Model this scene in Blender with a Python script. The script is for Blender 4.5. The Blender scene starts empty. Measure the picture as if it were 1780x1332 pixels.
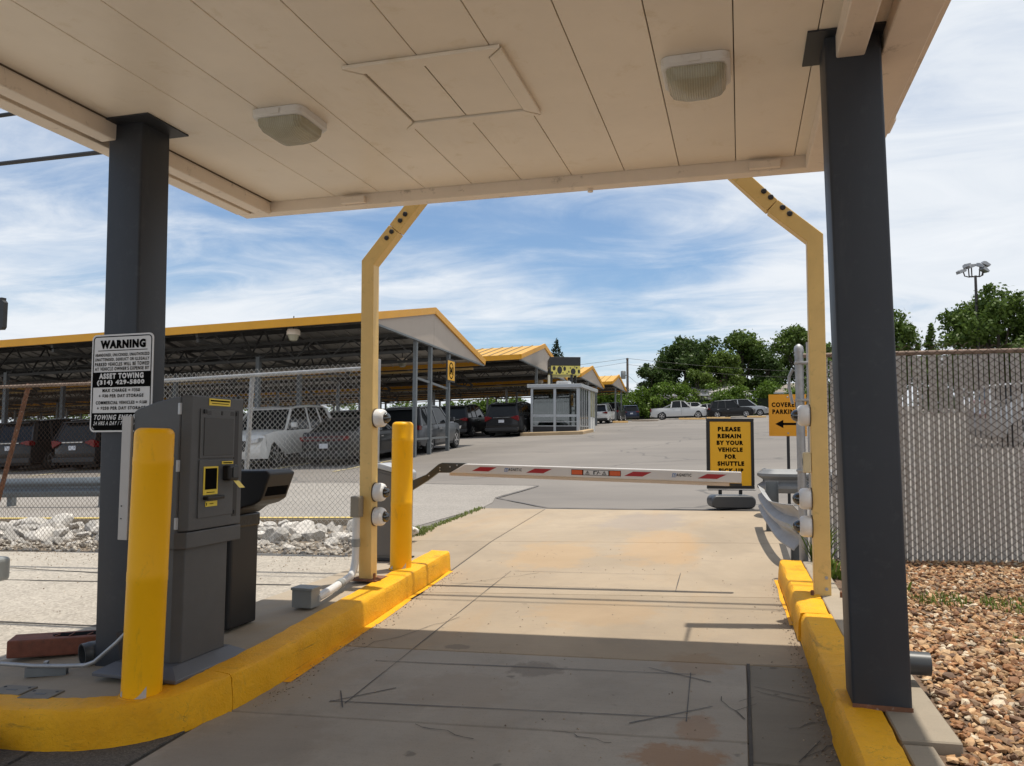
import bpy, bmesh, math, random
import numpy as np
from mathutils import Vector, Matrix
SC = bpy.context.scene
COL = SC.collection
rnd = random.Random(11)

# ------------------------------------------------------------------ camera
cam = bpy.data.cameras.new('camera')
camo = bpy.data.objects.new('camera', cam)
COL.objects.link(camo)
cam.sensor_width = 36
cam.lens = 28.0
cam.clip_start = 0.05
cam.clip_end = 3000
_r = Vector((0.9613, 0.2755, 0.0053)); _f = Vector((-0.2752, 0.9587, 0.0719))
_r.normalize(); _f = (_f - _r * _f.dot(_r)).normalized(); _u = _r.cross(_f)
camo.matrix_world = Matrix(((_r.x, _u.x, -_f.x, 0), (_r.y, _u.y, -_f.y, 0), (_r.z, _u.z, -_f.z, 1.55), (0, 0, 0, 1)))
SC.camera = camo

# ------------------------------------------------------------------ sun, sky, exposure
SUN_K = Vector((-0.09, -0.10, -1.0))          # direction the light travels
sun = bpy.data.lights.new('sun', 'SUN'); sun.energy = 2.5; sun.angle = math.radians(0.6); sun.color = (1.0, 0.93, 0.82)
suno = bpy.data.objects.new('sun', sun); COL.objects.link(suno)
suno.rotation_euler = SUN_K.to_track_quat('-Z', 'Y').to_euler(); suno.location = (0, 0, 60)
SUN_EL = math.atan2(1.0, math.hypot(SUN_K.x, SUN_K.y)); SUN_AZ = math.atan2(-SUN_K.x, -SUN_K.y)

world = bpy.data.worlds.new('World'); SC.world = world; world.use_nodes = True
W = world.node_tree; W.nodes.clear()
def wn(t, **k):
    n = W.nodes.new(t)
    for a, v in k.items(): setattr(n, a, v)
    return n
def wmath(op, a, b=None, clamp=False):
    n = wn('ShaderNodeMath', operation=op); n.use_clamp = clamp
    for i, v in enumerate((a, b)):
        if v is None: continue
        if isinstance(v, (int, float)): n.inputs[i].default_value = v
        else: W.links.new(v, n.inputs[i])
    return n.outputs[0]
sky = wn('ShaderNodeTexSky', sky_type='NISHITA'); sky.sun_disc = False
sky.sun_elevation = SUN_EL; sky.sun_rotation = SUN_AZ; sky.air_density = 1.0; sky.dust_density = 0.6; sky.ozone_density = 1.6
tc = wn('ShaderNodeTexCoord'); sep = wn('ShaderNodeSeparateXYZ'); W.links.new(tc.outputs['Generated'], sep.inputs[0])
dx, dy, dz = sep.outputs
den = wmath('ADD', wmath('MAXIMUM', dz, 0.0), 0.10)
cmb = wn('ShaderNodeCombineXYZ')
W.links.new(wmath('DIVIDE', dx, den), cmb.inputs[0]); W.links.new(wmath('DIVIDE', dy, den), cmb.inputs[1])
mp = wn('ShaderNodeMapping'); W.links.new(cmb.outputs[0], mp.inputs[0])
mp.inputs['Rotation'].default_value = (0, 0, math.radians(-20)); mp.inputs['Scale'].default_value = (0.55, 0.95, 1); mp.inputs['Location'].default_value = (3.1, 1.4, 0)
n1 = wn('ShaderNodeTexNoise'); n1.inputs['Scale'].default_value = 0.62; n1.inputs['Detail'].default_value = 9; n1.inputs['Roughness'].default_value = 0.56; n1.inputs['Distortion'].default_value = 0.5
W.links.new(mp.outputs[0], n1.inputs[0])
n2 = wn('ShaderNodeTexNoise'); n2.inputs['Scale'].default_value = 2.6; n2.inputs['Detail'].default_value = 8; n2.inputs['Roughness'].default_value = 0.62; n2.inputs['Distortion'].default_value = 0.9
W.links.new(mp.outputs[0], n2.inputs[0])
cov = wmath('ADD', wmath('MULTIPLY', n1.outputs[0], 0.80), wmath('MULTIPLY', n2.outputs[0], 0.34))
lowb = wn('ShaderNodeMapRange'); lowb.inputs[1].default_value = 0.20; lowb.inputs[2].default_value = 0.0; lowb.inputs[3].default_value = 0.0; lowb.inputs[4].default_value = 0.21
W.links.new(dz, lowb.inputs[0])
rgt = wn('ShaderNodeMapRange'); rgt.inputs[1].default_value = -0.15; rgt.inputs[2].default_value = 0.45; rgt.inputs[3].default_value = -0.045; rgt.inputs[4].default_value = 0.19
W.links.new(dx, rgt.inputs[0])
cov = wmath('ADD', wmath('ADD', cov, lowb.outputs[0]), rgt.outputs[0])
cr = wn('ShaderNodeMapRange', interpolation_type='SMOOTHSTEP'); cr.inputs[1].default_value = 0.41; cr.inputs[2].default_value = 0.70; cr.inputs[3].default_value = 0.08; cr.inputs[4].default_value = 0.97
W.links.new(cov, cr.inputs[0])
ccol = wn('ShaderNodeMix', data_type='RGBA')
W.links.new(n2.outputs[0], ccol.inputs[0]); ccol.inputs[6].default_value = (4.0, 4.4, 4.9, 1); ccol.inputs[7].default_value = (5.8, 5.92, 6.05, 1)
tint = wn('ShaderNodeMix', data_type='RGBA', blend_type='MULTIPLY'); tint.inputs[0].default_value = 1.0
W.links.new(sky.outputs[0], tint.inputs[6]); tint.inputs[7].default_value = (0.53, 0.65, 0.73, 1)
mixs = wn('ShaderNodeMix', data_type='RGBA')
W.links.new(cr.outputs[0], mixs.inputs[0]); W.links.new(tint.outputs[2], mixs.inputs[6]); W.links.new(ccol.outputs[2], mixs.inputs[7])
bg = wn('ShaderNodeBackground'); bg.inputs[1].default_value = 0.09
W.links.new(mixs.outputs[2], bg.inputs[0])
wo = wn('ShaderNodeOutputWorld'); W.links.new(bg.outputs[0], wo.inputs[0])

SC.view_settings.view_transform = 'Standard'; SC.view_settings.look = 'None'
SC.view_settings.gamma = 1.0; SC.view_settings.use_curve_mapping = False
SC.view_settings.exposure = 0.92
SC.cycles.max_bounces = 10; SC.cycles.diffuse_bounces = 5
SC.cycles.use_denoising = True

# ------------------------------------------------------------------ mesh helpers
class MB:
    def __init__(s): s.v = []; s.f = []
    def add(s, vs, fs):
        o = len(s.v); s.v += [tuple(p) for p in vs]; s.f += [tuple(i + o for i in f) for f in fs]; return s
    def box(s, x0, x1, y0, y1, z0, z1, M=None):
        vs = [(x0, y0, z0), (x1, y0, z0), (x1, y1, z0), (x0, y1, z0), (x0, y0, z1), (x1, y0, z1), (x1, y1, z1), (x0, y1, z1)]
        if M is not None: vs = [tuple(M @ Vector(p)) for p in vs]
        return s.add(vs, [(0, 3, 2, 1), (4, 5, 6, 7), (0, 1, 5, 4), (1, 2, 6, 5), (2, 3, 7, 6), (3, 0, 4, 7)])
    def bar(s, a, b, w, h, up=(0, 0, 1)):
        a = Vector(a); b = Vector(b); d = (b - a).normalized(); up = Vector(up)
        if abs(d.dot(up)) > 0.98: up = Vector((0, 1, 0))
        x = d.cross(up).normalized(); z = x.cross(d).normalized()
        vs = []
        for p in (a, b):
            for sx, sz in ((-1, -1), (1, -1), (1, 1), (-1, 1)): vs.append(tuple(p + x * (sx * w / 2) + z * (sz * h / 2)))
        return s.add(vs, [(0, 1, 2, 3), (7, 6, 5, 4), (0, 4, 5, 1), (1, 5, 6, 2), (2, 6, 7, 3), (3, 7, 4, 0)])
    def tube(s, pts, r, n=8, caps=True):
        pts = [Vector(p) for p in pts]; rs = r if isinstance(r, (list, tuple)) else [r] * len(pts)
        o = len(s.v); prev = None
        for i, p in enumerate(pts):
            d = (pts[min(i + 1, len(pts) - 1)] - pts[max(i - 1, 0)]).normalized()
            if prev is None:
                up = Vector((0, 0, 1)) if abs(d.z) < 0.9 else Vector((0, 1, 0)); x = d.cross(up).normalized()
            else: x = (prev - d * prev.dot(d)).normalized()
            prev = x; y = d.cross(x)
            for k in range(n):
                a = 2 * math.pi * k / n; s.v.append(tuple(p + (x * math.cos(a) + y * math.sin(a)) * rs[i]))
        for i in range(len(pts) - 1):
            for k in range(n):
                a = o + i * n + k; b = o + i * n + (k + 1) % n; s.f.append((a, b, b + n, a + n))
        if caps:
            s.f.append(tuple(o + k for k in range(n))[::-1]); e = o + (len(pts) - 1) * n; s.f.append(tuple(e + k for k in range(n)))
        return s
    def lathe(s, prof, n=24, M=None):
        o = len(s.v)
        for r, z in prof:
            for k in range(n):
                a = 2 * math.pi * k / n; p = Vector((r * math.cos(a), r * math.sin(a), z))
                s.v.append(tuple(M @ p if M is not None else p))
        for i in range(len(prof) - 1):
            for k in range(n):
                a = o + i * n + k; b = o + i * n + (k + 1) % n; s.f.append((a, b, b + n, a + n))
        s.f.append(tuple(o + k for k in range(n))[::-1]); e = o + (len(prof) - 1) * n; s.f.append(tuple(e + k for k in range(n)))
        return s
    def prism(s, poly, t0, t1, ax='y'):
        # poly in the plane across ax: 'y' -> (x,z), 'x' -> (y,z), 'z' -> (x,y)
        def P(a, b, t): return {'y': (a, t, b), 'x': (t, a, b), 'z': (a, b, t)}[ax]
        n = len(poly); vs = [P(a, b, t0) for a, b in poly] + [P(a, b, t1) for a, b in poly]
        return s.add(vs, [tuple(range(n)), tuple(range(2 * n - 1, n - 1, -1))] + [(i, (i + 1) % n, n + (i + 1) % n, n + i) for i in range(n)])
    def slab(s, poly, zf, th):
        n = len(poly); vs = [(x, y, zf(x, y)) for x, y in poly] + [(x, y, zf(x, y) - th) for x, y in poly]
        return s.add(vs, [tuple(range(n)), tuple(range(2 * n - 1, n - 1, -1))] + [((i + 1) % n, i, n + i, n + (i + 1) % n) for i in range(n)])

def obj(name, mb, mat, parent=None, smooth=None, bevel=0, seg=2, fix=True):
    me = bpy.data.meshes.new(name); me.from_pydata(mb.v, [], mb.f)
    if fix:
        bm = bmesh.new(); bm.from_mesh(me); bmesh.ops.recalc_face_normals(bm, faces=bm.faces); bm.to_mesh(me); bm.free()
    me.materials.append(mat)
    if smooth:
        me.polygons.foreach_set('use_smooth', [True] * len(me.polygons)); me.set_sharp_from_angle(angle=math.radians(smooth))
    o = bpy.data.objects.new(name, me); COL.objects.link(o)
    if parent is not None: o.parent = parent; o.matrix_parent_inverse = Matrix()
    if bevel:
        m = o.modifiers.new('bevel', 'BEVEL'); m.width = bevel; m.segments = seg; m.limit_method = 'ANGLE'; m.angle_limit = math.radians(35)
    return o
def tag(o, label=None, cat=None, group=None, kind=None):
    for k, v in (('label', label), ('category', cat), ('group', group), ('kind', kind)):
        if v: o[k] = v
    return o
def thing(name, label, cat, loc=(0, 0, 0), group=None, mat4=None):
    o = bpy.data.objects.new(name, None); COL.objects.link(o); o.empty_display_size = 0.2
    if mat4 is not None: o.matrix_world = mat4
    else: o.location = loc
    return tag(o, label, cat, group)
def copy_tree(o, parent=None):
    c = o.copy(); COL.objects.link(c)
    if parent is not None: c.parent = parent
    for ch in list(o.children): copy_tree(ch, c)
    return c
class Rel(MB):
    """mesh builder in world coordinates whose object hangs on a thing standing at loc"""
def part(name, mb, mat, root, **k):
    o = Vector(root.location); mb.v = [tuple(Vector(p) - o) for p in mb.v]
    return obj(name, mb, mat, root, **k)
def sub(name, mb, mat, par, root, **k):
    o = Vector(root.location); mb.v = [tuple(Vector(p) - o) for p in mb.v]
    return obj(name, mb, mat, par, **k)

_tcache = {}
def text_geo(body, off=0.0, space=1.0):
    key = (body, off, space)
    if key in _tcache: return _tcache[key]
    cu = bpy.data.curves.new('t', 'FONT'); cu.body = body; cu.size = 1; cu.offset = off; cu.space_character = space; cu.resolution_u = 3; cu.fill_mode = 'FRONT'
    o = bpy.data.objects.new('t', cu); COL.objects.link(o)
    dg = bpy.context.evaluated_depsgraph_get(); me = bpy.data.meshes.new_from_object(o.evaluated_get(dg))
    vs = [v.co.copy() for v in me.vertices]; fs = [tuple(p.vertices) for p in me.polygons]
    bpy.data.objects.remove(o); bpy.data.meshes.remove(me); bpy.data.curves.remove(cu)
    x0 = min(v.x for v in vs); x1 = max(v.x for v in vs); y0 = min(v.y for v in vs); y1 = max(v.y for v in vs)
    vs = [((v.x - x0) / (x1 - x0), (v.y - y0) / (y1 - y0)) for v in vs]
    _tcache[key] = (vs, fs); return vs, fs
def text(mb, body, P0, U, V, x, y, w, h, off=0.02, slant=0.0, space=1.25):
    """letters w wide and h tall with their lower left at (x, y) on the plane P0 + U*x + V*y"""
    vs, fs = text_geo(body, off * 1.25 + 0.006, space); P0 = Vector(P0); U = Vector(U); V = Vector(V)
    mb.add([tuple(P0 + U * (x + a * w + b * h * slant) + V * (y + b * h)) for a, b in vs], fs)
def poly(mb, P0, U, V, pts):
    P0 = Vector(P0); U = Vector(U); V = Vector(V)
    mb.add([tuple(P0 + U * a + V * b) for a, b in pts], [tuple(range(len(pts)))])
def rrect(x0, x1, y0, y1, r, n=5):
    out = []
    for cx, cy, a0 in ((x1 - r, y1 - r, 0), (x0 + r, y1 - r, 90), (x0 + r, y0 + r, 180), (x1 - r, y0 + r, 270)):
        for k in range(n + 1):
            a = math.radians(a0 + 90 * k / n); out.append((cx + r * math.cos(a), cy + r * math.sin(a)))
    return out

# ------------------------------------------------------------------ terrain
def PW(y):
    return 0.043 * min(y, 15) + 0.058 * max(0, min(y, 42) - 15) + 0.043 * max(0, min(y, 200) - 42)
def T(x, y): return 0.03 * max(-90, min(60, x)) + PW(y)
def up_at(x, y): return Vector((-(T(x + .5, y) - T(x - .5, y)), -(T(x, y + .5) - T(x, y - .5)), 1)).normalized()
def stand(x, y, heading, dz=0.0):
    z = up_at(x, y); h = Vector((-math.sin(math.radians(heading)), math.cos(math.radians(heading)), 0))
    yv = (h - z * h.dot(z)).normalized(); xv = yv.cross(z)
    return Matrix(((xv.x, yv.x, z.x, x), (xv.y, yv.y, z.y, y), (xv.z, yv.z, z.z, T(x, y) + dz), (0, 0, 0, 1)))

# ------------------------------------------------------------------ materials
def newmat(name):
    m = bpy.data.materials.new(name); m.use_nodes = True; nt = m.node_tree
    return m, nt, nt.nodes['Principled BSDF']
def nd(nt, t, **k):
    n = nt.nodes.new(t)
    for a, v in k.items(): setattr(n, a, v)
    return n
def noise(nt, vec, scale, detail=5, rough=0.6, dist=0.0):
    n = nd(nt, 'ShaderNodeTexNoise'); n.inputs['Scale'].default_value = scale; n.inputs['Detail'].default_value = detail
    n.inputs['Roughness'].default_value = rough; n.inputs['Distortion'].default_value = dist
    nt.links.new(vec, n.inputs['Vector']); return n.outputs['Fac']
def ramp(nt, fac, a, b, lo=0.0, hi=1.0):
    n = nd(nt, 'ShaderNodeMapRange'); n.inputs[1].default_value = a; n.inputs[2].default_value = b; n.inputs[3].default_value = lo; n.inputs[4].default_value = hi
    nt.links.new(fac, n.inputs[0]); return n.outputs[0]
def mixc(nt, fac, a, b, mode='MIX'):
    n = nd(nt, 'ShaderNodeMix', data_type='RGBA', blend_type=mode)
    for i, v in ((0, fac), (6, a), (7, b)):
        if isinstance(v, (int, float)): n.inputs[i].default_value = v
        elif isinstance(v, tuple): n.inputs[i].default_value = (*v[:3], 1)
        else: nt.links.new(v, n.inputs[i])
    return n.outputs[2]
def pos(nt, world=True):
    if world: return nd(nt, 'ShaderNodeNewGeometry').outputs['Position']
    return nd(nt, 'ShaderNodeTexCoord').outputs['Object']
def bump(nt, bsdf, h, strength=0.3, dist=0.01):
    b = nd(nt, 'ShaderNodeBump'); b.inputs['Strength'].default_value = strength; b.inputs['Distance'].default_value = dist
    nt.links.new(h, b.inputs['Height']); nt.links.new(b.outputs[0], bsdf.inputs['Normal'])
def mp_scale(nt, vec, sc):
    n = nd(nt, 'ShaderNodeMapping'); n.inputs['Scale'].default_value = sc; nt.links.new(vec, n.inputs[0]); return n.outputs[0]
def paint(name, col, rough=0.5, metal=0.0, var=0.12, scale=6, dirt=None, dirt_amt=0.0, b=0.0, bscale=200, spec=0.5, world=False, objrand=0.0):
    m, nt, p = newmat(name); v = pos(nt, world)
    f = noise(nt, v, scale, 6, 0.65)
    lo = tuple(c * (1 - var) for c in col); hi = tuple(min(1, c * (1 + var)) for c in col)
    c = mixc(nt, ramp(nt, f, 0.3, 0.7), lo, hi)
    if dirt:
        g = noise(nt, v, scale * 2.7, 8, 0.72, 0.4); c = mixc(nt, ramp(nt, g, 0.62 - dirt_amt * 0.25, 0.80 - dirt_amt * 0.2), c, dirt)
    if objrand:
        oi = nd(nt, 'ShaderNodeObjectInfo'); r = ramp(nt, oi.outputs['Random'], 0, 1, 1 - objrand, 1 + objrand)
        hs = nd(nt, 'ShaderNodeHueSaturation'); nt.links.new(c, hs.inputs['Color']); nt.links.new(r, hs.inputs['Value']); c = hs.outputs[0]
    nt.links.new(c, p.inputs['Base Color']); p.inputs['Roughness'].default_value = rough; p.inputs['Metallic'].default_value = metal
    p.inputs['Specular IOR Level'].default_value = spec
    if b: bump(nt, p, noise(nt, v, bscale, 3, 0.6), b, 0.004)
    return m

def concrete_mat(name, base, stain, dark=0.35, objrand=0.06, agg=0.0, warm=None, stains=()):
    m, nt, p = newmat(name); v = pos(nt)
    big = noise(nt, v, 0.55, 6, 0.62, 0.6); mid = noise(nt, v, 3.2, 8, 0.68, 0.3); fine = noise(nt, v, 95, 4, 0.7)
    c = mixc(nt, ramp(nt, big, 0.34, 0.66), tuple(x * 0.86 for x in base), tuple(min(1, x * 1.1) for x in base))
    c = mixc(nt, ramp(nt, mid, 0.50, 0.80, 0, 0.55), c, stain)
    if warm:
        wv = noise(nt, mp_scale(nt, v, (1.4, 0.35, 1)), 0.9, 7, 0.66, 0.8); c = mixc(nt, ramp(nt, wv, 0.52, 0.74, 0, 0.45), c, warm)
    drag = noise(nt, mp_scale(nt, v, (2.0, 60, 2)), 1.0, 4, 0.6); c = mixc(nt, ramp(nt, drag, 0.40, 0.75, 0, 0.10), c, tuple(x * 0.55 for x in base))
    c = mixc(nt, ramp(nt, fine, 0.56, 0.78, 0, dark), c, tuple(x * 0.45 for x in base))
    spots = noise(nt, v, 9.0, 2, 0.4); c = mixc(nt, ramp(nt, spots, 0.735, 0.80, 0, 0.6), c, tuple(x * 0.30 for x in base))
    for (sx_, sy_, ax_, ay_, sc_, st_) in stains:
        q = nd(nt, 'ShaderNodeVectorMath', operation='SUBTRACT'); nt.links.new(v, q.inputs[0]); q.inputs[1].default_value = (sx_, sy_, 0)
        q2 = nd(nt, 'ShaderNodeVectorMath', operation='MULTIPLY'); nt.links.new(q.outputs[0], q2.inputs[0]); q2.inputs[1].default_value = (1 / ax_, 1 / ay_, 0)
        ln = nd(nt, 'ShaderNodeVectorMath', operation='LENGTH'); nt.links.new(q2.outputs[0], ln.inputs[0])
        ad = nd(nt, 'ShaderNodeMath', operation='ADD'); nt.links.new(ln.outputs['Value'], ad.inputs[0]); nt.links.new(ramp(nt, noise(nt, v, 2.2 / max(ax_, ay_), 6, 0.7), 0.2, 0.8, -0.55, 0.55), ad.inputs[1])
        c = mixc(nt, ramp(nt, ad.outputs[0], 0.75, 1.1, st_, 0), c, sc_)
    if agg:
        vo = nd(nt, 'ShaderNodeTexVoronoi'); vo.inputs['Scale'].default_value = 55; nt.links.new(v, vo.inputs['Vector'])
        sp = nd(nt, 'ShaderNodeSeparateColor'); nt.links.new(vo.outputs['Color'], sp.inputs[0])
        c = mixc(nt, agg, c, mixc(nt, sp.outputs[0], tuple(x * 0.5 for x in base), tuple(min(1, x * 1.45) for x in base)))
    oi = nd(nt, 'ShaderNodeObjectInfo'); hs = nd(nt, 'ShaderNodeHueSaturation'); nt.links.new(c, hs.inputs['Color'])
    nt.links.new(ramp(nt, oi.outputs['Random'], 0, 1, 1 - objrand, 1 + objrand), hs.inputs['Value'])
    nt.links.new(hs.outputs[0], p.inputs['Base Color']); p.inputs['Roughness'].default_value = 0.88; p.inputs['Specular IOR Level'].default_value = 0.25
    bump(nt, p, mixc(nt, 0.5, fine, drag), 0.25, 0.006); return m

# oil spots, rust runs and tyre scuffs on the lane: centre x, y, half sizes, colour, strength
LANE_STAINS = [(-1.22, 4.78, 0.17, 0.14, (0.15, 0.13, 0.11), 0.55), (-1.85, 5.15, 0.10, 0.06, (0.13, 0.11, 0.09), 0.5), (-0.30, 3.70, 0.22, 0.16, (0.24, 0.12, 0.05), 0.6), (-0.22, 4.05, 0.10, 0.18, (0.26, 0.14, 0.07), 0.45),
               (-0.28, 5.05, 0.22, 0.20, (0.25, 0.16, 0.09), 0.4), (-1.55, 4.35, 0.35, 0.30, (0.24, 0.20, 0.16), 0.4), (-0.9, 9.2, 0.5, 1.1, (0.40, 0.25, 0.12), 0.4), (-2.0, 8.6, 0.5, 0.9, (0.40, 0.26, 0.13), 0.4), (-1.3, 11.2, 0.6, 0.9, (0.25, 0.22, 0.20), 0.45), (-1.1, 6.2, 0.5, 0.45, (0.38, 0.25, 0.13), 0.35), (-2.3, 3.4, 0.4, 0.5, (0.20, 0.17, 0.14), 0.4), (-1.0, 2.9, 0.6, 0.5, (0.20, 0.165, 0.13), 0.4)]
M_LANE = concrete_mat('lane_concrete', (0.335, 0.27, 0.195), (0.25, 0.205, 0.16), warm=(0.37, 0.25, 0.14), stains=LANE_STAINS)
M_LANEGREY = concrete_mat('grey_lane_concrete', (0.315, 0.285, 0.245), (0.205, 0.185, 0.158), dark=0.6, warm=(0.31, 0.25, 0.185), stains=LANE_STAINS)  # greyer than the lane concrete, for the two near slabs
M_STRIP = concrete_mat('strip_concrete', (0.195, 0.175, 0.145), (0.13, 0.118, 0.10))
M_ISLAND = concrete_mat('island_concrete', (0.34, 0.29, 0.225), (0.24, 0.21, 0.165), warm=(0.36, 0.24, 0.13))
M_APRON = concrete_mat('apron_concrete', (0.37, 0.335, 0.285), (0.29, 0.26, 0.22), dark=0.6, agg=0.45)
M_LOTC = concrete_mat('patch_concrete', (0.285, 0.263, 0.237), (0.23, 0.212, 0.195), dark=0.6, agg=0.4)

def asphalt_mat():
    m, nt, p = newmat('asphalt'); v = pos(nt)
    big = noise(nt, v, 0.07, 6, 0.6, 0.8); mid = noise(nt, mp_scale(nt, v, (0.3, 1.0, 1)), 0.45, 7, 0.65, 0.5); fine = noise(nt, v, 60, 3, 0.7)
    c = mixc(nt, ramp(nt, big, 0.35, 0.65), (0.158, 0.143, 0.128), (0.235, 0.213, 0.19))
    c = mixc(nt, ramp(nt, mid, 0.42, 0.72, 0, 0.6), c, (0.132, 0.121, 0.113))
    c = mixc(nt, ramp(nt, fine, 0.45, 0.75, 0, 0.45), c, (0.15, 0.14, 0.13))
    cr = nd(nt, 'ShaderNodeTexVoronoi', feature='DISTANCE_TO_EDGE'); cr.inputs['Scale'].default_value = 0.13
    dv = nd(nt, 'ShaderNodeVectorMath', operation='ADD'); nz = nd(nt, 'ShaderNodeTexNoise'); nz.inputs['Scale'].default_value = 0.8; nt.links.new(v, nz.inputs['Vector'])
    sc = nd(nt, 'ShaderNodeVectorMath', operation='SCALE'); sc.inputs['Scale'].default_value = 1.6; nt.links.new(nz.outputs['Color'], sc.inputs[0])
    nt.links.new(v, dv.inputs[0]); nt.links.new(sc.outputs[0], dv.inputs[1]); nt.links.new(dv.outputs[0], cr.inputs['Vector'])
    c = mixc(nt, ramp(nt, cr.outputs['Distance'], 0.003, 0.009, 0.75, 0), c, (0.10, 0.095, 0.09))
    nt.links.new(c, p.inputs['Base Color']); p.inputs['Roughness'].default_value = 0.85; p.inputs['Specular IOR Level'].default_value = 0.3
    bump(nt, p, fine, 0.3, 0.008); return m
M_ASPH = asphalt_mat()
M_DARKASPH = paint('dark_asphalt', (0.075, 0.07, 0.065), 0.9, var=0.3, scale=40, dirt=(0.19, 0.18, 0.16), dirt_amt=0.55, b=0.6, bscale=90, world=True)
M_SEAL = paint('crack_sealant', (0.035, 0.032, 0.03), 0.6, var=0.3, scale=20, world=True)
M_SEALG = paint('old_sealant', (0.12, 0.11, 0.105), 0.8, var=0.25, scale=8, world=True)
M_JOINT = paint('joint_filler', (0.05, 0.045, 0.04), 0.9, var=0.2, scale=20, world=True)

def kerb_mat(name, worn):
    m, nt, p = newmat(name); v = pos(nt)
    f = noise(nt, v, 3.0, 6, 0.65); g = noise(nt, v, 11.0, 8, 0.72, 0.6); h = noise(nt, v, 46, 5, 0.7, 0.8)
    c = mixc(nt, ramp(nt, f, 0.3, 0.7), (0.74, 0.345, 0.006), (0.88, 0.45, 0.014))
    c = mixc(nt, ramp(nt, g, 0.50, 0.72, 0, 0.35), c, (0.52, 0.27, 0.03))
    chip = ramp(nt, g, worn, worn + 0.025); c = mixc(nt, chip, c, (0.16, 0.12, 0.08))
    crk = nd(nt, 'ShaderNodeTexVoronoi', feature='DISTANCE_TO_EDGE'); crk.inputs['Scale'].default_value = 10
    dv = nd(nt, 'ShaderNodeVectorMath', operation='ADD'); nz = nd(nt, 'ShaderNodeTexNoise'); nz.inputs['Scale'].default_value = 14; nz.inputs['Detail'].default_value = 4; nt.links.new(v, nz.inputs['Vector'])
    sc = nd(nt, 'ShaderNodeVectorMath', operation='SCALE'); sc.inputs['Scale'].default_value = 0.12; nt.links.new(nz.outputs['Color'], sc.inputs[0])
    nt.links.new(v, dv.inputs[0]); nt.links.new(sc.outputs[0], dv.inputs[1]); nt.links.new(dv.outputs[0], crk.inputs['Vector'])
    c = mixc(nt, ramp(nt, noise(nt, v, 70, 5, 0.75, 0.4), 0.60, 0.72, 0, 0.65), c, (0.26, 0.15, 0.03)); c = mixc(nt, ramp(nt, noise(nt, v, 5.5, 9, 0.75, 1.0), 0.58, 0.74, 0, 0.5), c, (0.36, 0.24, 0.06))
    c = mixc(nt, ramp(nt, noise(nt, mp_scale(nt, v, (4, 1.6, 26)), 1.0, 7, 0.7, 0.2), 0.60, 0.72, 0, 0.6), c, (0.12, 0.075, 0.025))
    cm = nd(nt, 'ShaderNodeMath', operation='MULTIPLY'); nt.links.new(ramp(nt, crk.outputs['Distance'], 0.003, 0.014, 0.8, 0), cm.inputs[0]); nt.links.new(ramp(nt, f, 0.60, 0.68), cm.inputs[1])
    c = mixc(nt, cm.outputs[0], c, (0.20, 0.11, 0.02))
    nt.links.new(c, p.inputs['Base Color']); p.inputs['Roughness'].default_value = 0.55; p.inputs['Specular IOR Level'].default_value = 0.25
    bump(nt, p, mixc(nt, 0.45, g, h), 0.9, 0.016); return m
M_KERB = kerb_mat('kerb_paint', 0.690)
M_KERBW = kerb_mat('kerb_paint_worn', 0.645)
M_BOLLARD = paint('bollard_yellow', (0.90, 0.455, 0.003), 0.40, var=0.04, scale=3, dirt=(0.60, 0.33, 0.02), dirt_amt=0.1, spec=0.25)
def scuff(m, col, amt, sc):
    nt = m.node_tree; p = nt.nodes['Principled BSDF']; l = p.inputs['Base Color'].links[0]; src = l.from_socket
    v = pos(nt, True); f = noise(nt, mp_scale(nt, v, sc), 1.0, 9, 0.75, 0.3); nt.links.new(mixc(nt, ramp(nt, f, 0.57, 0.70, 0, amt), src, col), p.inputs['Base Color'])
scuff(M_BOLLARD, (0.34, 0.19, 0.03), 0.55, (9, 9, 2.5))
M_PALEYEL = paint('pale_yellow_paint', (0.72, 0.49, 0.17), 0.45, var=0.06, scale=5, dirt=(0.42, 0.31, 0.10), dirt_amt=0.12, world=True)
M_YELTRIM = paint('yellow_trim', (0.66, 0.31, 0.008), 0.4, var=0.06, scale=2, world=True)
M_YELROOF = paint('yellow_roof_sheet', (0.56, 0.31, 0.035), 0.45, var=0.08, scale=0.8, world=True)
M_SOFFIT = paint('soffit_enamel', (0.84, 0.765, 0.655), 0.38, var=0.05, scale=1.6, dirt=(0.70, 0.60, 0.44), dirt_amt=0.16, b=0.05, bscale=150, world=True, objrand=0.025)
scuff(M_SOFFIT, (0.66, 0.56, 0.42), 0.30, (2.5, 0.7, 1))
M_TRIM = paint('fascia_enamel', (0.80, 0.70, 0.585), 0.45, var=0.06, scale=3, dirt=(0.30, 0.24, 0.17), dirt_amt=0.12, world=True)
M_DARKBROWN = paint('dark_joint', (0.10, 0.075, 0.05), 0.9, world=True)
M_COLUMN = paint('column_slate', (0.019, 0.023, 0.031), 0.5, var=0.10, scale=4, dirt=(0.036, 0.041, 0.048), dirt_amt=0.2, b=0.06, bscale=300)
scuff(M_COLUMN, (0.038, 0.042, 0.048), 0.6, (7, 7, 0.9))
M_KIOSK = paint('kiosk_charcoal', (0.075, 0.078, 0.082), 0.5, var=0.08, scale=8, b=0.25, bscale=400)
M_KIOSK2 = paint('kiosk_charcoal_light', (0.10, 0.105, 0.12), 0.45, var=0.08, scale=6, b=0.2, bscale=300)
M_LTGREY = paint('light_grey_panel', (0.45, 0.44, 0.43), 0.45, var=0.04)
M_BLACK = paint('black_plastic', (0.007, 0.007, 0.008), 0.5, var=0.1, scale=12)
M_BLACKM = paint('black_metal', (0.02, 0.02, 0.022), 0.5, var=0.1)
M_WHITE = paint('white_plastic', (0.70, 0.69, 0.67), 0.35, var=0.03, dirt=(0.5, 0.45, 0.38), dirt_amt=0.08)
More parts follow.
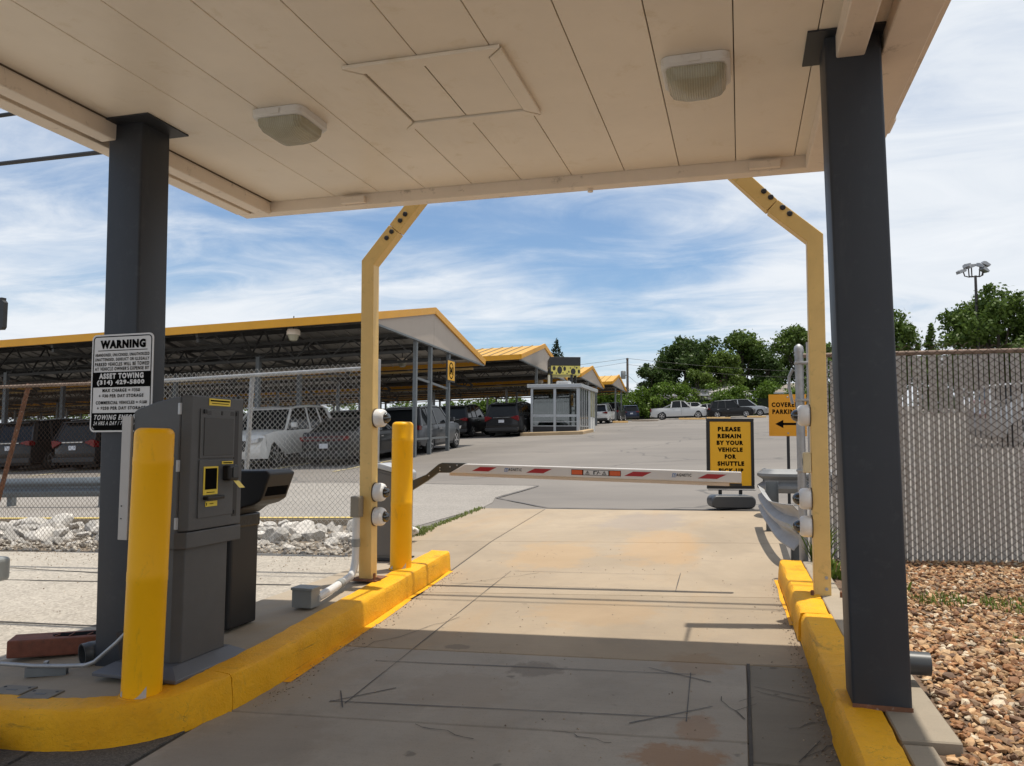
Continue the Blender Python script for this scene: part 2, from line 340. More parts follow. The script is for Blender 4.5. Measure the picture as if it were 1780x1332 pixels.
M_PVC = paint('white_pvc', (0.62, 0.62, 0.61), 0.3, var=0.03)
M_GREYPVC = paint('grey_pvc', (0.25, 0.26, 0.255), 0.4, var=0.06)
M_GALV = paint('galvanised', (0.36, 0.365, 0.37), 0.5, 0.6, var=0.18, scale=9, dirt=(0.36, 0.33, 0.29), dirt_amt=0.2)
M_GALVF = paint('galvanised_wire', (0.60, 0.60, 0.58), 0.45, 0.5, var=0.15, scale=20)
M_RAIL = paint('guardrail_zinc', (0.38, 0.38, 0.375), 0.6, 0.15, var=0.12, scale=5, dirt=(0.45, 0.36, 0.22), dirt_amt=0.12, world=True)
M_STEEL = paint('grey_steel_post', (0.16, 0.175, 0.185), 0.5, 0.3, var=0.12, scale=6, world=True)
M_TRUSS = paint('truss_steel', (0.07, 0.07, 0.068), 0.6, 0.2, var=0.15, scale=6, world=True)
M_UNDER = paint('roof_underside', (0.30, 0.29, 0.27), 0.5, 0.2, var=0.12, scale=1.2, world=True)
M_GABLE = paint('gable_beige', (0.40, 0.34, 0.285), 0.55, var=0.03, scale=1.5, world=True)
M_RUSTWIRE = paint('rusty_wire', (0.075, 0.045, 0.03), 0.8, 0.2, var=0.3, scale=25)
M_RUST = paint('rust', (0.17, 0.075, 0.04), 0.85, 0.1, var=0.3, scale=14, dirt=(0.42, 0.38, 0.34), dirt_amt=0.25, b=0.3, bscale=60)
M_RAILRUST = paint('weathered_top_rail', (0.24, 0.175, 0.135), 0.8, 0.1, var=0.25, scale=14, dirt=(0.12, 0.07, 0.045), dirt_amt=0.35)
M_RUSTRED = paint('red_oxide', (0.17, 0.055, 0.032), 0.75, var=0.25, scale=12, dirt=(0.09, 0.045, 0.03), dirt_amt=0.4, b=0.3, bscale=80)
M_SLAT = paint('taupe_slat', (0.43, 0.41, 0.385), 0.6, var=0.08, scale=8, dirt=(0.28, 0.24, 0.20), dirt_amt=0.3, objrand=0.10)
M_SIGNY = paint('sign_yellow', (0.72, 0.37, 0.008), 0.4, var=0.02)
M_SIGNO = paint('sign_orange', (0.74, 0.31, 0.006), 0.4, var=0.02)
M_SIGNW = paint('sign_white', (0.62, 0.62, 0.62), 0.5, var=0.03)
M_INK = paint('sign_ink', (0.004, 0.004, 0.004), 0.9, var=0.0, spec=0.05)
M_STICK = paint('sticker_yellow', (0.80, 0.60, 0.05), 0.4, var=0.02)
M_RED = paint('boom_red', (0.36, 0.012, 0.014), 0.4, var=0.05)
M_ORANGE = paint('boom_orange', (0.60, 0.10, 0.02), 0.4, var=0.05)
M_BOOM = paint('boom_white', (0.64, 0.62, 0.60), 0.35, var=0.03)
M_BOOMLOW = paint('boom_rubber', (0.62, 0.50, 0.38), 0.6, var=0.05)
M_BLUE = paint('ink_blue', (0.05, 0.16, 0.42), 0.5, var=0)
M_CAB = paint('cabinet_grey', (0.12, 0.115, 0.108), 0.5, var=0.06, b=0.1, bscale=300)
M_COVER = paint('cover_grey', (0.19, 0.175, 0.15), 0.8, var=0.15, scale=20)
M_PIPE = paint('dark_pipe', (0.045, 0.05, 0.055), 0.4, var=0.15)
M_ROCK = paint('limestone', (0.46, 0.435, 0.40), 0.9, var=0.3, scale=5, dirt=(0.20, 0.18, 0.15), dirt_amt=0.4, b=0.8, bscale=14, objrand=0.3)
M_LEAFLIT = paint('dry_leaf_litter', (0.15, 0.115, 0.08), 0.95, var=0.4, scale=30, dirt=(0.32, 0.28, 0.22), dirt_amt=0.5, b=0.6, bscale=70, world=True)
M_RAILBLUE = paint('bluegrey_rail', (0.13, 0.15, 0.165), 0.6, 0.2, var=0.12, scale=4, world=True)  # darker and bluer than the zinc of the other guardrails
M_WOODPOLE = paint('pole_wood', (0.16, 0.13, 0.105), 0.85, var=0.2, scale=3)
M_BRONZE = paint('bronze_pole', (0.045, 0.035, 0.03), 0.5, var=0.1)
M_ROOFA = paint('shingle_grey', (0.30, 0.285, 0.27), 0.9, var=0.12, scale=3, world=True)
M_ROOFB = paint('shingle_brown', (0.22, 0.19, 0.16), 0.9, var=0.12, scale=3, world=True)
M_SIDING = paint('white_siding', (0.66, 0.65, 0.62), 0.6, var=0.04)
M_BRICKW = paint('brick_wall', (0.22, 0.11, 0.08), 0.8, var=0.15, scale=20)
M_ALU = paint('aluminium_frame', (0.42, 0.44, 0.46), 0.45, 0.3, var=0.06)
M_TYRE = paint('tyre_rubber', (0.018, 0.018, 0.018), 0.8, var=0.2, scale=30)
M_RIM = paint('alloy_rim', (0.55, 0.55, 0.56), 0.3, 0.8, var=0.05)
M_PLASTIC = paint('car_trim', (0.025, 0.025, 0.026), 0.55, var=0.1)
M_PLATE = paint('plate_white', (0.55, 0.57, 0.62), 0.5, var=0.12, scale=30)
M_TAIL = paint('tail_lamp', (0.15, 0.006, 0.008), 0.2, var=0.05)
M_HEAD = paint('head_lamp', (0.52, 0.54, 0.56), 0.12, 0.3, var=0.1)
M_CHROME = paint('chrome', (0.6, 0.6, 0.6), 0.15, 0.95, var=0.02)
def carpaint(name, col, metal=0.2):
    m, nt, p = newmat(name); p.inputs['Base Color'].default_value = (*col, 1); p.inputs['Roughness'].default_value = 0.32; p.inputs['Metallic'].default_value = metal
    p.inputs['Coat Weight'].default_value = 0.22; p.inputs['Specular IOR Level'].default_value = 0.3; p.inputs['Coat Roughness'].default_value = 0.05
    v = pos(nt, False); f = noise(nt, v, 2.5, 6, 0.7); nt.links.new(mixc(nt, ramp(nt, f, 0.3, 0.8, 0, 0.25), col, tuple(c * 0.8 + 0.03 for c in col)), p.inputs['Base Color']); return m
M_GLASSCAR = carpaint('car_glass', (0.010, 0.012, 0.014), 0.0); _g = M_GLASSCAR.node_tree.nodes['Principled BSDF']; _g.inputs['Roughness'].default_value = 0.05; _g.inputs['Coat Weight'].default_value = 0.0; _g.inputs['Specular IOR Level'].default_value = 0.2
def glass_mat(name, tint, alpha):
    m, nt, p = newmat(name); nt.nodes.remove(p); out = nt.nodes['Material Output']
    t = nd(nt, 'ShaderNodeBsdfTransparent'); t.inputs[0].default_value = (*tint, 1); g = nd(nt, 'ShaderNodeBsdfGlossy'); g.inputs['Roughness'].default_value = 0.03
    fr = nd(nt, 'ShaderNodeFresnel'); fr.inputs[0].default_value = 1.5; mx = nd(nt, 'ShaderNodeMixShader'); ad = nd(nt, 'ShaderNodeMath', operation='ADD'); ad.inputs[1].default_value = alpha
    nt.links.new(fr.outputs[0], ad.inputs[0]); nt.links.new(ad.outputs[0], mx.inputs[0]); nt.links.new(t.outputs[0], mx.inputs[1]); nt.links.new(g.outputs[0], mx.inputs[2]); nt.links.new(mx.outputs[0], out.inputs[0]); return m
M_PANE = glass_mat('booth_glass', (0.55, 0.60, 0.58), 0.10)
M_DOME = glass_mat('smoked_dome', (0.05, 0.05, 0.05), 0.10)
def diffuser_mat():
    m, nt, p = newmat('prismatic_diffuser'); v = pos(nt, False)
    wv = nd(nt, 'ShaderNodeTexWave', bands_direction='X'); wv.inputs['Scale'].default_value = 26; nt.links.new(v, wv.inputs['Vector'])
    f = noise(nt, v, 7, 5, 0.6); c = mixc(nt, ramp(nt, f, 0.3, 0.7), (0.34, 0.32, 0.23), (0.46, 0.44, 0.33))
    c = mixc(nt, ramp(nt, wv.outputs['Fac'], 0.2, 0.9, 0, 0.3), c, (0.62, 0.60, 0.48))
    nt.links.new(c, p.inputs['Base Color']); p.inputs['Roughness'].default_value = 0.2; p.inputs['Transmission Weight'].default_value = 0.12; bump(nt, p, wv.outputs['Fac'], 0.5, 0.004); return m
M_DIFF = diffuser_mat()
def leaf_mat(name, dark, light, tip=None):
    m, nt, p = newmat(name); nt.nodes.remove(p); out = nt.nodes['Material Output']
    ge = nd(nt, 'ShaderNodeNewGeometry'); f = noise(nt, ge.outputs['Position'], 0.55, 4, 0.6)
    c = mixc(nt, ramp(nt, f, 0.35, 0.65), dark, light)
    c = mixc(nt, ramp(nt, ge.outputs['Random Per Island'], 0, 1, 0.0, 0.6), c, tuple(x * 1.3 for x in light))
    d = nd(nt, 'ShaderNodeBsdfDiffuse'); t = nd(nt, 'ShaderNodeBsdfTranslucent'); g = nd(nt, 'ShaderNodeBsdfGlossy'); g.inputs['Roughness'].default_value = 0.45
    nt.links.new(c, d.inputs[0]); nt.links.new(c, t.inputs[0]); a = nd(nt, 'ShaderNodeMixShader'); a.inputs[0].default_value = 0.28
    nt.links.new(d.outputs[0], a.inputs[1]); nt.links.new(t.outputs[0], a.inputs[2]); b = nd(nt, 'ShaderNodeMixShader'); b.inputs[0].default_value = 0.02
    nt.links.new(a.outputs[0], b.inputs[1]); nt.links.new(g.outputs[0], b.inputs[2]); nt.links.new(b.outputs[0], out.inputs[0]); return m
M_LEAFD = leaf_mat('leaf_dark', (0.026, 0.046, 0.012), (0.058, 0.096, 0.022))
M_LEAFM = leaf_mat('leaf_mid', (0.042, 0.072, 0.014), (0.092, 0.142, 0.026))
M_LEAFL = leaf_mat('leaf_light', (0.058, 0.094, 0.017), (0.118, 0.170, 0.030))
M_LEAFC = leaf_mat('leaf_conifer', (0.012, 0.026, 0.014), (0.028, 0.048, 0.024))
M_HEDGE = leaf_mat('leaf_hedge', (0.045, 0.085, 0.010), (0.105, 0.170, 0.022))
M_BARK = paint('bark', (0.075, 0.06, 0.045), 0.9, var=0.3, scale=4)
M_GRASS = leaf_mat('grass_blade', (0.09, 0.12, 0.03), (0.16, 0.19, 0.055))
def gravel_mat():
    m, nt, p = newmat('river_gravel'); a = nd(nt, 'ShaderNodeAttribute'); a.attribute_name = 'stone'
    v = pos(nt); c = mixc(nt, ramp(nt, noise(nt, v, 60, 4, 0.6), 0.35, 0.75, 0, 0.45), a.outputs['Color'], (0.20, 0.12, 0.07))
    nt.links.new(c, p.inputs['Base Color']); p.inputs['Roughness'].default_value = 0.75; bump(nt, p, noise(nt, v, 120, 3, 0.6), 0.2, 0.004); return m
M_GRAVEL = gravel_mat()
M_SOIL = paint('gravel_soil', (0.13, 0.085, 0.055), 0.95, var=0.35, scale=30, world=True)


# ================================================================== SETTING
def structure(o): o['kind'] = 'structure'; return o
def zT(d): return lambda x, y: T(x, y) + d
ys = [-30, -10, -4] + [i * 1.0 for i in range(0, 15)] + [15, 16, 18, 20, 24, 28, 32, 36, 40, 42, 44, 48, 55, 65, 80, 100, 130, 170, 230, 320, 450]
xs = [-400, -200, -90, -60, -40, -25, -15, -10, -6, -3, -1, 1, 3, 6, 10, 20, 40, 60, 120, 220]
g = MB(); g.v = [(x, y, T(x, y) - 0.012) for y in ys for x in xs]
g.f = [(j * len(xs) + i, j * len(xs) + i + 1, (j + 1) * len(xs) + i + 1, (j + 1) * len(xs) + i) for j in range(len(ys) - 1) for i in range(len(xs) - 1)]
structure(obj('ground', g, M_ASPH, smooth=60))

def slab(name, pts, mat, d=0.0, th=0.05, bevel=0.006):
    return structure(obj(name, MB().slab(pts, zT(d), th), mat, bevel=bevel, seg=1))
slab('joint_bed', [(-2.9, -3), (0.50, -3), (0.45, 12.6), (-4.2, 12.6), (-4.2, 7.8), (-2.9, 7.8)], M_JOINT, -0.008, 0.004, 0)
gp_ = 0.006
def lane(x0, x1, y0, y1, sk0=0.0, sk1=0.0, mat=None, x2=None):
    x2 = x0 if x2 is None else x2
    pts = [(x0 + gp_, y0 + gp_), (x1 - gp_, y0 + sk0 + gp_), (x1 - gp_, y1 + sk1 - gp_), (x2 + gp_, y1 - gp_)]
    return slab('lane_slab', pts, mat or M_LANE)
lane(-2.72, 0.02, -3, 3.83, 0, 0.10, M_LANEGREY)
lane(-2.72, 0.02, 3.83, 5.05, 0.10, 0.02, M_LANEGREY)
lane(-2.72, 0.375, 5.05, 6.68, 0.02, 0.16)
lane(-2.74, 0.40, 6.68, 9.42, 0.16, 0.06, None, -2.955)
lane(-2.955, 0.44, 9.42, 12.62, 0.06, -0.35, None, -3.05)
lane(0.02, 0.43, 3.72, 5.07, 0, 0.0, M_STRIP)
lane(0.02, 0.58, -3, 3.72, 0, 0.0, M_STRIP)
slab('apron_slab', [(-2.832, 7.68), (-2.965, 9.408), (-4.16, 9.408), (-3.72, 7.72)], M_LANE)
slab('apron_slab', [(-2.966, 9.42), (-3.06, 12.60), (-4.16, 12.72), (-4.16, 9.42)], M_LANE)
slab('dark_verge', [(-2.74, -3), (-2.74, 3.80), (-3.4, 3.9), (-4.6, 3.9), (-4.6, 0.2), (-2.74, -1.2)], M_DARKASPH, 0.0, 0.02, 0)
slab('street_bounce', [(-14, -16), (12, -16), (12, -3.01), (-14, -3.01)], M_APRON, 0.0, 0.02, 0)  # unseen pale slab added behind the camera to bounce light under the canopy
slab('apron', [(-14, -3), (-2.75, -3), (-2.75, -1.2), (-4.6, 0.18), (-4.6, 3.19), (-14, 3.3)], M_APRON, 0.0, 0.02, 0)  # unseen stretch, paved pale for more bounce under the canopy
# saw cuts filled with sealant
def strips(name, segs, w, mat, d=0.004):
    mb = MB()
    for a, b in segs:
        n = max(1, int(math.hypot(b[0] - a[0], b[1] - a[1]) / 0.35)); pts = []
        px, py = -(b[1] - a[1]), b[0] - a[0]; L = math.hypot(px, py); px /= L; py /= L
        for i in range(n + 1):
            t = i / n; ww = w * rnd.uniform(0.55, 1.45); jx = rnd.uniform(-1, 1) * w * 0.3
            x = a[0] + (b[0] - a[0]) * t + px * jx; y = a[1] + (b[1] - a[1]) * t + py * jx
            pts.append(((x + px * ww / 2, y + py * ww / 2), (x - px * ww / 2, y - py * ww / 2)))
        vs = [(x, y, T(x, y) + d) for p in pts for x, y in p]; mb.add(vs, [(2 * i, 2 * i + 2, 2 * i + 3, 2 * i + 1) for i in range(n)])
    return structure(obj(name, mb, mat, fix=False))
strips('loop_cut', [((-2.20, 4.06), (-0.26, 4.17)), ((-2.28, 4.77), (-0.27, 4.84)), ((-0.28, 4.12), (-0.30, 4.86)), ((-2.08, 3.98), (-2.22, 4.22)), ((-2.20, 4.05), (-1.92, 4.32)),
                    ((-0.55, 4.05), (-0.16, 4.35)), ((-0.55, 4.92), (-0.18, 4.72))], 0.0065, M_SEAL)
strips('loop_cut', [((-2.10, 4.04), (-2.20, 7.66)), ((-2.16, 7.66), (-0.55, 7.62)), ((-0.55, 6.95), (-0.56, 7.72)), ((-2.62, 7.06), (-0.45, 6.98))], 0.005, M_SEAL)
strips('slab_crack', [((0.022, 3.0), (0.025, 5.08))], 0.013, M_JOINT, 0.005)
strips('slab_crack', [((0.05, 4.68), (0.33, 4.55)), ((0.05, 5.07), (0.33, 5.09)), ((-0.05, 4.30), (0.06, 4.42)), ((-0.03, 4.44), (0.05, 4.52)), ((0.22, 3.75), (0.33, 4.0))], 0.005, M_JOINT, 0.005)
# lot surface: older light patch, crack sealing
slab('lot_patch', [(-4.2, 12.9), (-4.25, 13.6), (-4.45, 14.4), (-4.15, 16.4), (-7.4, 17.2), (-14, 18.0), (-24, 19.2), (-40, 20.0), (-40, 11.5), (-14, 10.1), (-9, 9.9), (-4.6, 9.75)], M_LOTC, -0.004, 0.006, 0)
strips('crack_seal', [((-3.05, 12.78), (-4.4, 14.3)), ((-4.4, 14.3), (-4.1, 16.4)), ((-4.1, 16.4), (-7.4, 17.2)), ((-3.05, 12.78), (0.5, 12.4)), ((-5.4, 55), (-5.1, 63)), ((-4.6, 66), (-4.4, 70)), ((-9, 60), (-3, 60.5))], 0.05, M_SEALG, 0.002)
strips('crack_seal', [((-6, 22), (3, 23)), ((-9, 36), (4, 37.5))], 0.025, M_SEALG, 0.002)
# painted bays under the first carport and beyond
bay = []
for k in range(14):
    x = -11.2 - 2.75 * k; bay += [((x, 20.6), (x, 25.4))]
strips('bay_marking', bay, 0.10, paint('worn_line_paint', (0.50, 0.42, 0.22), 0.8, var=0.3, scale=8, world=True), 0.004)

# ---------------- raised island on the left
KZ = 0.19
kp = [(-2.83, 7.66), (-2.76, 6.3), (-2.70, 5.2), (-2.655, 4.40), (-2.66, 3.90), (-2.75, 3.52), (-2.93, 3.31), (-3.19, 3.20), (-3.55, 3.17), (-4.3, 3.19), (-6.5, 3.25)]
def catmull(p, n=6):
    out = []
    for i in range(len(p) - 1):
        a = p[max(i - 1, 0)]; b = p[i]; c = p[i + 1]; d = p[min(i + 2, len(p) - 1)]
        for k in range(n):
            t = k / n
            out.append(tuple(0.5 * (2 * b[j] + (c[j] - a[j]) * t + (2 * a[j] - 5 * b[j] + 4 * c[j] - d[j]) * t * t + (3 * b[j] - a[j] - 3 * c[j] + d[j]) * t ** 3) for j in range(2)))
    out.append(p[-1]); return out
def kerb(path, w, h, mat, side=1, seed=0, name='kerb'):
    r = random.Random(seed); prof = [(0.0, -0.05), (0.004, h * 0.35), (0.009, h * 0.7), (0.014, h - 0.026), (0.021, h - 0.010), (0.036, h - 0.001), (w * 0.6, h + 0.001), (w - 0.006, h), (w, h - 0.01), (w, -0.05)]
    mb = MB(); n = len(prof)
    for i, (x, y) in enumerate(path):
        a = path[max(i - 1, 0)]; b = path[min(i + 1, len(path) - 1)]; d = math.hypot(b[0] - a[0], b[1] - a[1]); nx, ny = -(b[1] - a[1]) / d * side, (b[0] - a[0]) / d * side
        for k, (o, z) in enumerate(prof):
            j = r.uniform(-1, 1) * 0.004; mb.v.append((x + nx * (o + j), y + ny * (o + j), T(x, y) + z + r.uniform(-1, 1) * 0.003))
    for i in range(len(path) - 1):
        for k in range(n - 1): mb.f.append((i * n + k, i * n + k + 1, (i + 1) * n + k + 1, (i + 1) * n + k))
    mb.f.append(tuple(range(n))[::-1]); mb.f.append(tuple((len(path) - 1) * n + k for k in range(n)))
    return structure(obj(name, mb, mat, smooth=28))
kpath = catmull(kp, 8)
ci = min(range(len(kpath)), key=lambda i: abs(kpath[i][1] - 3.86) + (0 if kpath[i][0] > -2.7 else 9))
def resample(path, step=0.09):
    out = [path[0]]
    for a, b in zip(path, path[1:]):
        n = max(1, int(math.hypot(b[0] - a[0], b[1] - a[1]) / step)); out += [(a[0] + (b[0] - a[0]) * k / n, a[1] + (b[1] - a[1]) * k / n) for k in range(1, n + 1)]
    return out
pa = resample(kpath[:ci + 1]); pb = resample(kpath[ci:])
pb[0] = (pb[0][0] * 0.96 + pb[1][0] * 0.04, pb[0][1] - 0.006)
kerb(pa, 0.21, KZ, M_KERB, side=-1, seed=1); kerb(pb, 0.21, KZ, M_KERB, side=-1, seed=2)
def off(path, d):
    out = []
    for i, (x, y) in enumerate(path):
        a = path[max(i - 1, 0)]; b = path[min(i + 1, len(path) - 1)]; L = math.hypot(b[0] - a[0], b[1] - a[1]); out.append((x + (b[1] - a[1]) / L * d, y - (b[0] - a[0]) / L * d))
    return out
inner = off(kpath, 0.206)
slab('island', inner + [(-6.5, 3.62), (-4.4, 3.72), (-3.95, 4.35), (-3.62, 5.2), (-3.48, 6.6), (-3.55, 7.66)], M_ISLAND, KZ - 0.012, 0.25, 0)
strips('paint_overspill', [((-2.62, 4.3), (-2.68, 5.3)), ((-2.68, 5.3), (-2.74, 6.4)), ((-2.74, 6.4), (-2.80, 7.6))], 0.05, M_KERB, 0.003)
slab('apron', [(-4.4, 3.74), (-3.97, 4.36), (-3.64, 5.22), (-3.50, 6.6), (-3.56, 7.45), (-5, 7.55), (-9, 7.35), (-14, 7.35), (-14, 3.4), (-6.5, 3.64)], M_APRON, KZ - 0.03, 0.2, 0)
strips('slab_crack', [((-9, 5.9), (-3.7, 6.1)), ((-9, 4.6), (-4.1, 4.7)), ((-8, 6.6), (-5.2, 6.3))], 0.022, M_JOINT, KZ - 0.026)
# bed of dry leaves and rubble under the left fence, then the lot edge kerb
slab('rubble_bed', [(-3.56, 7.46), (-5, 7.56), (-9, 7.36), (-14, 7.36), (-14, 9.45), (-4.3, 9.72), (-3.9, 9.0)], M_LEAFLIT, KZ - 0.05, 0.2, 0)
mb = MB()
for a, b in (((-14, 9.5), (-4.4, 9.74)),):
    mb.slab([a, b, (b[0], b[1] + 0.15), (a[0], a[1] + 0.15)], zT(0.235), 0.3)
structure(obj('lot_edge_kerb', mb, M_ISLAND, bevel=0.02))
mb = MB().slab([(-14, 9.505), (-4.4, 9.745), (-4.4, 9.865), (-14, 9.625)], zT(0.240), 0.004); structure(obj('kerb_edge_stripe', mb, paint('faded_yellow', (0.56, 0.42, 0.13), 0.7, var=0.15, world=True)))

# ---------------- right kerb
RK = 0.185
def rx(y): return 0.295 + (7.6 - y) * 0.0255
cuts = [7.50, 6.05, 5.62, 4.72, 4.02, 3.30, 1.6, -3]
for i, (a, b) in enumerate(zip(cuts, cuts[1:])):
    a -= 0.004; b += 0.004; p = resample([(rx(a), a), (rx(b), b)])
    jit = rnd.uniform(-0.008, 0.008); p = [(x + jit, y) for x, y in p]
    kerb(p, 0.20, RK + rnd.uniform(-0.008, 0.006), M_KERBW if i % 3 != 1 else M_KERB, side=1, seed=10 + i)
strips('paint_overspill', [((rx(7.5) - 0.02, 7.5), (rx(6) - 0.025, 6.0))], 0.035, M_KERBW, 0.004)
slab('kerb_footing', [(0.503, 7.5), (0.66, 7.5), (0.72, 4.60), (0.577, 4.60)], M_ISLAND, RK - 0.015, 0.25)
slab('kerb_footing', [(0.578, 4.58), (0.80, 4.58), (0.83, 3.62), (0.602, 3.62)], M_ISLAND, RK - 0.004, 0.25)
slab('kerb_footing', [(0.604, 3.60), (0.72, 3.60), (0.90, -3), (0.77, -3)], M_ISLAND, RK - 0.015, 0.25)
slab('gravel_bed', [(0.60, -3), (9, -3), (9, 7.85), (0.60, 7.85)], M_SOIL, RK - 0.055, 0.06, 0)
# the gravel stones themselves
def ico():
    bm = bmesh.new(); bmesh.ops.create_icosphere(bm, subdivisions=1, radius=1); v = np.array([x.co[:] for x in bm.verts]); f = np.array([[q.index for q in p.verts] for p in bm.faces]); bm.free(); return v, f
def stones(name, pts, sizes, cols, mat, seed, zoff, sm=False):
    rs = np.random.RandomState(seed); V, F = ico(); n = len(pts); vs = np.zeros((n, 12, 3)); vc = np.zeros((n, 12, 4))
    for i, (x, y) in enumerate(pts):
        s = sizes[i]; q = rs.normal(size=4); q /= np.linalg.norm(q); a, b, c, d = q
        R_ = np.array([[1 - 2 * (c * c + d * d), 2 * (b * c - a * d), 2 * (b * d + a * c)], [2 * (b * c + a * d), 1 - 2 * (b * b + d * d), 2 * (c * d - a * b)], [2 * (b * d - a * c), 2 * (c * d + a * b), 1 - 2 * (b * b + c * c)]])
        p = V * (1 + rs.uniform(-.28, .28, (12, 1))) * np.array([1.25, 0.9, 0.62]) * s; p = p @ R_.T; p[:, 2] *= 0.75
        vs[i] = p + np.array([x, y, T(x, y) + zoff + rs.uniform(0, 0.5) * s]); vc[i] = cols[i]
    fs = (F[None] + (np.arange(n) * 12)[:, None, None]).reshape(-1, 3)
    me = bpy.data.meshes.new(name); me.from_pydata(vs.reshape(-1, 3).tolist(), [], fs.tolist()); me.materials.append(mat)
    at = me.color_attributes.new('stone', 'FLOAT_COLOR', 'POINT'); at.data.foreach_set('color', vc.reshape(-1))
    o = bpy.data.objects.new(name, me); COL.objects.link(o); o['kind'] = 'stuff'
    if sm: me.polygons.foreach_set('use_smooth', [True] * len(me.polygons))
    return o
pal = [(0.44, 0.24, 0.10), (0.34, 0.155, 0.06), (0.47, 0.28, 0.13), (0.56, 0.38, 0.21), (0.25, 0.115, 0.05), (0.66, 0.55, 0.40), (0.40, 0.19, 0.075), (0.17, 0.095, 0.055), (0.50, 0.32, 0.17), (0.30, 0.19, 0.11)]
rs = np.random.RandomState(5); P_ = []; S_ = []; C_ = []
def gravel(n, x0, x1, y0, y1, lo, hi):
    for _ in range(n):
        x = rs.uniform(x0, x1); y = rs.uniform(y0, y1)
        if x < 0.74 and y > 4.6 or x < 0.86 and 3.58 < y < 4.62 or x < 0.76: continue
        P_.append((x, y)); S_.append(rs.uniform(lo, hi) * (1.5 if rs.rand() < 0.06 else 1)); c = np.array(pal[rs.randint(len(pal))]) * rs.uniform(0.6, 1.1); C_.append((*np.clip(c, 0, 0.85), 1))
gravel(9000, 0.7, 2.4, 2.2, 5.6, 0.009, 0.026); gravel(9000, 0.66, 3.4, 5.4, 7.8, 0.010, 0.022); gravel(3500, 2.2, 5.0, 3, 7.8, 0.02, 0.03)
stones('gravel', P_, S_, C_, M_GRAVEL, 3, RK - 0.05)

# ================================================================== ENTRY CANOPY
SZ = 3.45
can = thing('entry_canopy', 'cream canopy roof over the entry lane on dark slate square columns', 'canopy', (-1.5, 2.5, SZ))
yF = 5.50
x0 = -0.006; pw = 0.3775
for k in range(-9, 3):
    a = x0 + pw * k + 0.0025; b = x0 + pw * (k + 1) - 0.0025
    if k == 2: b = 0.66
    if k == -9: a, b = -3.62, x0 + pw * (k + 1) - 0.0025
    part('soffit_panel', MB().box(a, b, -1.0, yF - 0.002, SZ, SZ + 0.02), M_SOFFIT, can, bevel=0.0025, seg=1)
part('deck', MB().box(-3.88, 0.80, -1.02, yF + 0.10, SZ + 0.025, SZ + 0.30), M_DARKBROWN, can)
# fascias: lower trim seen from below
zb = SZ - 0.085
f = MB(); f.box(-3.90, 0.83, yF, yF + 0.115, zb, SZ + 0.33); part('fascia', f, M_TRIM, can, bevel=0.006)
f = MB(); f.box(-3.91, -3.79, -1.1, yF - 0.003, zb + 0.0, SZ + 0.33); part('fascia', f, M_TRIM, can, bevel=0.006)
f = MB(); f.box(0.66, 0.84, -1.1, yF - 0.003, zb + 0.0, SZ + 0.33); part('fascia', f, M_TRIM, can, bevel=0.006)
f = MB(); f.box(0.845, 0.875, -1.1, yF - 0.003, zb + 0.035, SZ + 0.33); part('fascia_cap', f, M_TRIM, can)
# roof deck, and an unseen front ledge added to set the canopy's shadow edge
f = MB(); f.box(-4.10, 1.02, yF + 0.12, yF + 0.36, SZ + 0.22, SZ + 0.42); part('shadow_ledge', f, M_TRIM, can, bevel=0.01)
f = MB(); f.box(-4.10, 1.02, -2.7, yF + 0.118, SZ + 0.335, SZ + 0.42); part('roof_deck', f, M_TRIM, can)
# beams on the column lines
def beam(x, w, a, b, drop=0.105):
    return part('beam', MB().box(x - w / 2, x + w / 2, a, b, SZ - drop, SZ - 0.001), M_TRIM, can, bevel=0.008)
beam(-3.655, 0.11, -1.0, 3.855); beam(-3.655, 0.11, 4.10, yF - 0.004); beam(0.515, 0.125, -1.0, 3.875, 0.115); beam(0.50, 0.12, 4.12, yF - 0.004)
part('dark_joint', MB().box(-3.598, -3.590, -1.0, yF - 0.01, SZ - 0.006, SZ + 0.001), M_DARKBROWN, can)  # thin dark line along the joint beside the beam
part('gap_shadow', MB().box(-3.788, -3.712, -1.0, yF - 0.01, SZ - 0.012, SZ + 0.002), M_DARKBROWN, can)  # dark strip standing in for the shade inside this gap
# clips on the front fascia
for cx in (-2.86, 0.18): part('bracket', MB().box(cx - 0.10, cx + 0.10, yF - 0.045, yF - 0.002, SZ - 0.075, SZ - 0.025), M_TRIM, can, bevel=0.004)
part('stud', MB().lathe([(0.02, -.02), (0.02, 0)], 10, Matrix.Translation((-1.02, yF + 0.08, zb))), M_TRIM, can)
# access hatch
hx0, hx1, hy0, hy1 = -1.93, -1.08, 3.53, 4.36; w = 0.085
for pl in ([(hx0, hy0), (hx1, hy0), (hx1 - w, hy0 + w), (hx0 + w, hy0 + w)], [(hx1, hy0), (hx1, hy1), (hx1 - w, hy1 - w), (hx1 - w, hy0 + w)], [(hx1, hy1), (hx0, hy1), (hx0 + w, hy1 - w), (hx1 - w, hy1 - w)], [(hx0, hy1), (hx0, hy0), (hx0 + w, hy0 + w), (hx0 + w, hy1 - w)]):
    cx = sum(p[0] for p in pl) / 4; cy = sum(p[1] for p in pl) / 4
    pl = [(cx + (x - cx) * 0.992, cy + (y - cy) * 0.97) for x, y in pl]
    part('hatch_trim', MB().prism(pl, SZ - 0.022, SZ - 0.002, 'z'), M_SOFFIT, can, bevel=0.004)
part('hatch_reveal', MB().box(hx0 + w, hx1 - w, hy0 + w, hy1 - w, SZ - 0.003, SZ - 0.001), M_DARKBROWN, can)
xm = -1.51
part('hatch_panel', MB().box(hx0 + w + 0.010, xm - 0.004, hy0 + w + 0.008, hy1 - w - 0.012, SZ - 0.012, SZ - 0.004), M_SOFFIT, can)
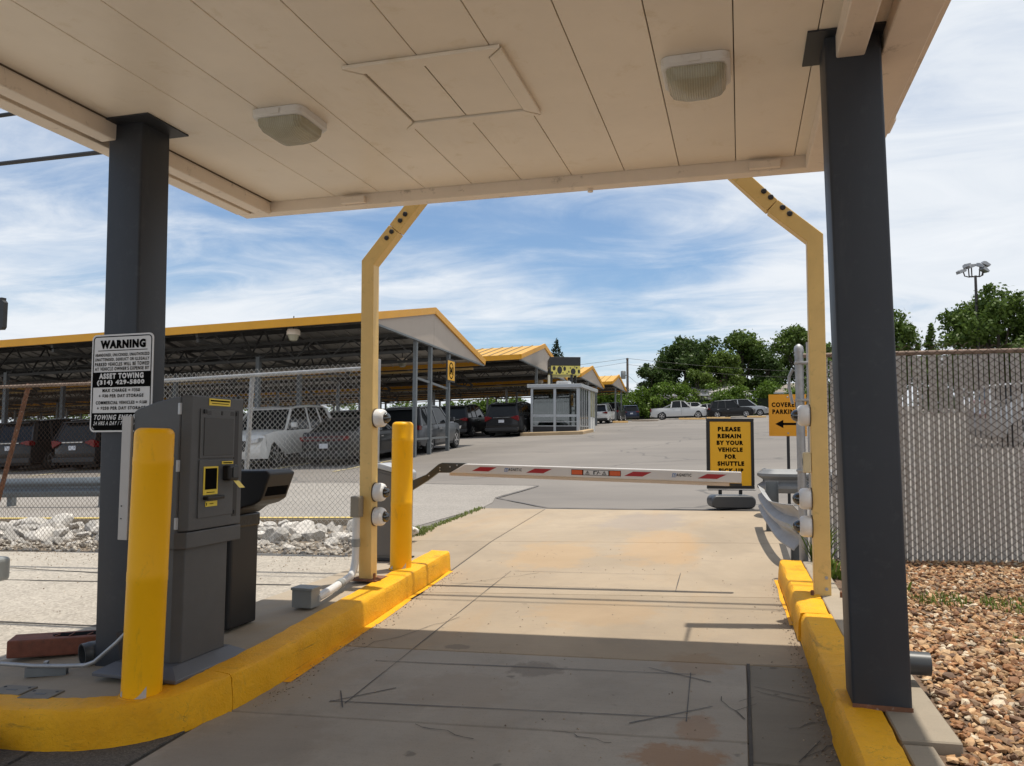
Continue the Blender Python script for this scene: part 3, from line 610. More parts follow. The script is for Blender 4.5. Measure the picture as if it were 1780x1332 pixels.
part('hatch_panel', MB().box(xm + 0.004, hx1 - w - 0.006, hy0 + w + 0.008, hy1 - w - 0.012, SZ - 0.012, SZ - 0.004), M_SOFFIT, can)
for s in ((hx0 + 0.02, hx0 + w - 0.025), (hx1 - w + 0.025, hx1 - 0.02)):
    pass
# columns (slightly out of plumb, as in the photograph)
def column(xb, xt, yb, yt, zbot, w):
    mb = MB(); r = rrect(-w / 2, w / 2, -w / 2, w / 2, 0.014, 3); n = len(r)
    zs = [zbot, SZ - 0.011]
    for z, x, y in ((zbot, xb, yb), (SZ - 0.011, xt, yt)): mb.v += [(x + a, y + b, z) for a, b in r]
    mb.f = [(i, (i + 1) % n, n + (i + 1) % n, n + i) for i in range(n)] + [tuple(range(n))[::-1], tuple(range(n, 2 * n))]
    return part('column', mb, M_COLUMN, can, smooth=40)
c1 = column(-3.495, -3.535, 3.99, 3.97, 0.20, 0.245)
c2 = column(0.585, 0.525, 4.05, 3.99, 0.385, 0.245)
c1['label'] = 'left dark column carrying the white warning sign'; c2['label'] = 'right dark column standing on the worn yellow kerb'
sub('cap_plate', MB().box(-3.68, -3.30, 3.76, 4.12, SZ - 0.010, SZ - 0.001), M_COLUMN, c1, can)
sub('cap_plate', MB().box(0.325, 0.70, 3.80, 4.15, SZ - 0.010, SZ - 0.001), M_COLUMN, c2, can)
sub('base_rust', MB().box(0.462, 0.709, 3.924, 3.9285, 0.365, 0.389), M_RUST, c2, can)
for x, y in ((-3.3, 0.2), (0.55, 0.2)):
    column(x, x, -0.75, -0.75, T(x, -0.75), 0.245)

# ceiling lights
def ceil_light(x, y, label):
    t = thing('ceiling_light', label, 'ceiling light', (x, y, SZ - 0.002), 'canopy ceiling lights')
    s = 0.168
    def ring(hs, z, r): return [(a, b, z) for a, b in rrect(-hs, hs, -hs, hs, r, 6)]
    def loft(rings, capb=True):
        mb = MB(); n = len(rings[0])
        for r in rings: mb.v += r
        for i in range(len(rings) - 1): mb.f += [(i * n + k, i * n + (k + 1) % n, (i + 1) * n + (k + 1) % n, (i + 1) * n + k) for k in range(n)]
        mb.f.append(tuple(range(n))); mb.f.append(tuple((len(rings) - 1) * n + k for k in range(n))[::-1]); return mb
    obj('housing', loft([ring(s, 0, 0.05), ring(s, -0.035, 0.05), ring(s - 0.012, -0.048, 0.045)]), M_WHITE, t, smooth=40)
    obj('diffuser', loft([ring(s - 0.022, -0.046, 0.045), ring(s - 0.026, -0.080, 0.045), ring(s - 0.042, -0.108, 0.045), ring(s - 0.095, -0.140, 0.03), ring(s - 0.110, -0.145, 0.03)]), M_DIFF, t, smooth=25)
    obj('clip', MB().box(-0.03, 0.03, -s - 0.008, -s + 0.004, -0.040, -0.012), M_WHITE, t, bevel=0.003)
    return t
ceil_light(-2.535, 4.05, 'square prismatic ceiling light left of the access hatch, under the canopy')
ceil_light(-0.19, 4.04, 'square prismatic ceiling light right of the access hatch, under the canopy')

# ---------------- warning sign on the left column
wy = 3.835
ws = thing('warning_sign', 'white and black towing warning sign fixed to the left dark column', 'warning sign', (-3.69, wy, 1.585))
w_, h_ = 0.435, 0.575; P0 = Vector((-3.69, wy, 1.585)); U = Vector((0.9985, 0.0, 0.010)); V = Vector((-0.012, 0, 1))
def plane_poly(root, name, mat, polys, P0, U, V, n, d):
    mb = MB()
    for pts in polys: poly(mb, P0 + n * d, U, V, pts)
    return part(name, mb, mat, root, fix=False)
Nn = Vector((0, -1, 0))
mb = MB(); pts = rrect(0, w_, 0, h_, 0.030); nP = len(pts)
front = [tuple(P0 + U * a + V * b) for a, b in pts]; back = [tuple(P0 + U * a + V * b - Nn * 0.004) for a, b in pts]
mb.add(front + back, [tuple(range(nP)), tuple(range(2 * nP - 1, nP - 1, -1))] + [(i, (i + 1) % nP, nP + (i + 1) % nP, nP + i) for i in range(nP)])
part('plate', mb, M_SIGNW, ws)
def ringpoly(a, b, n): return [[a[i], a[(i + 1) % n], b[(i + 1) % n], b[i]] for i in range(n)]
ro = rrect(0.010, w_ - 0.010, 0.010, h_ - 0.010, 0.024); ri = rrect(0.016, w_ - 0.016, 0.016, h_ - 0.016, 0.018)
plane_poly(ws, 'border', M_INK, ringpoly(ro, ri, len(ro)), P0, U, V, Nn, 0.0012)
b2 = [(0.016, 0.112), (0.016, 0.034), (0.034, 0.016), (w_ - 0.034, 0.016), (w_ - 0.016, 0.034), (w_ - 0.016, 0.112)]
plane_poly(ws, 'band', M_INK, [[(0.016, 0.262), (w_ - 0.016, 0.262), (w_ - 0.016, 0.352), (0.016, 0.352)], b2], P0, U, V, Nn, 0.0014)
lt = MB(); PP = P0 + Nn * 0.0022
text(lt, 'WARNING', PP, U, V, 0.060, 0.490, 0.322, 0.051, 0.05, 0, 1.2)
poly(lt, PP, U, V, [(0.045, 0.477), (w_ - 0.04, 0.477), (w_ - 0.04, 0.481), (0.045, 0.481)])
for i, s in enumerate(('ABANDONED, UNLICENSED, UNAUTHORIZED', 'UNATTENDED, DERELICT OR ILLEGALLY', 'PARKED VEHICLES WILL BE TOWED', "AT VEHICLE OWNER'S EXPENSE BY")):
    text(lt, s, PP, U, V, 0.026, 0.441 - i * 0.0268, w_ - 0.052, 0.0215, 0.018)
for s, y, a, b in (('MAX CHARGE = $350', 0.231, 0.085, 0.35), ('+ $30 PER DAY STORAGE', 0.199, 0.060, 0.375), ('COMMERCIAL VEHICLES = $100', 0.159, 0.040, 0.40), ('+ $250 PER DAY STORAGE', 0.127, 0.050, 0.392)):
    text(lt, s, PP, U, V, a, y, b - a, 0.0225, 0.022)
part('lettering', lt, M_INK, ws, fix=False)
lt = MB()
text(lt, 'ASSET TOWING', PP, U, V, 0.058, 0.312, 0.315, 0.033, 0.04); text(lt, '(314) 429-5800', PP, U, V, 0.045, 0.271, 0.335, 0.034, 0.04)
text(lt, 'TOWING ENFORCED', PP, U, V, 0.026, 0.071, 0.372, 0.030, 0.02, 0.25); text(lt, '24 HRS A DAY / 7 DAYS A WEEK', PP, U, V, 0.026, 0.040, 0.378, 0.023, 0.015, 0.25)
part('lettering', lt, M_SIGNW, ws, fix=False)

# ---------------- bollards
def bollard(x, y, z, h, r, lean, label):
    t = thing('bollard', label, 'bollard', (x, y, z), 'yellow bollards on the left island'); t.rotation_euler = (0, math.radians(lean), 0)
    prof = [(r, 0), (r, h * 0.42), (r + 0.0012, h * 0.423), (r + 0.0012, h * 0.455), (r, h * 0.458), (r, h * 0.855), (r + 0.0012, h * 0.858), (r + 0.0012, h * 0.888), (r, h * 0.89)]
    for k in range(8):
        a = math.pi / 2 * k / 7; prof.append((r - 0.035 + 0.035 * math.cos(a), h - 0.035 + 0.035 * math.sin(a)))
    prof.append((0.01, h))
    obj('sleeve', MB().lathe(prof, 32), M_BOLLARD, t, smooth=35)
    for a0, hh in ((-1.25, 0.06), (-2.6, 0.035)):
        pts = []; ch = MB()
        for k in range(6):
            a = a0 + k * 0.12; pts.append((a, 0.004 + hh * (k / 5) ** 1.5))
        for (a, q), (b, q2) in zip(pts, pts[1:]):
            rr = r + 0.001; ch.add([(rr * math.cos(a), rr * math.sin(a), 0.001), (rr * math.cos(b), rr * math.sin(b), 0.001), (rr * math.cos(b), rr * math.sin(b), q2), (rr * math.cos(a), rr * math.sin(a), q)], [(0, 1, 2, 3)])
        obj('worn_patch', ch, M_LTGREY, t, fix=False)
    obj('collar', MB().lathe([(r + 0.012, -0.006), (r + 0.010, 0.004), (r - 0.01, 0.006)], 20), M_KERBW, t)
    return t
bollard(-2.97, 3.50, 0.245, 1.36, 0.098, 0.9, 'fat yellow bollard in the foreground beside the payment kiosk')
bollard(-2.985, 6.77, 0.385, 1.33, 0.097, 0, 'yellow bollard standing just before the barrier cabinet')

# ---------------- payment kiosk
ks = thing('payment_kiosk', 'charcoal grey ticket and payment kiosk behind the front bollard', 'payment kiosk', (-3.1, 3.95, 0.262))
zk = 0.262
fl = MB(); b0 = [(-3.40, 3.62), (-2.86, 3.62), (-2.86, 4.27), (-3.40, 4.27)]; t0 = [(-3.33, 3.71), (-2.955, 3.71), (-2.955, 4.21), (-3.33, 4.21)]
fl.add([(x, y, zk + 0.003) for x, y in b0] + [(x, y, zk + 0.022) for x, y in b0] + [(x, y, zk + 0.062) for x, y in t0], [(3, 2, 1, 0), (8, 9, 10, 11)] + [(i, (i + 1) % 4, 4 + (i + 1) % 4, 4 + i) for i in range(4)] + [(4 + i, 4 + (i + 1) % 4, 8 + (i + 1) % 4, 8 + i) for i in range(4)])
part('base_plate', fl, M_KIOSK2, ks, bevel=0.004)
ped = MB().prism([(-3.27, 3.78), (-3.02, 3.765), (-2.965, 3.79), (-2.965, 4.17), (-3.27, 4.17)], zk + 0.060, 0.955, 'z'); part('pedestal', ped, M_KIOSK, ks, bevel=0.006)
hs = [(-3.285, 0.965), (-3.285, 1.70), (-3.26, 1.715), (-3.12, 1.76), (-3.00, 1.782), (-2.975, 1.782), (-2.975, 0.985), (-3.0, 0.965)]
part('housing', MB().prism(hs, 3.728, 4.235, 'y'), M_KIOSK, ks, bevel=0.008)
part('skirt', MB().prism([(-3.285, 3.722), (-2.985, 3.722), (-2.928, 3.752), (-2.928, 4.245), (-3.285, 4.245)], 0.945, 1.035, 'z'), M_KIOSK, ks, bevel=0.005)
dr = part('door', MB().prism([(-2.972, 3.731), (-2.930, 3.765), (-2.930, 4.243), (-2.972, 4.243)], 1.040, 1.792, 'z'), M_KIOSK, ks, bevel=0.006)
X = -2.929
def ybx(name, mat, y0, y1, z0, z1, d, par=None, bev=0.002): return sub(name, MB().box(X - 0.004, X + d, y0, y1, z0, z1), mat, par or dr, ks, bevel=bev)
M_KIOSKD = paint('kiosk_recess', (0.05, 0.052, 0.055), 0.5, var=0.06)
fr = MB()
for a in ((3.800, 3.815, 1.085, 1.735), (4.165, 4.225, 1.085, 1.735)): pass
sub('recess', MB().box(X - 0.002, X + 0.0015, 4.155, 4.195, 1.09, 1.72), M_BLACKM, dr, ks)
ybx('upper_panel', M_KIOSK, 3.835, 4.150, 1.44, 1.72, 0.006)
ybx('screen', M_KIOSKD, 3.865, 4.135, 1.455, 1.672, 0.010)
ybx('lower_panel', M_KIOSK, 3.835, 4.150, 1.105, 1.43, 0.006)
for yy, zz in ((3.868, 1.705), (4.175, 1.70), (4.175, 1.115)):
    ybx('speaker_port', M_BLACK, yy - 0.012, yy + 0.012, zz - 0.012, zz + 0.012, 0.014 if yy < 4 else 0.006)
for k in range(4):
    for a_, b_ in ((3.89, 3.925), (4.105, 4.14)): ybx('vent_slit', M_BLACK, a_, b_, 1.688 + k * 0.006, 1.6905 + k * 0.006, 0.0075, bev=0)
ybx('lock', M_ALU, 4.165, 4.18, 1.38, 1.395, 0.006)
ybx('camera_slot', M_BLACK, 4.018, 4.032, 1.688, 1.712, 0.009)
ybx('sticker', M_STICK, 3.91, 4.105, 1.742, 1.782, 0.003, bev=0)
ybx('sticker', M_STICK, 4.035, 4.140, 1.402, 1.419, 0.009, bev=0)
ybx('sticker', M_STICK, 3.895, 4.00, 1.165, 1.195, 0.009, bev=0)
ybx('window_frame', M_STICK, 3.872, 4.000, 1.232, 1.392, 0.009, bev=0)
ybx('window', M_INK, 3.884, 3.988, 1.262, 1.382, 0.011, bev=0)
ybx('receipt_slot', M_BLACK, 3.875, 4.03, 1.205, 1.225, 0.040, bev=0.006)
rd = ybx('card_reader', M_BLACK, 4.045, 4.145, 1.305, 1.395, 0.055, bev=0.014)
sub('reader_screen', MB().box(X + 0.056, X + 0.060, 4.075, 4.125, 1.325, 1.385), M_PIPE, rd, ks)
tk = MB(); tk.add([(X + 0.05, 4.09, 1.305), (X + 0.05, 4.145, 1.303), (X + 0.085, 4.155, 1.262), (X + 0.085, 4.10, 1.264)], [(0, 1, 2, 3)]); sub('ticket', tk, M_STICK, rd, ks, fix=False)
# small print on the stickers
lt = MB(); A = Vector((X + 0.0035, 0, 0)); UY = Vector((0, 1, 0)); UZ = Vector((0, 0, 1))
for r in ((3.918, 4.098, 1.765, 1.774), (3.93, 4.088, 1.752, 1.756)): poly(lt, A, UY, UZ, [(r[0], r[2]), (r[1], r[2]), (r[1], r[3]), (r[0], r[3])])
A2 = Vector((X + 0.0095, 0, 0))
for r in ((4.045, 4.13, 1.407, 1.413), (3.93, 3.965, 1.178, 1.182), (3.90, 3.907, 1.172, 1.188), (3.900, 3.972, 1.243, 1.247)): poly(lt, A2, UY, UZ, [(r[0], r[2]), (r[1], r[2]), (r[1], r[3]), (r[0], r[3])])
sub('print', lt, M_INK, dr, ks, fix=False)
for z in (1.715, 1.40, 1.085): part('hinge', MB().box(-2.985, -2.968, 3.716, 3.732, z - 0.032, z + 0.032), M_ALU, ks, bevel=0.003)
part('side_panel', MB().box(-3.352, -3.290, 3.715, 3.735, 0.985, 1.675), M_LTGREY, ks, bevel=0.003)
for z in (1.10, 1.17): part('screw', MB().box(-3.336, -3.330, 3.711, 3.715, z, z + 0.006), M_BLACK, ks)

# ---------------- black waste bin with hood
bn = thing('waste_bin', 'tall black waste bin with a forward leaning hood, behind the kiosk', 'waste bin', (-3.36, 4.75, 0.29))
part('body', MB().prism([(-3.50, 4.58), (-3.255, 4.58), (-3.235, 4.60), (-3.235, 4.90), (-3.50, 4.90)], 0.30, 0.985, 'z'), M_BLACK, bn, bevel=0.014)
bag = MB(); bag.prism([(-3.505, 4.575), (-3.23, 4.575), (-3.225, 4.905), (-3.505, 4.905)], 0.955, 1.045, 'z'); part('bag_rim', bag, paint('bin_bag', (0.006, 0.006, 0.006), 0.35, var=0.3, b=0.9, bscale=25), bn, bevel=0.012)
hd = [(-3.49, 1.05), (-3.49, 1.31), (-3.44, 1.335), (-2.99, 1.345), (-2.955, 1.325), (-3.02, 1.15), (-3.07, 1.12), (-3.16, 1.095), (-3.225, 1.05)]
part('hood', MB().prism(hd, 4.585, 4.895, 'y'), M_BLACK, bn, bevel=0.012)
part('mouth', MB().add([(-2.966, 4.615, 1.30), (-2.966, 4.865, 1.30), (-3.009, 4.865, 1.175), (-3.009, 4.615, 1.175)], [(0, 1, 2, 3)]), M_INK, bn, fix=False)

# ---------------- clearance arch with cameras
ar = thing('clearance_arch', 'pale yellow steel arch with bent arms behind the canopy front', 'clearance arch', (-1.25, 6.25, 0.4))
def mitre(pts, w, name, mat=M_PALEYEL):
    """square tube bent in the x-z plane"""
    mb = MB(); pts = [Vector((p[0], 0, p[1])) for p in pts]; n = len(pts)
    for i, p in enumerate(pts):
        d0 = (p - pts[i - 1]).normalized() if i else (pts[1] - p).normalized(); d1 = (pts[i + 1] - p).normalized() if i < n - 1 else d0
        t = (d0 + d1).normalized(); nn = Vector((t.z, 0, -t.x)); k = w / 2 / max(0.3, nn.dot(Vector((d0.z, 0, -d0.x))))
        for sx, sy in ((-1, -1), (1, -1), (1, 1), (-1, 1)): mb.v.append((p.x + nn.x * k * sx, 6.25 + sy * w / 2, p.z + nn.z * k * sx))
    for i in range(n - 1): mb.f += [(i * 4 + k, i * 4 + (k + 1) % 4, i * 4 + 4 + (k + 1) % 4, i * 4 + 4 + k) for k in range(4)]
    mb.f += [(3, 2, 1, 0), tuple(4 * (n - 1) + k for k in range(4))]
    return part(name, mb, mat, ar, bevel=0.006)
mitre([(-3.055, 0.375), (-3.085, 3.08), (-2.845, 3.36)], 0.115, 'post'); mitre([(-2.843, 3.363), (-2.52, 3.74)], 0.113, 'arm'); part('tie_rod', MB().tube([(-2.53, 5.865, 3.72), (-2.53, 6.2, 3.72)], 0.012, 8), M_STEEL, ar)
mitre([(0.550, 0.42), (0.550, 3.06), (0.255, 3.325)], 0.115, 'post'); mitre([(0.252, 3.328), (-0.06, 3.66)], 0.113, 'arm'); part('tie_rod', MB().tube([(-0.06, 5.865, 3.68), (-0.06, 6.2, 3.66)], 0.012, 8), M_STEEL, ar)
for (xa, za), (xb, zb2) in (((-3.085, 3.08), (-2.20, 4.10)), ((0.565, 3.06), (-0.45, 4.10))):
    L = math.hypot(xb - xa, zb2 - za); ux, uz = (xb - xa) / L, (zb2 - za) / L
    for q in (0.27, 0.34, 0.46, 0.53):
        M = Matrix.Translation((xa + ux * q, 6.192, za + uz * q)) @ Matrix.Rotation(math.pi / 2, 4, 'X')
        part('bolt', MB().lathe([(0.022, 0), (0.022, 0.006), (0.016, 0.010)], 8, M), M_BLACKM, ar)
for x, z in ((-3.055, 0.372), (0.565, 0.425)):
    part('base_plate', MB().box(x - 0.11, x + 0.13, 6.13, 6.37, z, z + 0.014), M_RUST, ar)
    for dx_ in (-0.09, 0.105): part('anchor_bolt', MB().lathe([(0.012, 0), (0.012, 0.05), (0.006, 0.055)], 8, Matrix.Translation((x + dx_, 6.155, z + 0.014))), M_RUST, ar)
for z in (0.50, 0.58): part('bolt', MB().lathe([(0.012, 0), (0.012, 0.006)], 8, Matrix.Translation((0.575, 6.192, z)) @ Matrix.Rotation(math.pi / 2, 4, 'X')), M_GALV, ar)

def dome_cam(x, y, z, sgn, label):
    t = thing('dome_camera', label, 'security camera', (x, y, z), 'dome cameras on the arch posts')
    B = Matrix.Rotation(sgn * math.pi / 2, 4, 'Y')
    hsg = [(0.072, 0), (0.078, 0.012), (0.078, 0.055), (0.072, 0.075), (0.060, 0.086), (0.052, 0.088)]
    obj('gasket', MB().lathe([(0.082, -0.001), (0.082, 0.004)], 24, B), M_DARKBROWN, t)
    obj('housing', MB().lathe(hsg, 28, B), M_WHITE, t, smooth=35)
    obj('dome', MB().lathe([(0.046 * math.cos(a), 0.088 + 0.046 * math.sin(a)) for a in [k * math.pi / 2 / 7 for k in range(7)]] + [(0.003, 0.1342)], 24, B), M_DOME, t, smooth=60)
    obj('lens', MB().lathe([(0.028, 0.085), (0.028, 0.105), (0.014, 0.118)], 16, B), M_BLACK, t, smooth=40)
    return t
dome_cam(-3.006, 6.25, 1.735, 1, 'topmost white dome camera on the left yellow post')
dome_cam(-3.000, 6.25, 1.105, 1, 'white dome camera in the middle of the left yellow post, above another')
dome_cam(-2.998, 6.25, 0.900, 1, 'lowest white dome camera on the left yellow post')
dome_cam(0.492, 6.25, 1.745, -1, 'topmost white dome camera on the right yellow post')
dome_cam(0.492, 6.25, 1.135, -1, 'middle white dome camera on the right yellow post, beside the guardrail')
dome_cam(0.492, 6.25, 0.935, -1, 'lowest white dome camera on the right yellow post')
t = thing('intercom_box', 'small cream sensor box on the right yellow post', 'sensor box', (0.465, 6.23, 1.40))
obj('case', MB().box(-0.03, 0.026, -0.035, 0.035, -0.075, 0.075), paint('cream_plastic', (0.60, 0.50, 0.30), 0.5), t, bevel=0.008)
obj('eye', MB().box(-0.036, -0.031, -0.022, 0.022, -0.02, 0.03), M_GREYPVC, t)
# conduit from the floor box up the left post
cb = thing('conduit_run', 'white conduit elbow running up the left yellow post to a grey box', 'conduit', (-3.12, 6.0, 0.36))
pth = [(-3.02, 5.34, 0.385), (-3.06, 5.62, 0.392), (-3.10, 5.88, 0.405), (-3.105, 6.03, 0.425), (-3.112, 6.10, 0.47), (-3.115, 6.13, 0.54), (-3.115, 6.135, 0.66), (-3.115, 6.135, 0.92)]
part('pipe', MB().tube(pth, 0.031, 12), M_PVC, cb, smooth=50)
part('coupling', MB().tube([(-3.085, 5.79, 0.40), (-3.10, 5.87, 0.404)], 0.036, 12), M_GREYPVC, cb, smooth=50)
part('coupling', MB().tube([(-3.115, 6.135, 0.655), (-3.115, 6.135, 0.72)], 0.036, 12), M_GREYPVC, cb, smooth=50)
part('junction_box', MB().box(-3.155, -3.075, 6.095, 6.188, 0.90, 1.075), paint('olive_box', (0.24, 0.215, 0.17), 0.5), cb, bevel=0.008)
fb = thing('floor_box', 'grey plastic junction box sitting on the island at the end of the conduit', 'junction box', (-3.08, 5.30, 0.33))
part('box', MB().box(-3.165, -3.005, 5.235, 5.36, 0.328, 0.455), M_GREYPVC, fb, bevel=0.004)
part('lid', MB().box(-3.172, -2.998, 5.228, 5.367, 0.452, 0.472), M_GREYPVC, fb, bevel=0.004)

# ---------------- barrier gate
bg_ = thing('barrier_gate', 'parking barrier with grey cabinet and lowered red and white boom', 'barrier gate', (-3.25, 7.25, 0.39))
part('cabinet', MB().prism([(-3.47, 0.40), (-3.115, 0.40), (-3.11, 1.205), (-3.46, 1.285)], 7.12, 7.34, 'y'), M_CAB, bg_, bevel=0.012)
part('door_panel', MB().prism([(-3.445, 0.44), (-3.145, 0.44), (-3.14, 1.175), (-3.435, 1.245)], 7.112, 7.122, 'y'), M_CAB, bg_, bevel=0.003)
part('lid', MB().prism([(-3.485, 1.285), (-3.46, 1.315), (-3.37, 1.322), (-3.11, 1.258), (-3.085, 1.235), (-3.085, 1.170), (-3.108, 1.165), (-3.112, 1.207), (-3.46, 1.287)], 7.105, 7.355, 'y'), M_ALU, bg_, bevel=0.012)
part('side_trim', MB().box(-3.110, -3.104, 7.115, 7.135, 0.42, 1.16), paint('maroon_trim', (0.10, 0.02, 0.022), 0.4), bg_)
part('foot', MB().box(-3.49, -3.10, 7.10, 7.36, 0.395, 0.415), M_BLACKM, bg_)
part('pivot', MB().lathe([(0.05, 0), (0.05, 0.09), (0.03, 0.10)], 16, Matrix.Translation((-3.10, 7.13, 1.085)) @ Matrix.Rotation(math.pi / 2, 4, 'X')), M_BLACKM, bg_)
yb = 7.06
br = [(-3.12, 1.02), (-3.09, 1.13), (-2.86, 1.225), (-2.735, 1.325), (-2.70, 1.338), (-2.46, 1.338), (-2.46, 1.318), (-2.63, 1.245), (-2.74, 1.243), (-2.84, 1.170), (-3.04, 1.05)]
part('boom_bracket', MB().prism(br, yb - 0.022, yb + 0.022, 'y'), paint('bracket_grey', (0.06, 0.062, 0.058), 0.4, 0.3, var=0.08), bg_, bevel=0.006)
for x, z in ((-2.83, 1.215), (-2.72, 1.29), (-2.62, 1.30), (-2.55, 1.315), (-2.72, 1.265)): part('bolt', MB().lathe([(0.008, 0), (0.006, 0.006)], 8, Matrix.Translation((x, yb - 0.022, z)) @ Matrix.Rotation(math.pi / 2, 4, 'X')), M_GALV, bg_)
xa, xb = -2.46, 0.0
def bz(x): return 1.333 - (x - xa) * 0.0155          # top of the boom
mb = MB(); ya, yc = yb - 0.028, yb + 0.028
top = lambda x: bz(x)
v = []
for y in (ya, yc):
    v += [(xa - 0.16, y, bz(xa) - 0.088), (xa - 0.01, y, bz(xa) - 0.002), (xb, y, bz(xb)), (xb, y, bz(xb) - 0.095)]
mb.add(v, [(0, 1, 2, 3), (7, 6, 5, 4), (0, 4, 5, 1), (1, 5, 6, 2), (2, 6, 7, 3), (3, 7, 4, 0)])
bm_ = part('boom', mb, M_BOOM, bg_, bevel=0.008)
mb = MB(); v = []
for y in (ya + 0.01, yc - 0.01): v += [(xa - 0.165, y, bz(xa) - 0.089), (xb - 0.10, y, bz(xb - 0.1) - 0.0965), (xb - 0.10, y, bz(xb) - 0.122), (xa - 0.165, y, bz(xa) - 0.114)]
mb.add(v, [(0, 1, 2, 3), (7, 6, 5, 4), (0, 4, 5, 1), (1, 5, 6, 2), (2, 6, 7, 3), (3, 7, 4, 0)])
sub('rubber_edge', mb, M_BOOMLOW, bm_, bg_)
sub('end_cap', MB().box(xb - 0.098, xb + 0.004, ya + 0.008, yc - 0.008, bz(xb) - 0.117, bz(xb) - 0.099), M_BLACKM, bm_, bg_)
Pb = Vector((0, ya - 0.0015, bz(0))); Ub = Vector((1, 0, -0.0155)); Vb = Vector((0, 0, 1))
for x in (-2.31, -1.79, -0.90, -0.27):
    rp = MB(); poly(rp, Pb, Ub, Vb, [(x - 0.09, -0.066), (x + 0.07, -0.066), (x + 0.15, -0.026), (x - 0.01, -0.026)]); sub('red_marking', rp, M_RED, bm_, bg_, fix=False)
PX = Pb - Vector((0, 0.001, 0))
o_ = MB(); k_ = MB(); w2 = MB(); bl = MB()
poly(k_, Pb, Ub, Vb, [(-1.462, -0.071), (-1.018, -0.071), (-1.018, -0.022), (-1.462, -0.022)])
for a, b in ((-1.458, -1.362), (-1.118, -1.022)): poly(o_, PX, Ub, Vb, [(a, -0.067), (b, -0.067), (b, -0.026), (a, -0.026)])
poly(w2, PX, Ub, Vb, [(-1.352, -0.067), (-1.128, -0.067), (-1.128, -0.026), (-1.352, -0.026)])
PY = PX - Vector((0, 0.001, 0)); k2 = MB()
for cx in (-1.315, -1.165):
    for tri in ([(-0.020, -0.016), (0.020, -0.016), (0.016, -0.012), (-0.016, -0.012)], [(0.020, -0.016), (0.0, 0.018), (0.0, 0.011), (0.015, -0.014)], [(-0.020, -0.016), (-0.015, -0.014), (0.0, 0.011), (0.0, 0.018)], [(-0.002, -0.008), (0.002, -0.008), (0.003, 0.005), (-0.003, 0.005)]):
        poly(k2, PY, Ub, Vb, [(cx + a, -0.047 + b) for a, b in tri])
for q in ([(-1.262, -0.062), (-1.252, -0.062), (-1.252, -0.036), (-1.228, -0.036), (-1.228, -0.030), (-1.262, -0.030)], [(-1.235, -0.062), (-1.227, -0.062), (-1.219, -0.048), (-1.226, -0.048)], [(-1.226, -0.049), (-1.218, -0.049), (-1.214, -0.036), (-1.224, -0.036)], [(-1.222, -0.034), (-1.214, -0.034), (-1.214, -0.028), (-1.222, -0.028)], [(-1.214, -0.046), (-1.200, -0.054), (-1.198, -0.051), (-1.214, -0.041)]):
    poly(k2, PY, Ub, Vb, q)
for x in (-2.085, -0.575):
    poly(bl, PX, Ub, Vb, [(x - 0.004, -0.062), (x + 0.03, -0.062), (x + 0.031, -0.058), (x - 0.003, -0.058)])
    text(bl, 'm', PX, Ub, Vb, x, -0.055, 0.034, 0.026, 0.0, 0.15); text(k_, 'AGNETIC', PX, Ub, Vb, x + 0.038, -0.055, 0.125, 0.026, 0.012)
sub('warning_label', k_, M_INK, bm_, bg_, fix=False); sub('orange_label', o_, M_ORANGE, bm_, bg_, fix=False); sub('white_label', w2, M_SIGNW, bm_, bg_, fix=False); sub('pictogram', k2, M_INK, bm_, bg_, fix=False); sub('blue_print', bl, M_BLUE, bm_, bg_, fix=False)

# ================================================================== FENCES
def chainlink(root, name, y, xa, xb, p, h, zbot, ztop, r, mat, wob=0.004, seed=0, hole=None):
    rr = random.Random(seed); mb = MB(); n = int(round((xb - xa) / p))
    for i in range(n):
        zb_ = zbot(xa + i * p); zt_ = ztop(xa + i * p); K = int((zt_ - zb_) / h) + 1; pts = []; wx = rr.uniform(-1, 1) * wob
        for k in range(K + 1):
            s = (k + i) % 2; x = xa + (i + s) * p + (wx + rr.uniform(-1, 1) * wob) * (0.3 if s else 1); z = zb_ + k * h
            pts.append((x, y + (0.0025 if s == 0 else -0.0025), z))
        # light three sided wire
        o = len(mb.v)
        for (x, yy, z) in pts: mb.v += [(x - r, yy + r * .6, z), (x + r, yy + r * .6, z), (x, yy - r, z)]
        for k in range(K): 
            for q in range(3): a = o + k * 3 + q; b = o + k * 3 + (q + 1) % 3; mb.f.append((a, b, b + 3, a + 3))
    o = part(name, mb, mat, root, fix=False, smooth=180); o['kind'] = 'stuff'; return o
FY = 7.60
fl = thing('chain_link_fence', 'chain link fence left of the lane, bright at one end and rusty at the other', 'fence', (-6, FY, 0.2))
ftop = lambda x: 2.30 + (x + 3.82) * (0.0363 if x > -6.3 else 0.0) + (-0.09 - (-6.3 - x) * 0.017 if x <= -6.3 else 0)
chainlink(fl, 'wire_mesh', FY, -6.62, -3.72, 0.031, 0.031, lambda x: T(x, FY) + 0.13, lambda x: ftop(x) + 0.045, 0.0023, M_GALVF, seed=1)
chainlink(fl, 'wire_mesh', FY, -9.60, -6.62, 0.031, 0.031, lambda x: T(x, FY) + 0.13, lambda x: ftop(x) + 0.045, 0.0021, M_RUSTWIRE, seed=2)
part('top_rail', MB().tube([(-6.60, FY + 0.03, ftop(-6.29)), (-6.29, FY + 0.03, ftop(-6.29)), (-3.66, FY + 0.03, ftop(-3.66))], 0.022, 10), M_GALV, fl, smooth=60)
part('top_rail', MB().tube([(-9.7, FY + 0.03, ftop(-9.7)), (-6.605, FY + 0.03, ftop(-6.6))], 0.020, 10), M_RAILRUST, fl, smooth=60)['label'] = 'rusty top rail'
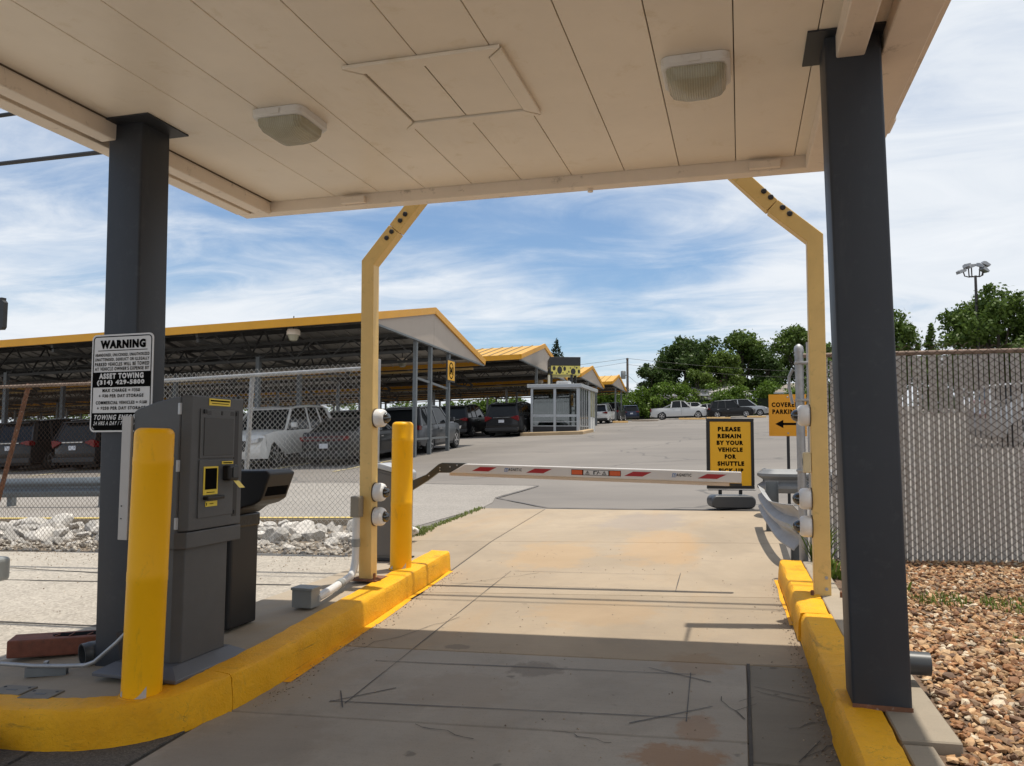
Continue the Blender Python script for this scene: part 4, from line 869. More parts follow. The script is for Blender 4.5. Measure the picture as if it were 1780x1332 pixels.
part('post', MB().tube([(-5.27, FY + 0.06, T(-5.3, FY) + 0.05), (-5.19, FY + 0.06, ftop(-5.2))], 0.026, 10), M_GALV, fl, smooth=60)
part('post', MB().tube([(-8.86, FY + 0.05, T(-8.8, FY) + 0.05), (-8.29, FY + 0.05, 2.20)], 0.027, 10), M_RUST, fl, smooth=60)['label'] = 'leaning rusty post'
pt = MB().box(-3.74, -3.655, FY + 0.03, FY + 0.10, T(-3.7, FY) + 0.1, 2.40); part('post', pt, M_GALV, fl, bevel=0.006)['label'] = 'square punched post'
hol = MB()
for k in range(34): hol.box(-3.702, -3.690, FY + 0.0285, FY + 0.030, 0.45 + k * 0.056, 0.462 + k * 0.056)
o = part('punched_holes', hol, M_BLACK, fl); o['kind'] = 'stuff'
for z in (1.3, 1.0): part('clamp', MB().box(-3.75, -3.645, FY + 0.022, FY + 0.108, z, z + 0.022), M_GALV, fl)

FR = 7.75
fr_ = thing('slatted_fence', 'chain link fence threaded with taupe privacy slats on the right', 'fence', (2.4, FR, 0.4))
fb_ = lambda x: T(x, FR) + RK - 0.16
fr_t = lambda x: 2.36 + 0.0 * x
sp = 0.0405; sx = 0.66; N = int((4.9 - sx) / sp)
smesh = None
for i in range(N):
    x = sx + (i + 0.5) * sp; drop = rnd.uniform(0, 0.010) if rnd.random() < 0.88 else rnd.uniform(0.01, 0.05)
    if smesh is None:
        mb = MB(); zz = [0, 0.5, 1.0, 1.5, 2.0]
        for z in zz: mb.v += [(-0.0164, -0.002, z), (0.0, -0.0045, z), (0.0164, -0.002, z), (0.0164, 0.001, z), (0.0, -0.0015, z), (-0.0164, 0.001, z)]
        for k in range(4): mb.f += [(k * 6 + q, k * 6 + (q + 1) % 6, k * 6 + 6 + (q + 1) % 6, k * 6 + 6 + q) for q in range(6)]
        mb.f += [(5, 4, 3, 2, 1, 0), (24, 25, 26, 27, 28, 29)]
        so = obj('slat', mb, M_SLAT, fr_, smooth=30); smesh = so
    else:
        so = smesh.copy(); COL.objects.link(so)
    zb_ = fb_(x) - 0.02; so.location = (x - 2.4, rnd.uniform(-.002, .002), zb_ - 0.4); so.scale = (rnd.uniform(0.90, 1.06), 1, (fr_t(x) - 0.035 - drop - zb_) / 2.0); so.rotation_euler = (0, rnd.uniform(-.0025, .0025), rnd.uniform(-.2, .2) if rnd.random() < 0.9 else rnd.uniform(-0.9, .9))
chainlink(fr_, 'wire_mesh', FR - 0.013, 0.66, 4.86, sp, 0.033, fb_, lambda x: fr_t(x) + 0.035, 0.0034, M_RUSTWIRE, wob=0.002, seed=4)
part('top_rail', MB().tube([(0.56, FR + 0.03, 2.345), (5.0, FR + 0.03, 2.355)], 0.021, 10), M_RAILRUST, fr_, smooth=60)
fs = MB()
for i in range(N): 
    x = sx + i * sp; fs.box(x - 0.006, x + 0.006, FR - 0.018, FR - 0.012, 1.352, 1.364)
o = part('fastener_row', fs, M_SIGNW, fr_); o['kind'] = 'stuff'
for x in (2.95, 4.9): part('post', MB().tube([(x, FR + 0.06, 0.3), (x, FR + 0.06, 2.36)], 0.028, 10), M_GALV, fr_, smooth=60)
gp2 = thing('gate_post', 'round galvanised gate post with a cap behind the right yellow post', 'gate post', (0.512, 7.70, 0.38))
part('pipe', MB().tube([(0.530, 7.70, 0.40), (0.522, 7.70, 2.37)], 0.038, 14), M_GALV, gp2, smooth=60)
part('cap', MB().lathe([(0.043, 2.37), (0.043, 2.395), (0.036, 2.425), (0.01, 2.445)], 14, Matrix.Translation((0.522, 7.70, 0))), M_GALV, gp2, smooth=50)
for z in (0.80, 1.28, 1.92, 2.26): part('clamp', MB().box(0.482, 0.63, 7.65, 7.75, z, z + 0.022), M_GALV, gp2, bevel=0.003)
part('tension_bar', MB().box(0.585, 0.600, 7.69, 7.71, 0.42, 2.46), M_GALV, gp2)
part('stile', MB().tube([(0.625, 7.72, 0.40), (0.618, 7.72, 2.30)], 0.016, 8), M_GALV, gp2, smooth=60)
part('coiled_cable', MB().tube([(0.462, 7.75, 1.90 + 0.0), (0.435, 7.76, 2.05), (0.437, 7.76, 2.15), (0.468, 7.75, 2.22)], 0.014, 8), M_GALV, gp2, smooth=60)
chainlink(gp2, 'wire_mesh', 7.72, 0.56, 0.68, 0.0405, 0.033, lambda x: 0.42, lambda x: 2.30, 0.0017, M_GALVF, seed=9)

# ---------------- guardrails
def wbeam(root, path, zc, side, hgt=0.155):
    prof = [(0.0, -1.0), (0.012, -0.90), (0.075, -0.60), (0.075, -0.40), (0.0, -0.10), (0.0, 0.10), (0.075, 0.40), (0.075, 0.60), (0.012, 0.90), (0.0, 1.0)]
    mb = MB(); n = len(prof)
    for i, (x, y) in enumerate(path):
        a = path[max(i - 1, 0)]; b = path[min(i + 1, len(path) - 1)]; L = math.hypot(b[0] - a[0], b[1] - a[1]); nx, ny = -(b[1] - a[1]) / L * side, (b[0] - a[0]) / L * side
        hh = hgt[i] if isinstance(hgt, list) else hgt
        for o, z in prof: mb.v.append((x + nx * o, y + ny * o, zc(x, y) + z * hh))
    for i in range(len(path) - 1):
        for k in range(n - 1): mb.f.append((i * n + k, i * n + k + 1, (i + 1) * n + k + 1, (i + 1) * n + k))
    o = part('rail', mb, M_RAIL, root, fix=False, smooth=50); m = o.modifiers.new('solid', 'SOLIDIFY'); m.thickness = 0.005; m.offset = 0; return o
g1 = thing('guardrail', 'galvanised guardrail with a flared end along the right side of the lane', 'guardrail', (0.4, 9.3, 0.45), 'guardrails by the gate')
pth = catmull([(0.20, 10.75), (0.225, 9.8), (0.275, 8.95), (0.345, 8.35), (0.46, 7.95)], 6)
wbeam(g1, pth, lambda x, y: T(x, y) + 0.395, 1, [0.135 if y > 9.0 else 0.135 + (9.0 - y) * 0.075 for x, y in pth])
for x, y, h in ((0.53, 8.35, 0.50), (0.36, 10.4, 0.60)):
    mb = MB().box(x - 0.075, x + 0.075, y - 0.006, y + 0.006, T(x, y), T(x, y) + h); mb.box(x - 0.075, x - 0.068, y - 0.05, y + 0.05, T(x, y), T(x, y) + h); mb.box(x + 0.068, x + 0.075, y - 0.05, y + 0.05, T(x, y), T(x, y) + h); part('post', mb, M_STEEL, g1)
g2 = thing('guardrail', 'short guardrail end section standing crosswise behind the gate post', 'guardrail', (0.7, 11.8, 0.5), 'guardrails by the gate')
pth = catmull([(0.34, 12.1), (0.29, 11.85), (0.36, 11.66), (0.52, 11.62), (1.0, 11.72), (1.8, 11.95)], 6)
r2 = wbeam(g2, pth, lambda x, y: 1.01, -1, 0.165); r2.data.materials[0] = paint('dull_zinc', (0.20, 0.205, 0.21), 0.6, 0.2, var=0.12, scale=5)
for x, y in ((0.36, 11.82), (1.5, 11.98)):
    part('post', MB().box(x - 0.07, x + 0.07, y - 0.05, y + 0.05, T(x, y), 1.10), M_STEEL, g2)
g3 = thing('guardrail', 'dark blue grey guardrail on the lot beyond the rusty fence', 'guardrail', (-12, 13.0, 0.2), 'guardrails by the gate')
mb = MB(); zc = lambda x, y: T(x, y) + 0.40
rail = wbeam(g3, [(-15.5, 12.9), (-12, 13.0), (-9.3, 13.05)], zc, -1, 0.19); rail.data.materials[0] = M_RAILBLUE
for x in (-14.5, -12.2, -9.8): part('post', MB().box(x - 0.06, x + 0.06, 13.04, 13.16, T(x, 13), T(x, 13) + 0.55), M_STEEL, g3)

# ================================================================== SIGNS BY THE GATE
s1 = thing('swinger_sign', 'black framed yellow sign asking drivers to remain by their vehicle', 'sign', (-0.16, 12.62, 0.545))
P0 = Vector((-0.50, 12.50, 0.835)); U = Vector((0.69, 0.20, 0.0)); Un = U.normalized(); Wd = U.length; V = Vector((0, 0, 1)); Hh = 1.065; Nn = Vector((Un.y, -Un.x, 0))
def pbox(root, name, mat, a0, a1, b0, b1, d0, d1, bev=0.0, P0=None, U=None, N=None):
    vs = []
    for d in (d0, d1):
        for a, b in ((a0, b0), (a1, b0), (a1, b1), (a0, b1)): vs.append(tuple(P0 + U * a + Vector((0, 0, b)) + N * d))
    return part(name, MB().add(vs, [(0, 1, 2, 3), (7, 6, 5, 4), (0, 4, 5, 1), (1, 5, 6, 2), (2, 6, 7, 3), (3, 7, 4, 0)]), mat, root, bevel=bev)
kw = dict(P0=P0, U=Un, N=Nn)
pbox(s1, 'back_panel', M_BLACK, 0.01, Wd - 0.01, 0.01, Hh - 0.01, -0.03, -0.002, **kw)
for a in ((0, Wd, 0, 0.048), (0, Wd, Hh - 0.048, Hh), (0, 0.048, 0.050, Hh - 0.050), (Wd - 0.048, Wd, 0.050, Hh - 0.050)): pbox(s1, 'frame', M_BLACK, *a, -0.035, 0.012, 0.005, **kw)
pbox(s1, 'face', M_SIGNY, 0.048, Wd - 0.048, 0.048, Hh - 0.048, -0.002, 0.003, **kw)
lt = MB(); PP = P0 + Nn * 0.0045
def L6(s, xa, xb, ya, yb): text(lt, s, PP, Un, V, (xa - 105) / 455 * Wd, (1065 - yb) / 697 * Hh, (xb - xa) / 455 * Wd, (yb - ya) / 697 * Hh, 0.05)
for s, xa_, xb_, ya_, yb_ in (('PLEASE', 213, 432, 450, 497), ('REMAIN', 210, 438, 520, 565), ('BY YOUR', 200, 458, 587, 632), ('VEHICLE', 210, 450, 655, 700), ('FOR', 276, 386, 723, 770), ('SHUTTLE', 206, 463, 792, 838), ('PICK-UP', 217, 455, 862, 908)): L6(s, xa_, xb_, ya_, yb_)
poly(lt, PP, Un, V, [(0.32, 0.09), (0.52, 0.09), (0.52, 0.17), (0.32, 0.17)]); part('lettering', lt, M_INK, s1, fix=False)
lt = MB(); poly(lt, PP + Nn * 0.001, Un, V, [(0.34, 0.105), (0.50, 0.105), (0.47, 0.12), (0.34, 0.12)]); poly(lt, PP + Nn * 0.001, Un, V, [(0.40, 0.135), (0.50, 0.135), (0.50, 0.155), (0.40, 0.155)]); part('emblem', lt, M_SIGNY, s1, fix=False)
pbox(s1, 'spring_bar', M_GALV, 0.02, Wd + 0.02, -0.025, -0.010, -0.03, -0.005, 0.003, **kw)
for a in (0.20, 0.51): pbox(s1, 'spring', M_BLACK, a - 0.025, a + 0.025, -0.085, -0.012, -0.04, 0.0, 0.008, **kw)
mb = MB(); rr = [(-0.20, -0.02), (0.11, -0.02)]
base = rrect(0.035, Wd - 0.02, -0.285, -0.095, 0.085, 6)
vs = [tuple(P0 + Un * a + Vector((0, 0, b)) + Nn * 0.14) for a, b in base] + [tuple(P0 + Un * a + Vector((0, 0, b)) - Nn * 0.20) for a, b in base]; n = len(base)
part('water_base', MB().add(vs, [tuple(range(n)), tuple(range(2 * n - 1, n - 1, -1))] + [(i, (i + 1) % n, n + (i + 1) % n, n + i) for i in range(n)]), paint('base_plastic', (0.05, 0.053, 0.058), 0.4, var=0.08), s1, bevel=0.02, smooth=40)

s2 = thing('direction_sign', 'orange covered parking sign with a left arrow on a black post', 'sign', (0.72, 13.22, 0.60))
P0 = Vector((0.43, 13.2, 1.64)); Un = Vector((1, 0.0, 0)); Nn = Vector((0, -1, 0)); kw = dict(P0=P0, U=Un, N=Nn)
pbox(s2, 'plate', M_SIGNO, 0, 0.56, 0, 0.655, -0.004, 0, **kw)
lt = MB(); PP = P0 + Nn * 0.002
text(lt, 'COVERED', PP, Un, V, 0.045, 0.455, 0.405, 0.075, 0.035); text(lt, 'PARKING', PP, Un, V, 0.055, 0.345, 0.395, 0.075, 0.035)
poly(lt, PP, Un, V, [(0.095, 0.19), (0.215, 0.125), (0.215, 0.255)]); poly(lt, PP, Un, V, [(0.21, 0.172), (0.48, 0.172), (0.48, 0.208), (0.21, 0.208)])
part('lettering', lt, M_INK, s2, fix=False)
for z in (0.61, 0.045): part('bolt', MB().lathe([(0.014, 0), (0.010, 0.006)], 10, Matrix.Translation((0.715, 13.198, 1.64 + z)) @ Matrix.Rotation(math.pi / 2, 4, 'X')), M_GALV, s2)
part('post', MB().box(0.69, 0.735, 13.21, 13.235, 0.58, 2.25), M_BLACKM, s2)

# ================================================================== CLUTTER ON THE LEFT ISLAND
gz = lambda x, y, d=0.0: T(x, y) + KZ - 0.012 + d
rb = thing('steel_offcut', 'rust red hollow steel beam with a torn hole lying beside the left column', 'steel beam', (-4.0, 4.1, gz(-4, 4.1)))
M = Matrix.Translation((-3.955, 4.06, gz(-3.95, 4.06))) @ Matrix.Rotation(math.radians(33), 4, 'Z')
def mloc(mb, M): mb.v = [tuple(M @ Vector(p)) for p in mb.v]; return mb
bx = MB(); out = [(-0.33, -0.075), (0.42, -0.075), (0.42, 0.075), (-0.33, 0.075)]
part('web', mloc(MB().box(-0.34, 0.42, -0.09, 0.09, 0.012, 0.115), M), M_RUSTRED, rb, bevel=0.008)
hp = [(a_ - 0.14, b_) for a_, b_ in [(0.04, -0.035), (0.12, -0.05), (0.22, -0.042), (0.30, -0.05), (0.34, -0.02), (0.31, 0.02), (0.33, 0.045), (0.2, 0.05), (0.1, 0.038), (0.06, 0.045), (0.02, 0.01)]]
part('torn_hole', mloc(MB().prism(hp, 0.1155, 0.117, 'z'), M), M_INK, rb)
for k in range(6):
    a = hp[k]; part('torn_edge', mloc(MB().bar((a[0], a[1], 0.115), (a[0] + 0.03, a[1] + 0.012, 0.125 + 0.008 * (k % 2)), 0.012, 0.004), M), M_RUSTRED, rb)
pp = thing('black_pipe', 'short open ended black pipe lying at the foot of the left column', 'pipe', (-3.66, 4.0, gz(-3.66, 4.0, 0.06)))
def pipe(root, a, b, r, mat, n=20):
    a = Vector(a); b = Vector(b); d = (b - a).normalized(); L = (b - a).length; q = d.to_track_quat('Z', 'Y').to_matrix().to_4x4(); M = Matrix.Translation(a) @ q
    mb = MB(); pr = [(r * 0.86, L * 0.9), (r * 0.86, 0.0), (r, 0.0), (r, L * 0.15), (r * 1.03, L * 0.16), (r * 1.03, L * 0.3), (r, L * 0.31), (r, L), (0.01, L)]
    o = len(mb.v)
    for rr_, z in pr:
        for k in range(n): an = 2 * math.pi * k / n; mb.v.append(tuple(M @ Vector((rr_ * math.cos(an), rr_ * math.sin(an), z))))
    for i in range(len(pr) - 1): mb.f += [(i * n + k, i * n + (k + 1) % n, (i + 1) * n + (k + 1) % n, (i + 1) * n + k) for k in range(n)]
    mb.f.append(tuple(range(n))); return part('tube', mb, mat, root, smooth=40)
pipe(pp, (-3.70, 3.86, gz(-3.7, 3.86, 0.062)), (-3.60, 4.06, gz(-3.6, 4.06, 0.062)), 0.062, M_PIPE)
cd = thing('thin_conduit', 'thin galvanised conduit bent low across the island, passing behind the bollard', 'conduit', (-3.7, 3.66, gz(-3.7, 3.66)))
q = [(-4.6, 3.50, gz(-4.6, 3.5, 0.11)), (-3.95, 3.60, gz(-3.95, 3.6, 0.075)), (-3.80, 3.625, gz(-3.8, 3.62, 0.065)), (-3.62, 3.655, gz(-3.62, 3.65, 0.065)), (-3.50, 3.675, gz(-3.5, 3.68, 0.068)), (-3.45, 3.69, gz(-3.45, 3.69, 0.085)), (-3.32, 3.705, gz(-3.3, 3.7, 0.19)), (-3.27, 3.71, gz(-3.3, 3.7, 0.24))]
part('tube', MB().tube(q, 0.011, 10), M_GALV, cd, smooth=60)
st = thing('strut_channel', 'short dark strut channel lying under the thin conduit', 'strut channel', (-3.74, 3.68, gz(-3.74, 3.68)))
M = Matrix.Translation((-3.755, 3.665, gz(-3.755, 3.665, 0.003))) @ Matrix.Rotation(math.radians(28), 4, 'Z')
sc_ = MB()
for b in ((-0.10, 0.11, -0.022, 0.022, 0.0, 0.005), (-0.10, 0.11, -0.022, -0.018, 0.005, 0.048), (-0.10, 0.11, 0.018, 0.022, 0.005, 0.048), (-0.10, 0.11, -0.0175, -0.010, 0.044, 0.048), (-0.10, 0.11, 0.010, 0.0175, 0.044, 0.048)): sc_.box(*b)
part('channel', mloc(sc_, M), M_STEEL, st); part('clamp', mloc(MB().box(-0.01, 0.01, -0.016, 0.016, 0.046, 0.078), M), M_GALV, st)
for i, (x, y, rz, s) in enumerate(((-3.72, 3.425, 4, 1.0), (-3.505, 3.40, 6, 0.9))):
    t = thing('utility_cover', ('grey utility cover set in the island, the far left one of two' if i == 0 else 'grey utility cover set in the island, nearest the front bollard'), 'utility cover', (x, y, gz(x, y)), 'utility covers in the island'); t.rotation_euler = (math.atan(0.043), -math.atan(0.03), math.radians(rz))
    obj('lid', MB().box(-0.10 * s, 0.10 * s, -0.062, 0.062, 0.0, 0.010), M_COVER, t, bevel=0.004)
    for bx_ in (-0.075, 0.075): obj('lid_bolt', MB().lathe([(0.008, 0.010), (0.007, 0.013)], 8, Matrix.Translation((bx_ * s, 0.03, 0))), M_BLACK, t)
    obj('lid_mark', MB().box(-0.03, 0.03, -0.012, 0.0, 0.010, 0.0115), M_PIPE, t)
t = thing('rubber_stop', 'dark rounded rubber stop at the foot of the left kerb', 'rubber stop', (-3.50, 2.98, T(-3.5, 2.98)))
obj('block', MB().prism([(-0.3, 0), (0.105, 0), (0.115, 0.05), (0.09, 0.10), (0.05, 0.115), (-0.3, 0.12)], -0.09, 0.09, 'y'), paint('rubber_grey', (0.055, 0.058, 0.063), 0.6, var=0.15), t, bevel=0.02)
t = thing('timber_stub', 'dark broken bracket leaning on the left column behind the bollard', 'bracket', (-3.40, 3.86, gz(-3.4, 3.86)))
obj('board', MB().prism([(-0.05, 0.20), (0.04, 0.215), (0.05, 0.02), (0.0, 0.0)], -0.02, 0.02, 'y'), paint('dark_wood', (0.035, 0.025, 0.02), 0.7), t, bevel=0.004)
t = thing('wall_box', 'grey rounded cabinet edge at the far left of the apron', 'cabinet', (-5.09, 4.62, gz(-5.09, 4.6, -0.08)))
obj('case', MB().box(-0.4, -0.102, -0.1, 0.1, 0.36, 0.535), M_GREYPVC, t, bevel=0.03, seg=3); obj('leg', MB().box(-0.36, -0.30, -0.03, 0.03, 0, 0.37), M_GALV, t)
t = thing('column_drain', 'dark grey drain pipe stub sticking out behind the right column', 'drain pipe', (0.85, 4.28, 0.52))
part('stub', MB().tube([(0.60, 4.33, 0.485), (0.86, 4.33, 0.485)], 0.055, 20), M_PIPE, t, smooth=40)
# hanging panel at the left picture edge, on a rod from the canopy
t = thing('hanging_panel', 'black punched metal panel hanging beyond the left canopy edge', 'hanging panel', (-5.78, 5.0, 2.55))
obj('panel', MB().prism([(-0.30, -0.13), (0.07, -0.13), (0.085, -0.11), (0.085, 0.09), (0.065, 0.11), (0.065, 0.13), (-0.30, 0.13)], -0.02, 0.02, 'y'), M_BLACKM, t)
obj('rod', MB().tube([(-0.2, 0, 0.12), (-0.2, 0, 1.25), (1.75, 0, 1.25)], 0.02, 8), M_BLACKM, t)
for z in (0.09, -0.11): obj('hole', MB().lathe([(0.006, -0.022), (0.005, -0.021)], 8, Matrix.Translation((0.055, 0, z)) @ Matrix.Rotation(math.pi / 2, 4, 'X')), M_SIGNW, t)

# ---------------- broken stone along the fence
def rockmesh(seed):
    r = random.Random(seed); bm = bmesh.new(); bmesh.ops.create_icosphere(bm, subdivisions=2, radius=1)
    for _ in range(9):
        n = Vector((r.gauss(0, 1), r.gauss(0, 1), r.gauss(0, 1))).normalized(); d = r.uniform(0.45, 0.8)
        for v in bm.verts:
            k = v.co.dot(n)
            if k > d: v.co -= n * (k - d)
    for v in bm.verts: v.co = Vector((v.co.x * 1.25, v.co.y * 0.85, v.co.z * 0.72)) * (1 + r.uniform(-.03, .03))
    bmesh.ops.dissolve_limit(bm, angle_limit=math.radians(12), verts=bm.verts, edges=bm.edges); bmesh.ops.triangulate(bm, faces=bm.faces)
    me = bpy.data.meshes.new('rock'); bm.to_mesh(me); bm.free(); me.materials.append(M_ROCK); return me
RM = [rockmesh(i) for i in range(8)]
for i in range(285):
    x = rnd.uniform(-10.6, -4.0); fr = rnd.random(); y = 9.35 - fr ** 1.25 * 1.5
    s = rnd.uniform(0.065, 0.165) * (1.15 if y > 8.3 else 0.62)
    o = bpy.data.objects.new('rock', RM[i % 8]); COL.objects.link(o); o.location = (x, y, T(x, y) + KZ - 0.10 + s * rnd.uniform(0.2, 0.75)); o.scale = (s, s * rnd.uniform(.8, 1.2), s * rnd.uniform(.8, 1.2)); o.rotation_euler = (rnd.uniform(-.6, .6), rnd.uniform(-.6, .6), rnd.uniform(0, 6.3))
    tag(o, 'broken pale limestone chunk in the rubble strip behind the left fence', 'rock', 'loose stones along the left fence')
pts = [(rnd.uniform(-10.5, -3.9), rnd.uniform(7.5, 9.3)) for _ in range(2200)]
stones('rubble', pts, [rnd.uniform(0.012, 0.045) for _ in pts], [(*(np.array((0.40, 0.37, 0.32)) * rnd.uniform(0.4, 1.3)), 1) for _ in pts], M_GRAVEL, 8, KZ - 0.05)

def wander(a, b, n, amp, seed):
    r = random.Random(seed); p = []
    for k in range(n + 1):
        t = k / n; e = 0 if k in (0, n) else 1; p.append((a[0] + (b[0] - a[0]) * t + e * r.uniform(-amp, amp), a[1] + (b[1] - a[1]) * t + e * r.uniform(-amp, amp)))
    return list(zip(p, p[1:]))
cr_ = []
for i, (a, b, n, amp) in enumerate((((0.06, 4.62), (0.40, 4.42), 7, 0.02), ((0.20, 4.12), (0.42, 4.30), 6, 0.025), ((0.25, 3.80), (0.42, 4.05), 7, 0.03), ((-2.55, 4.9), (-2.1, 5.9), 12, 0.03), ((-1.6, 3.84), (-1.25, 3.72), 6, 0.02), ((-0.9, 3.88), (-0.6, 3.80), 6, 0.02), ((-2.6, 6.9), (-1.9, 7.6), 8, 0.03), ((0.0, 4.2), (-0.12, 4.5), 6, 0.02), ((-0.02, 3.6), (-0.3, 3.3), 6, 0.03))): cr_ += wander(a, b, n, amp, i)
strips('slab_crack', cr_, 0.0045, M_JOINT, 0.0045)
r_ = random.Random(4); spl = [(0.018 + 0.030 * (1 + 0.5 * r_.uniform(-1, 1)) * math.cos(k * 0.42), 4.50 + 0.15 * (1 + 0.5 * r_.uniform(-1, 1)) * math.sin(k * 0.42)) for k in range(15)]

gpts = []; gs = []; gc = []
def grit(n, fx, fy, lo=0.002, hi=0.007):
    for _ in range(n):
        y = fy(); x = fx(y); gpts.append((x, y)); gs.append(rnd.uniform(lo, hi)); k = rnd.uniform(0.5, 1.3); gc.append((0.30 * k, 0.25 * k, 0.19 * k, 1))
grit(420, lambda y: -2.62 - (y - 4.2) * 0.045 + abs(rnd.gauss(0, 0.05)), lambda: rnd.uniform(3.9, 7.6)); grit(380, lambda y: rx(y) - 0.01 - abs(rnd.gauss(0, 0.04)), lambda: rnd.uniform(3.3, 7.6)); grit(260, lambda y: rnd.uniform(-2.6, 0.3), lambda: rnd.uniform(3.3, 9))
stones('grit', gpts, gs, gc, M_GRAVEL, 12, 0.0)
gpts = [(rnd.uniform(-3.45, -2.92), rnd.uniform(3.6, 7.4)) for _ in range(160)] + [(rnd.uniform(-8, -3.7), 7.4 - abs(rnd.gauss(0, 0.45))) for _ in range(380)] + [(rnd.uniform(-8, -3.9), rnd.uniform(4.2, 7)) for _ in range(90)]
stones('leaf_litter', gpts, [rnd.uniform(0.003, 0.007) for _ in gpts], [(*(np.array((0.26, 0.19, 0.12)) * rnd.uniform(0.4, 1.4)), 1) for _ in gpts], M_GRAVEL, 13, KZ - 0.022)
# ---------------- weeds
def blades(mb, cx, cy, z, n, r, h, seed, wide=0.006):
    rr = random.Random(seed)
    for _ in range(n):
        a = rr.uniform(0, 6.28); d = r * math.sqrt(rr.random()); x = cx + d * math.cos(a); y = cy + d * math.sin(a); b = rr.uniform(0, 6.28); hh = h * rr.uniform(0.4, 1); lx, ly = math.cos(b) * hh * rr.uniform(.2, .9), math.sin(b) * hh * rr.uniform(.2, .9); wx, wy_ = -math.sin(b) * wide, math.cos(b) * wide
        z0 = z(x, y); mb.add([(x - wx, y - wy_, z0), (x + wx, y + wy_, z0), (x + lx * .5 + wx, y + ly * .5 + wy_, z0 + hh * .7), (x + lx * .5 - wx, y + ly * .5 - wy_, z0 + hh * .7), (x + lx, y + ly, z0 + hh * .9)], [(0, 1, 2, 3), (3, 2, 4)])
gm = MB()
for k in range(70):
    t_ = k / 69; x = -4.16 + rnd.uniform(-.03, .02) - (0.14 if t_ < .12 else 0); y = 9.3 + 3.4 * t_
    blades(gm, x, y, zT(0), 10 if t_ > .25 else 26, 0.07 if t_ > .25 else 0.13, 0.05 if t_ > .25 else 0.11, k)
blades(gm, -4.30, 9.45, zT(0), 160, 0.20, 0.15, 900)
o = obj('verge_grass', gm, M_GRASS, fix=False); o['kind'] = 'stuff'
wl = [(1.05, 6.55, 'leafy green weed in the gravel close to the right column', 0.13, 70, 0.010, 0.13), (1.32, 6.25, 'low green weed patch in the gravel below the slatted fence', 0.20, 230, 0.003, 0.07), (1.80, 6.15, 'dark low weed near the slatted fence at the right edge', 0.26, 300, 0.003, 0.07), (1.6, 5.3, 'small sparse weed out in the brown gravel', 0.20, 90, 0.003, 0.05), (0.66, 7.55, 'tall weed growing between gate post and slatted fence', 0.07, 45, 0.009, 0.40), (0.72, 7.0, 'weed sprig behind the foot of the right yellow post', 0.08, 40, 0.010, 0.20)]
for i, (x, y, lab, r, n, wd, h) in enumerate(wl):
    gm = MB(); blades(gm, 0, 0, lambda a, b: 0, n, r, h, 50 + i, wd); o = obj('weed', gm, M_LEAFL, fix=False); o.location = (x, y, T(x, y) + RK - 0.055); tag(o, lab, 'weed', 'weeds on the right')

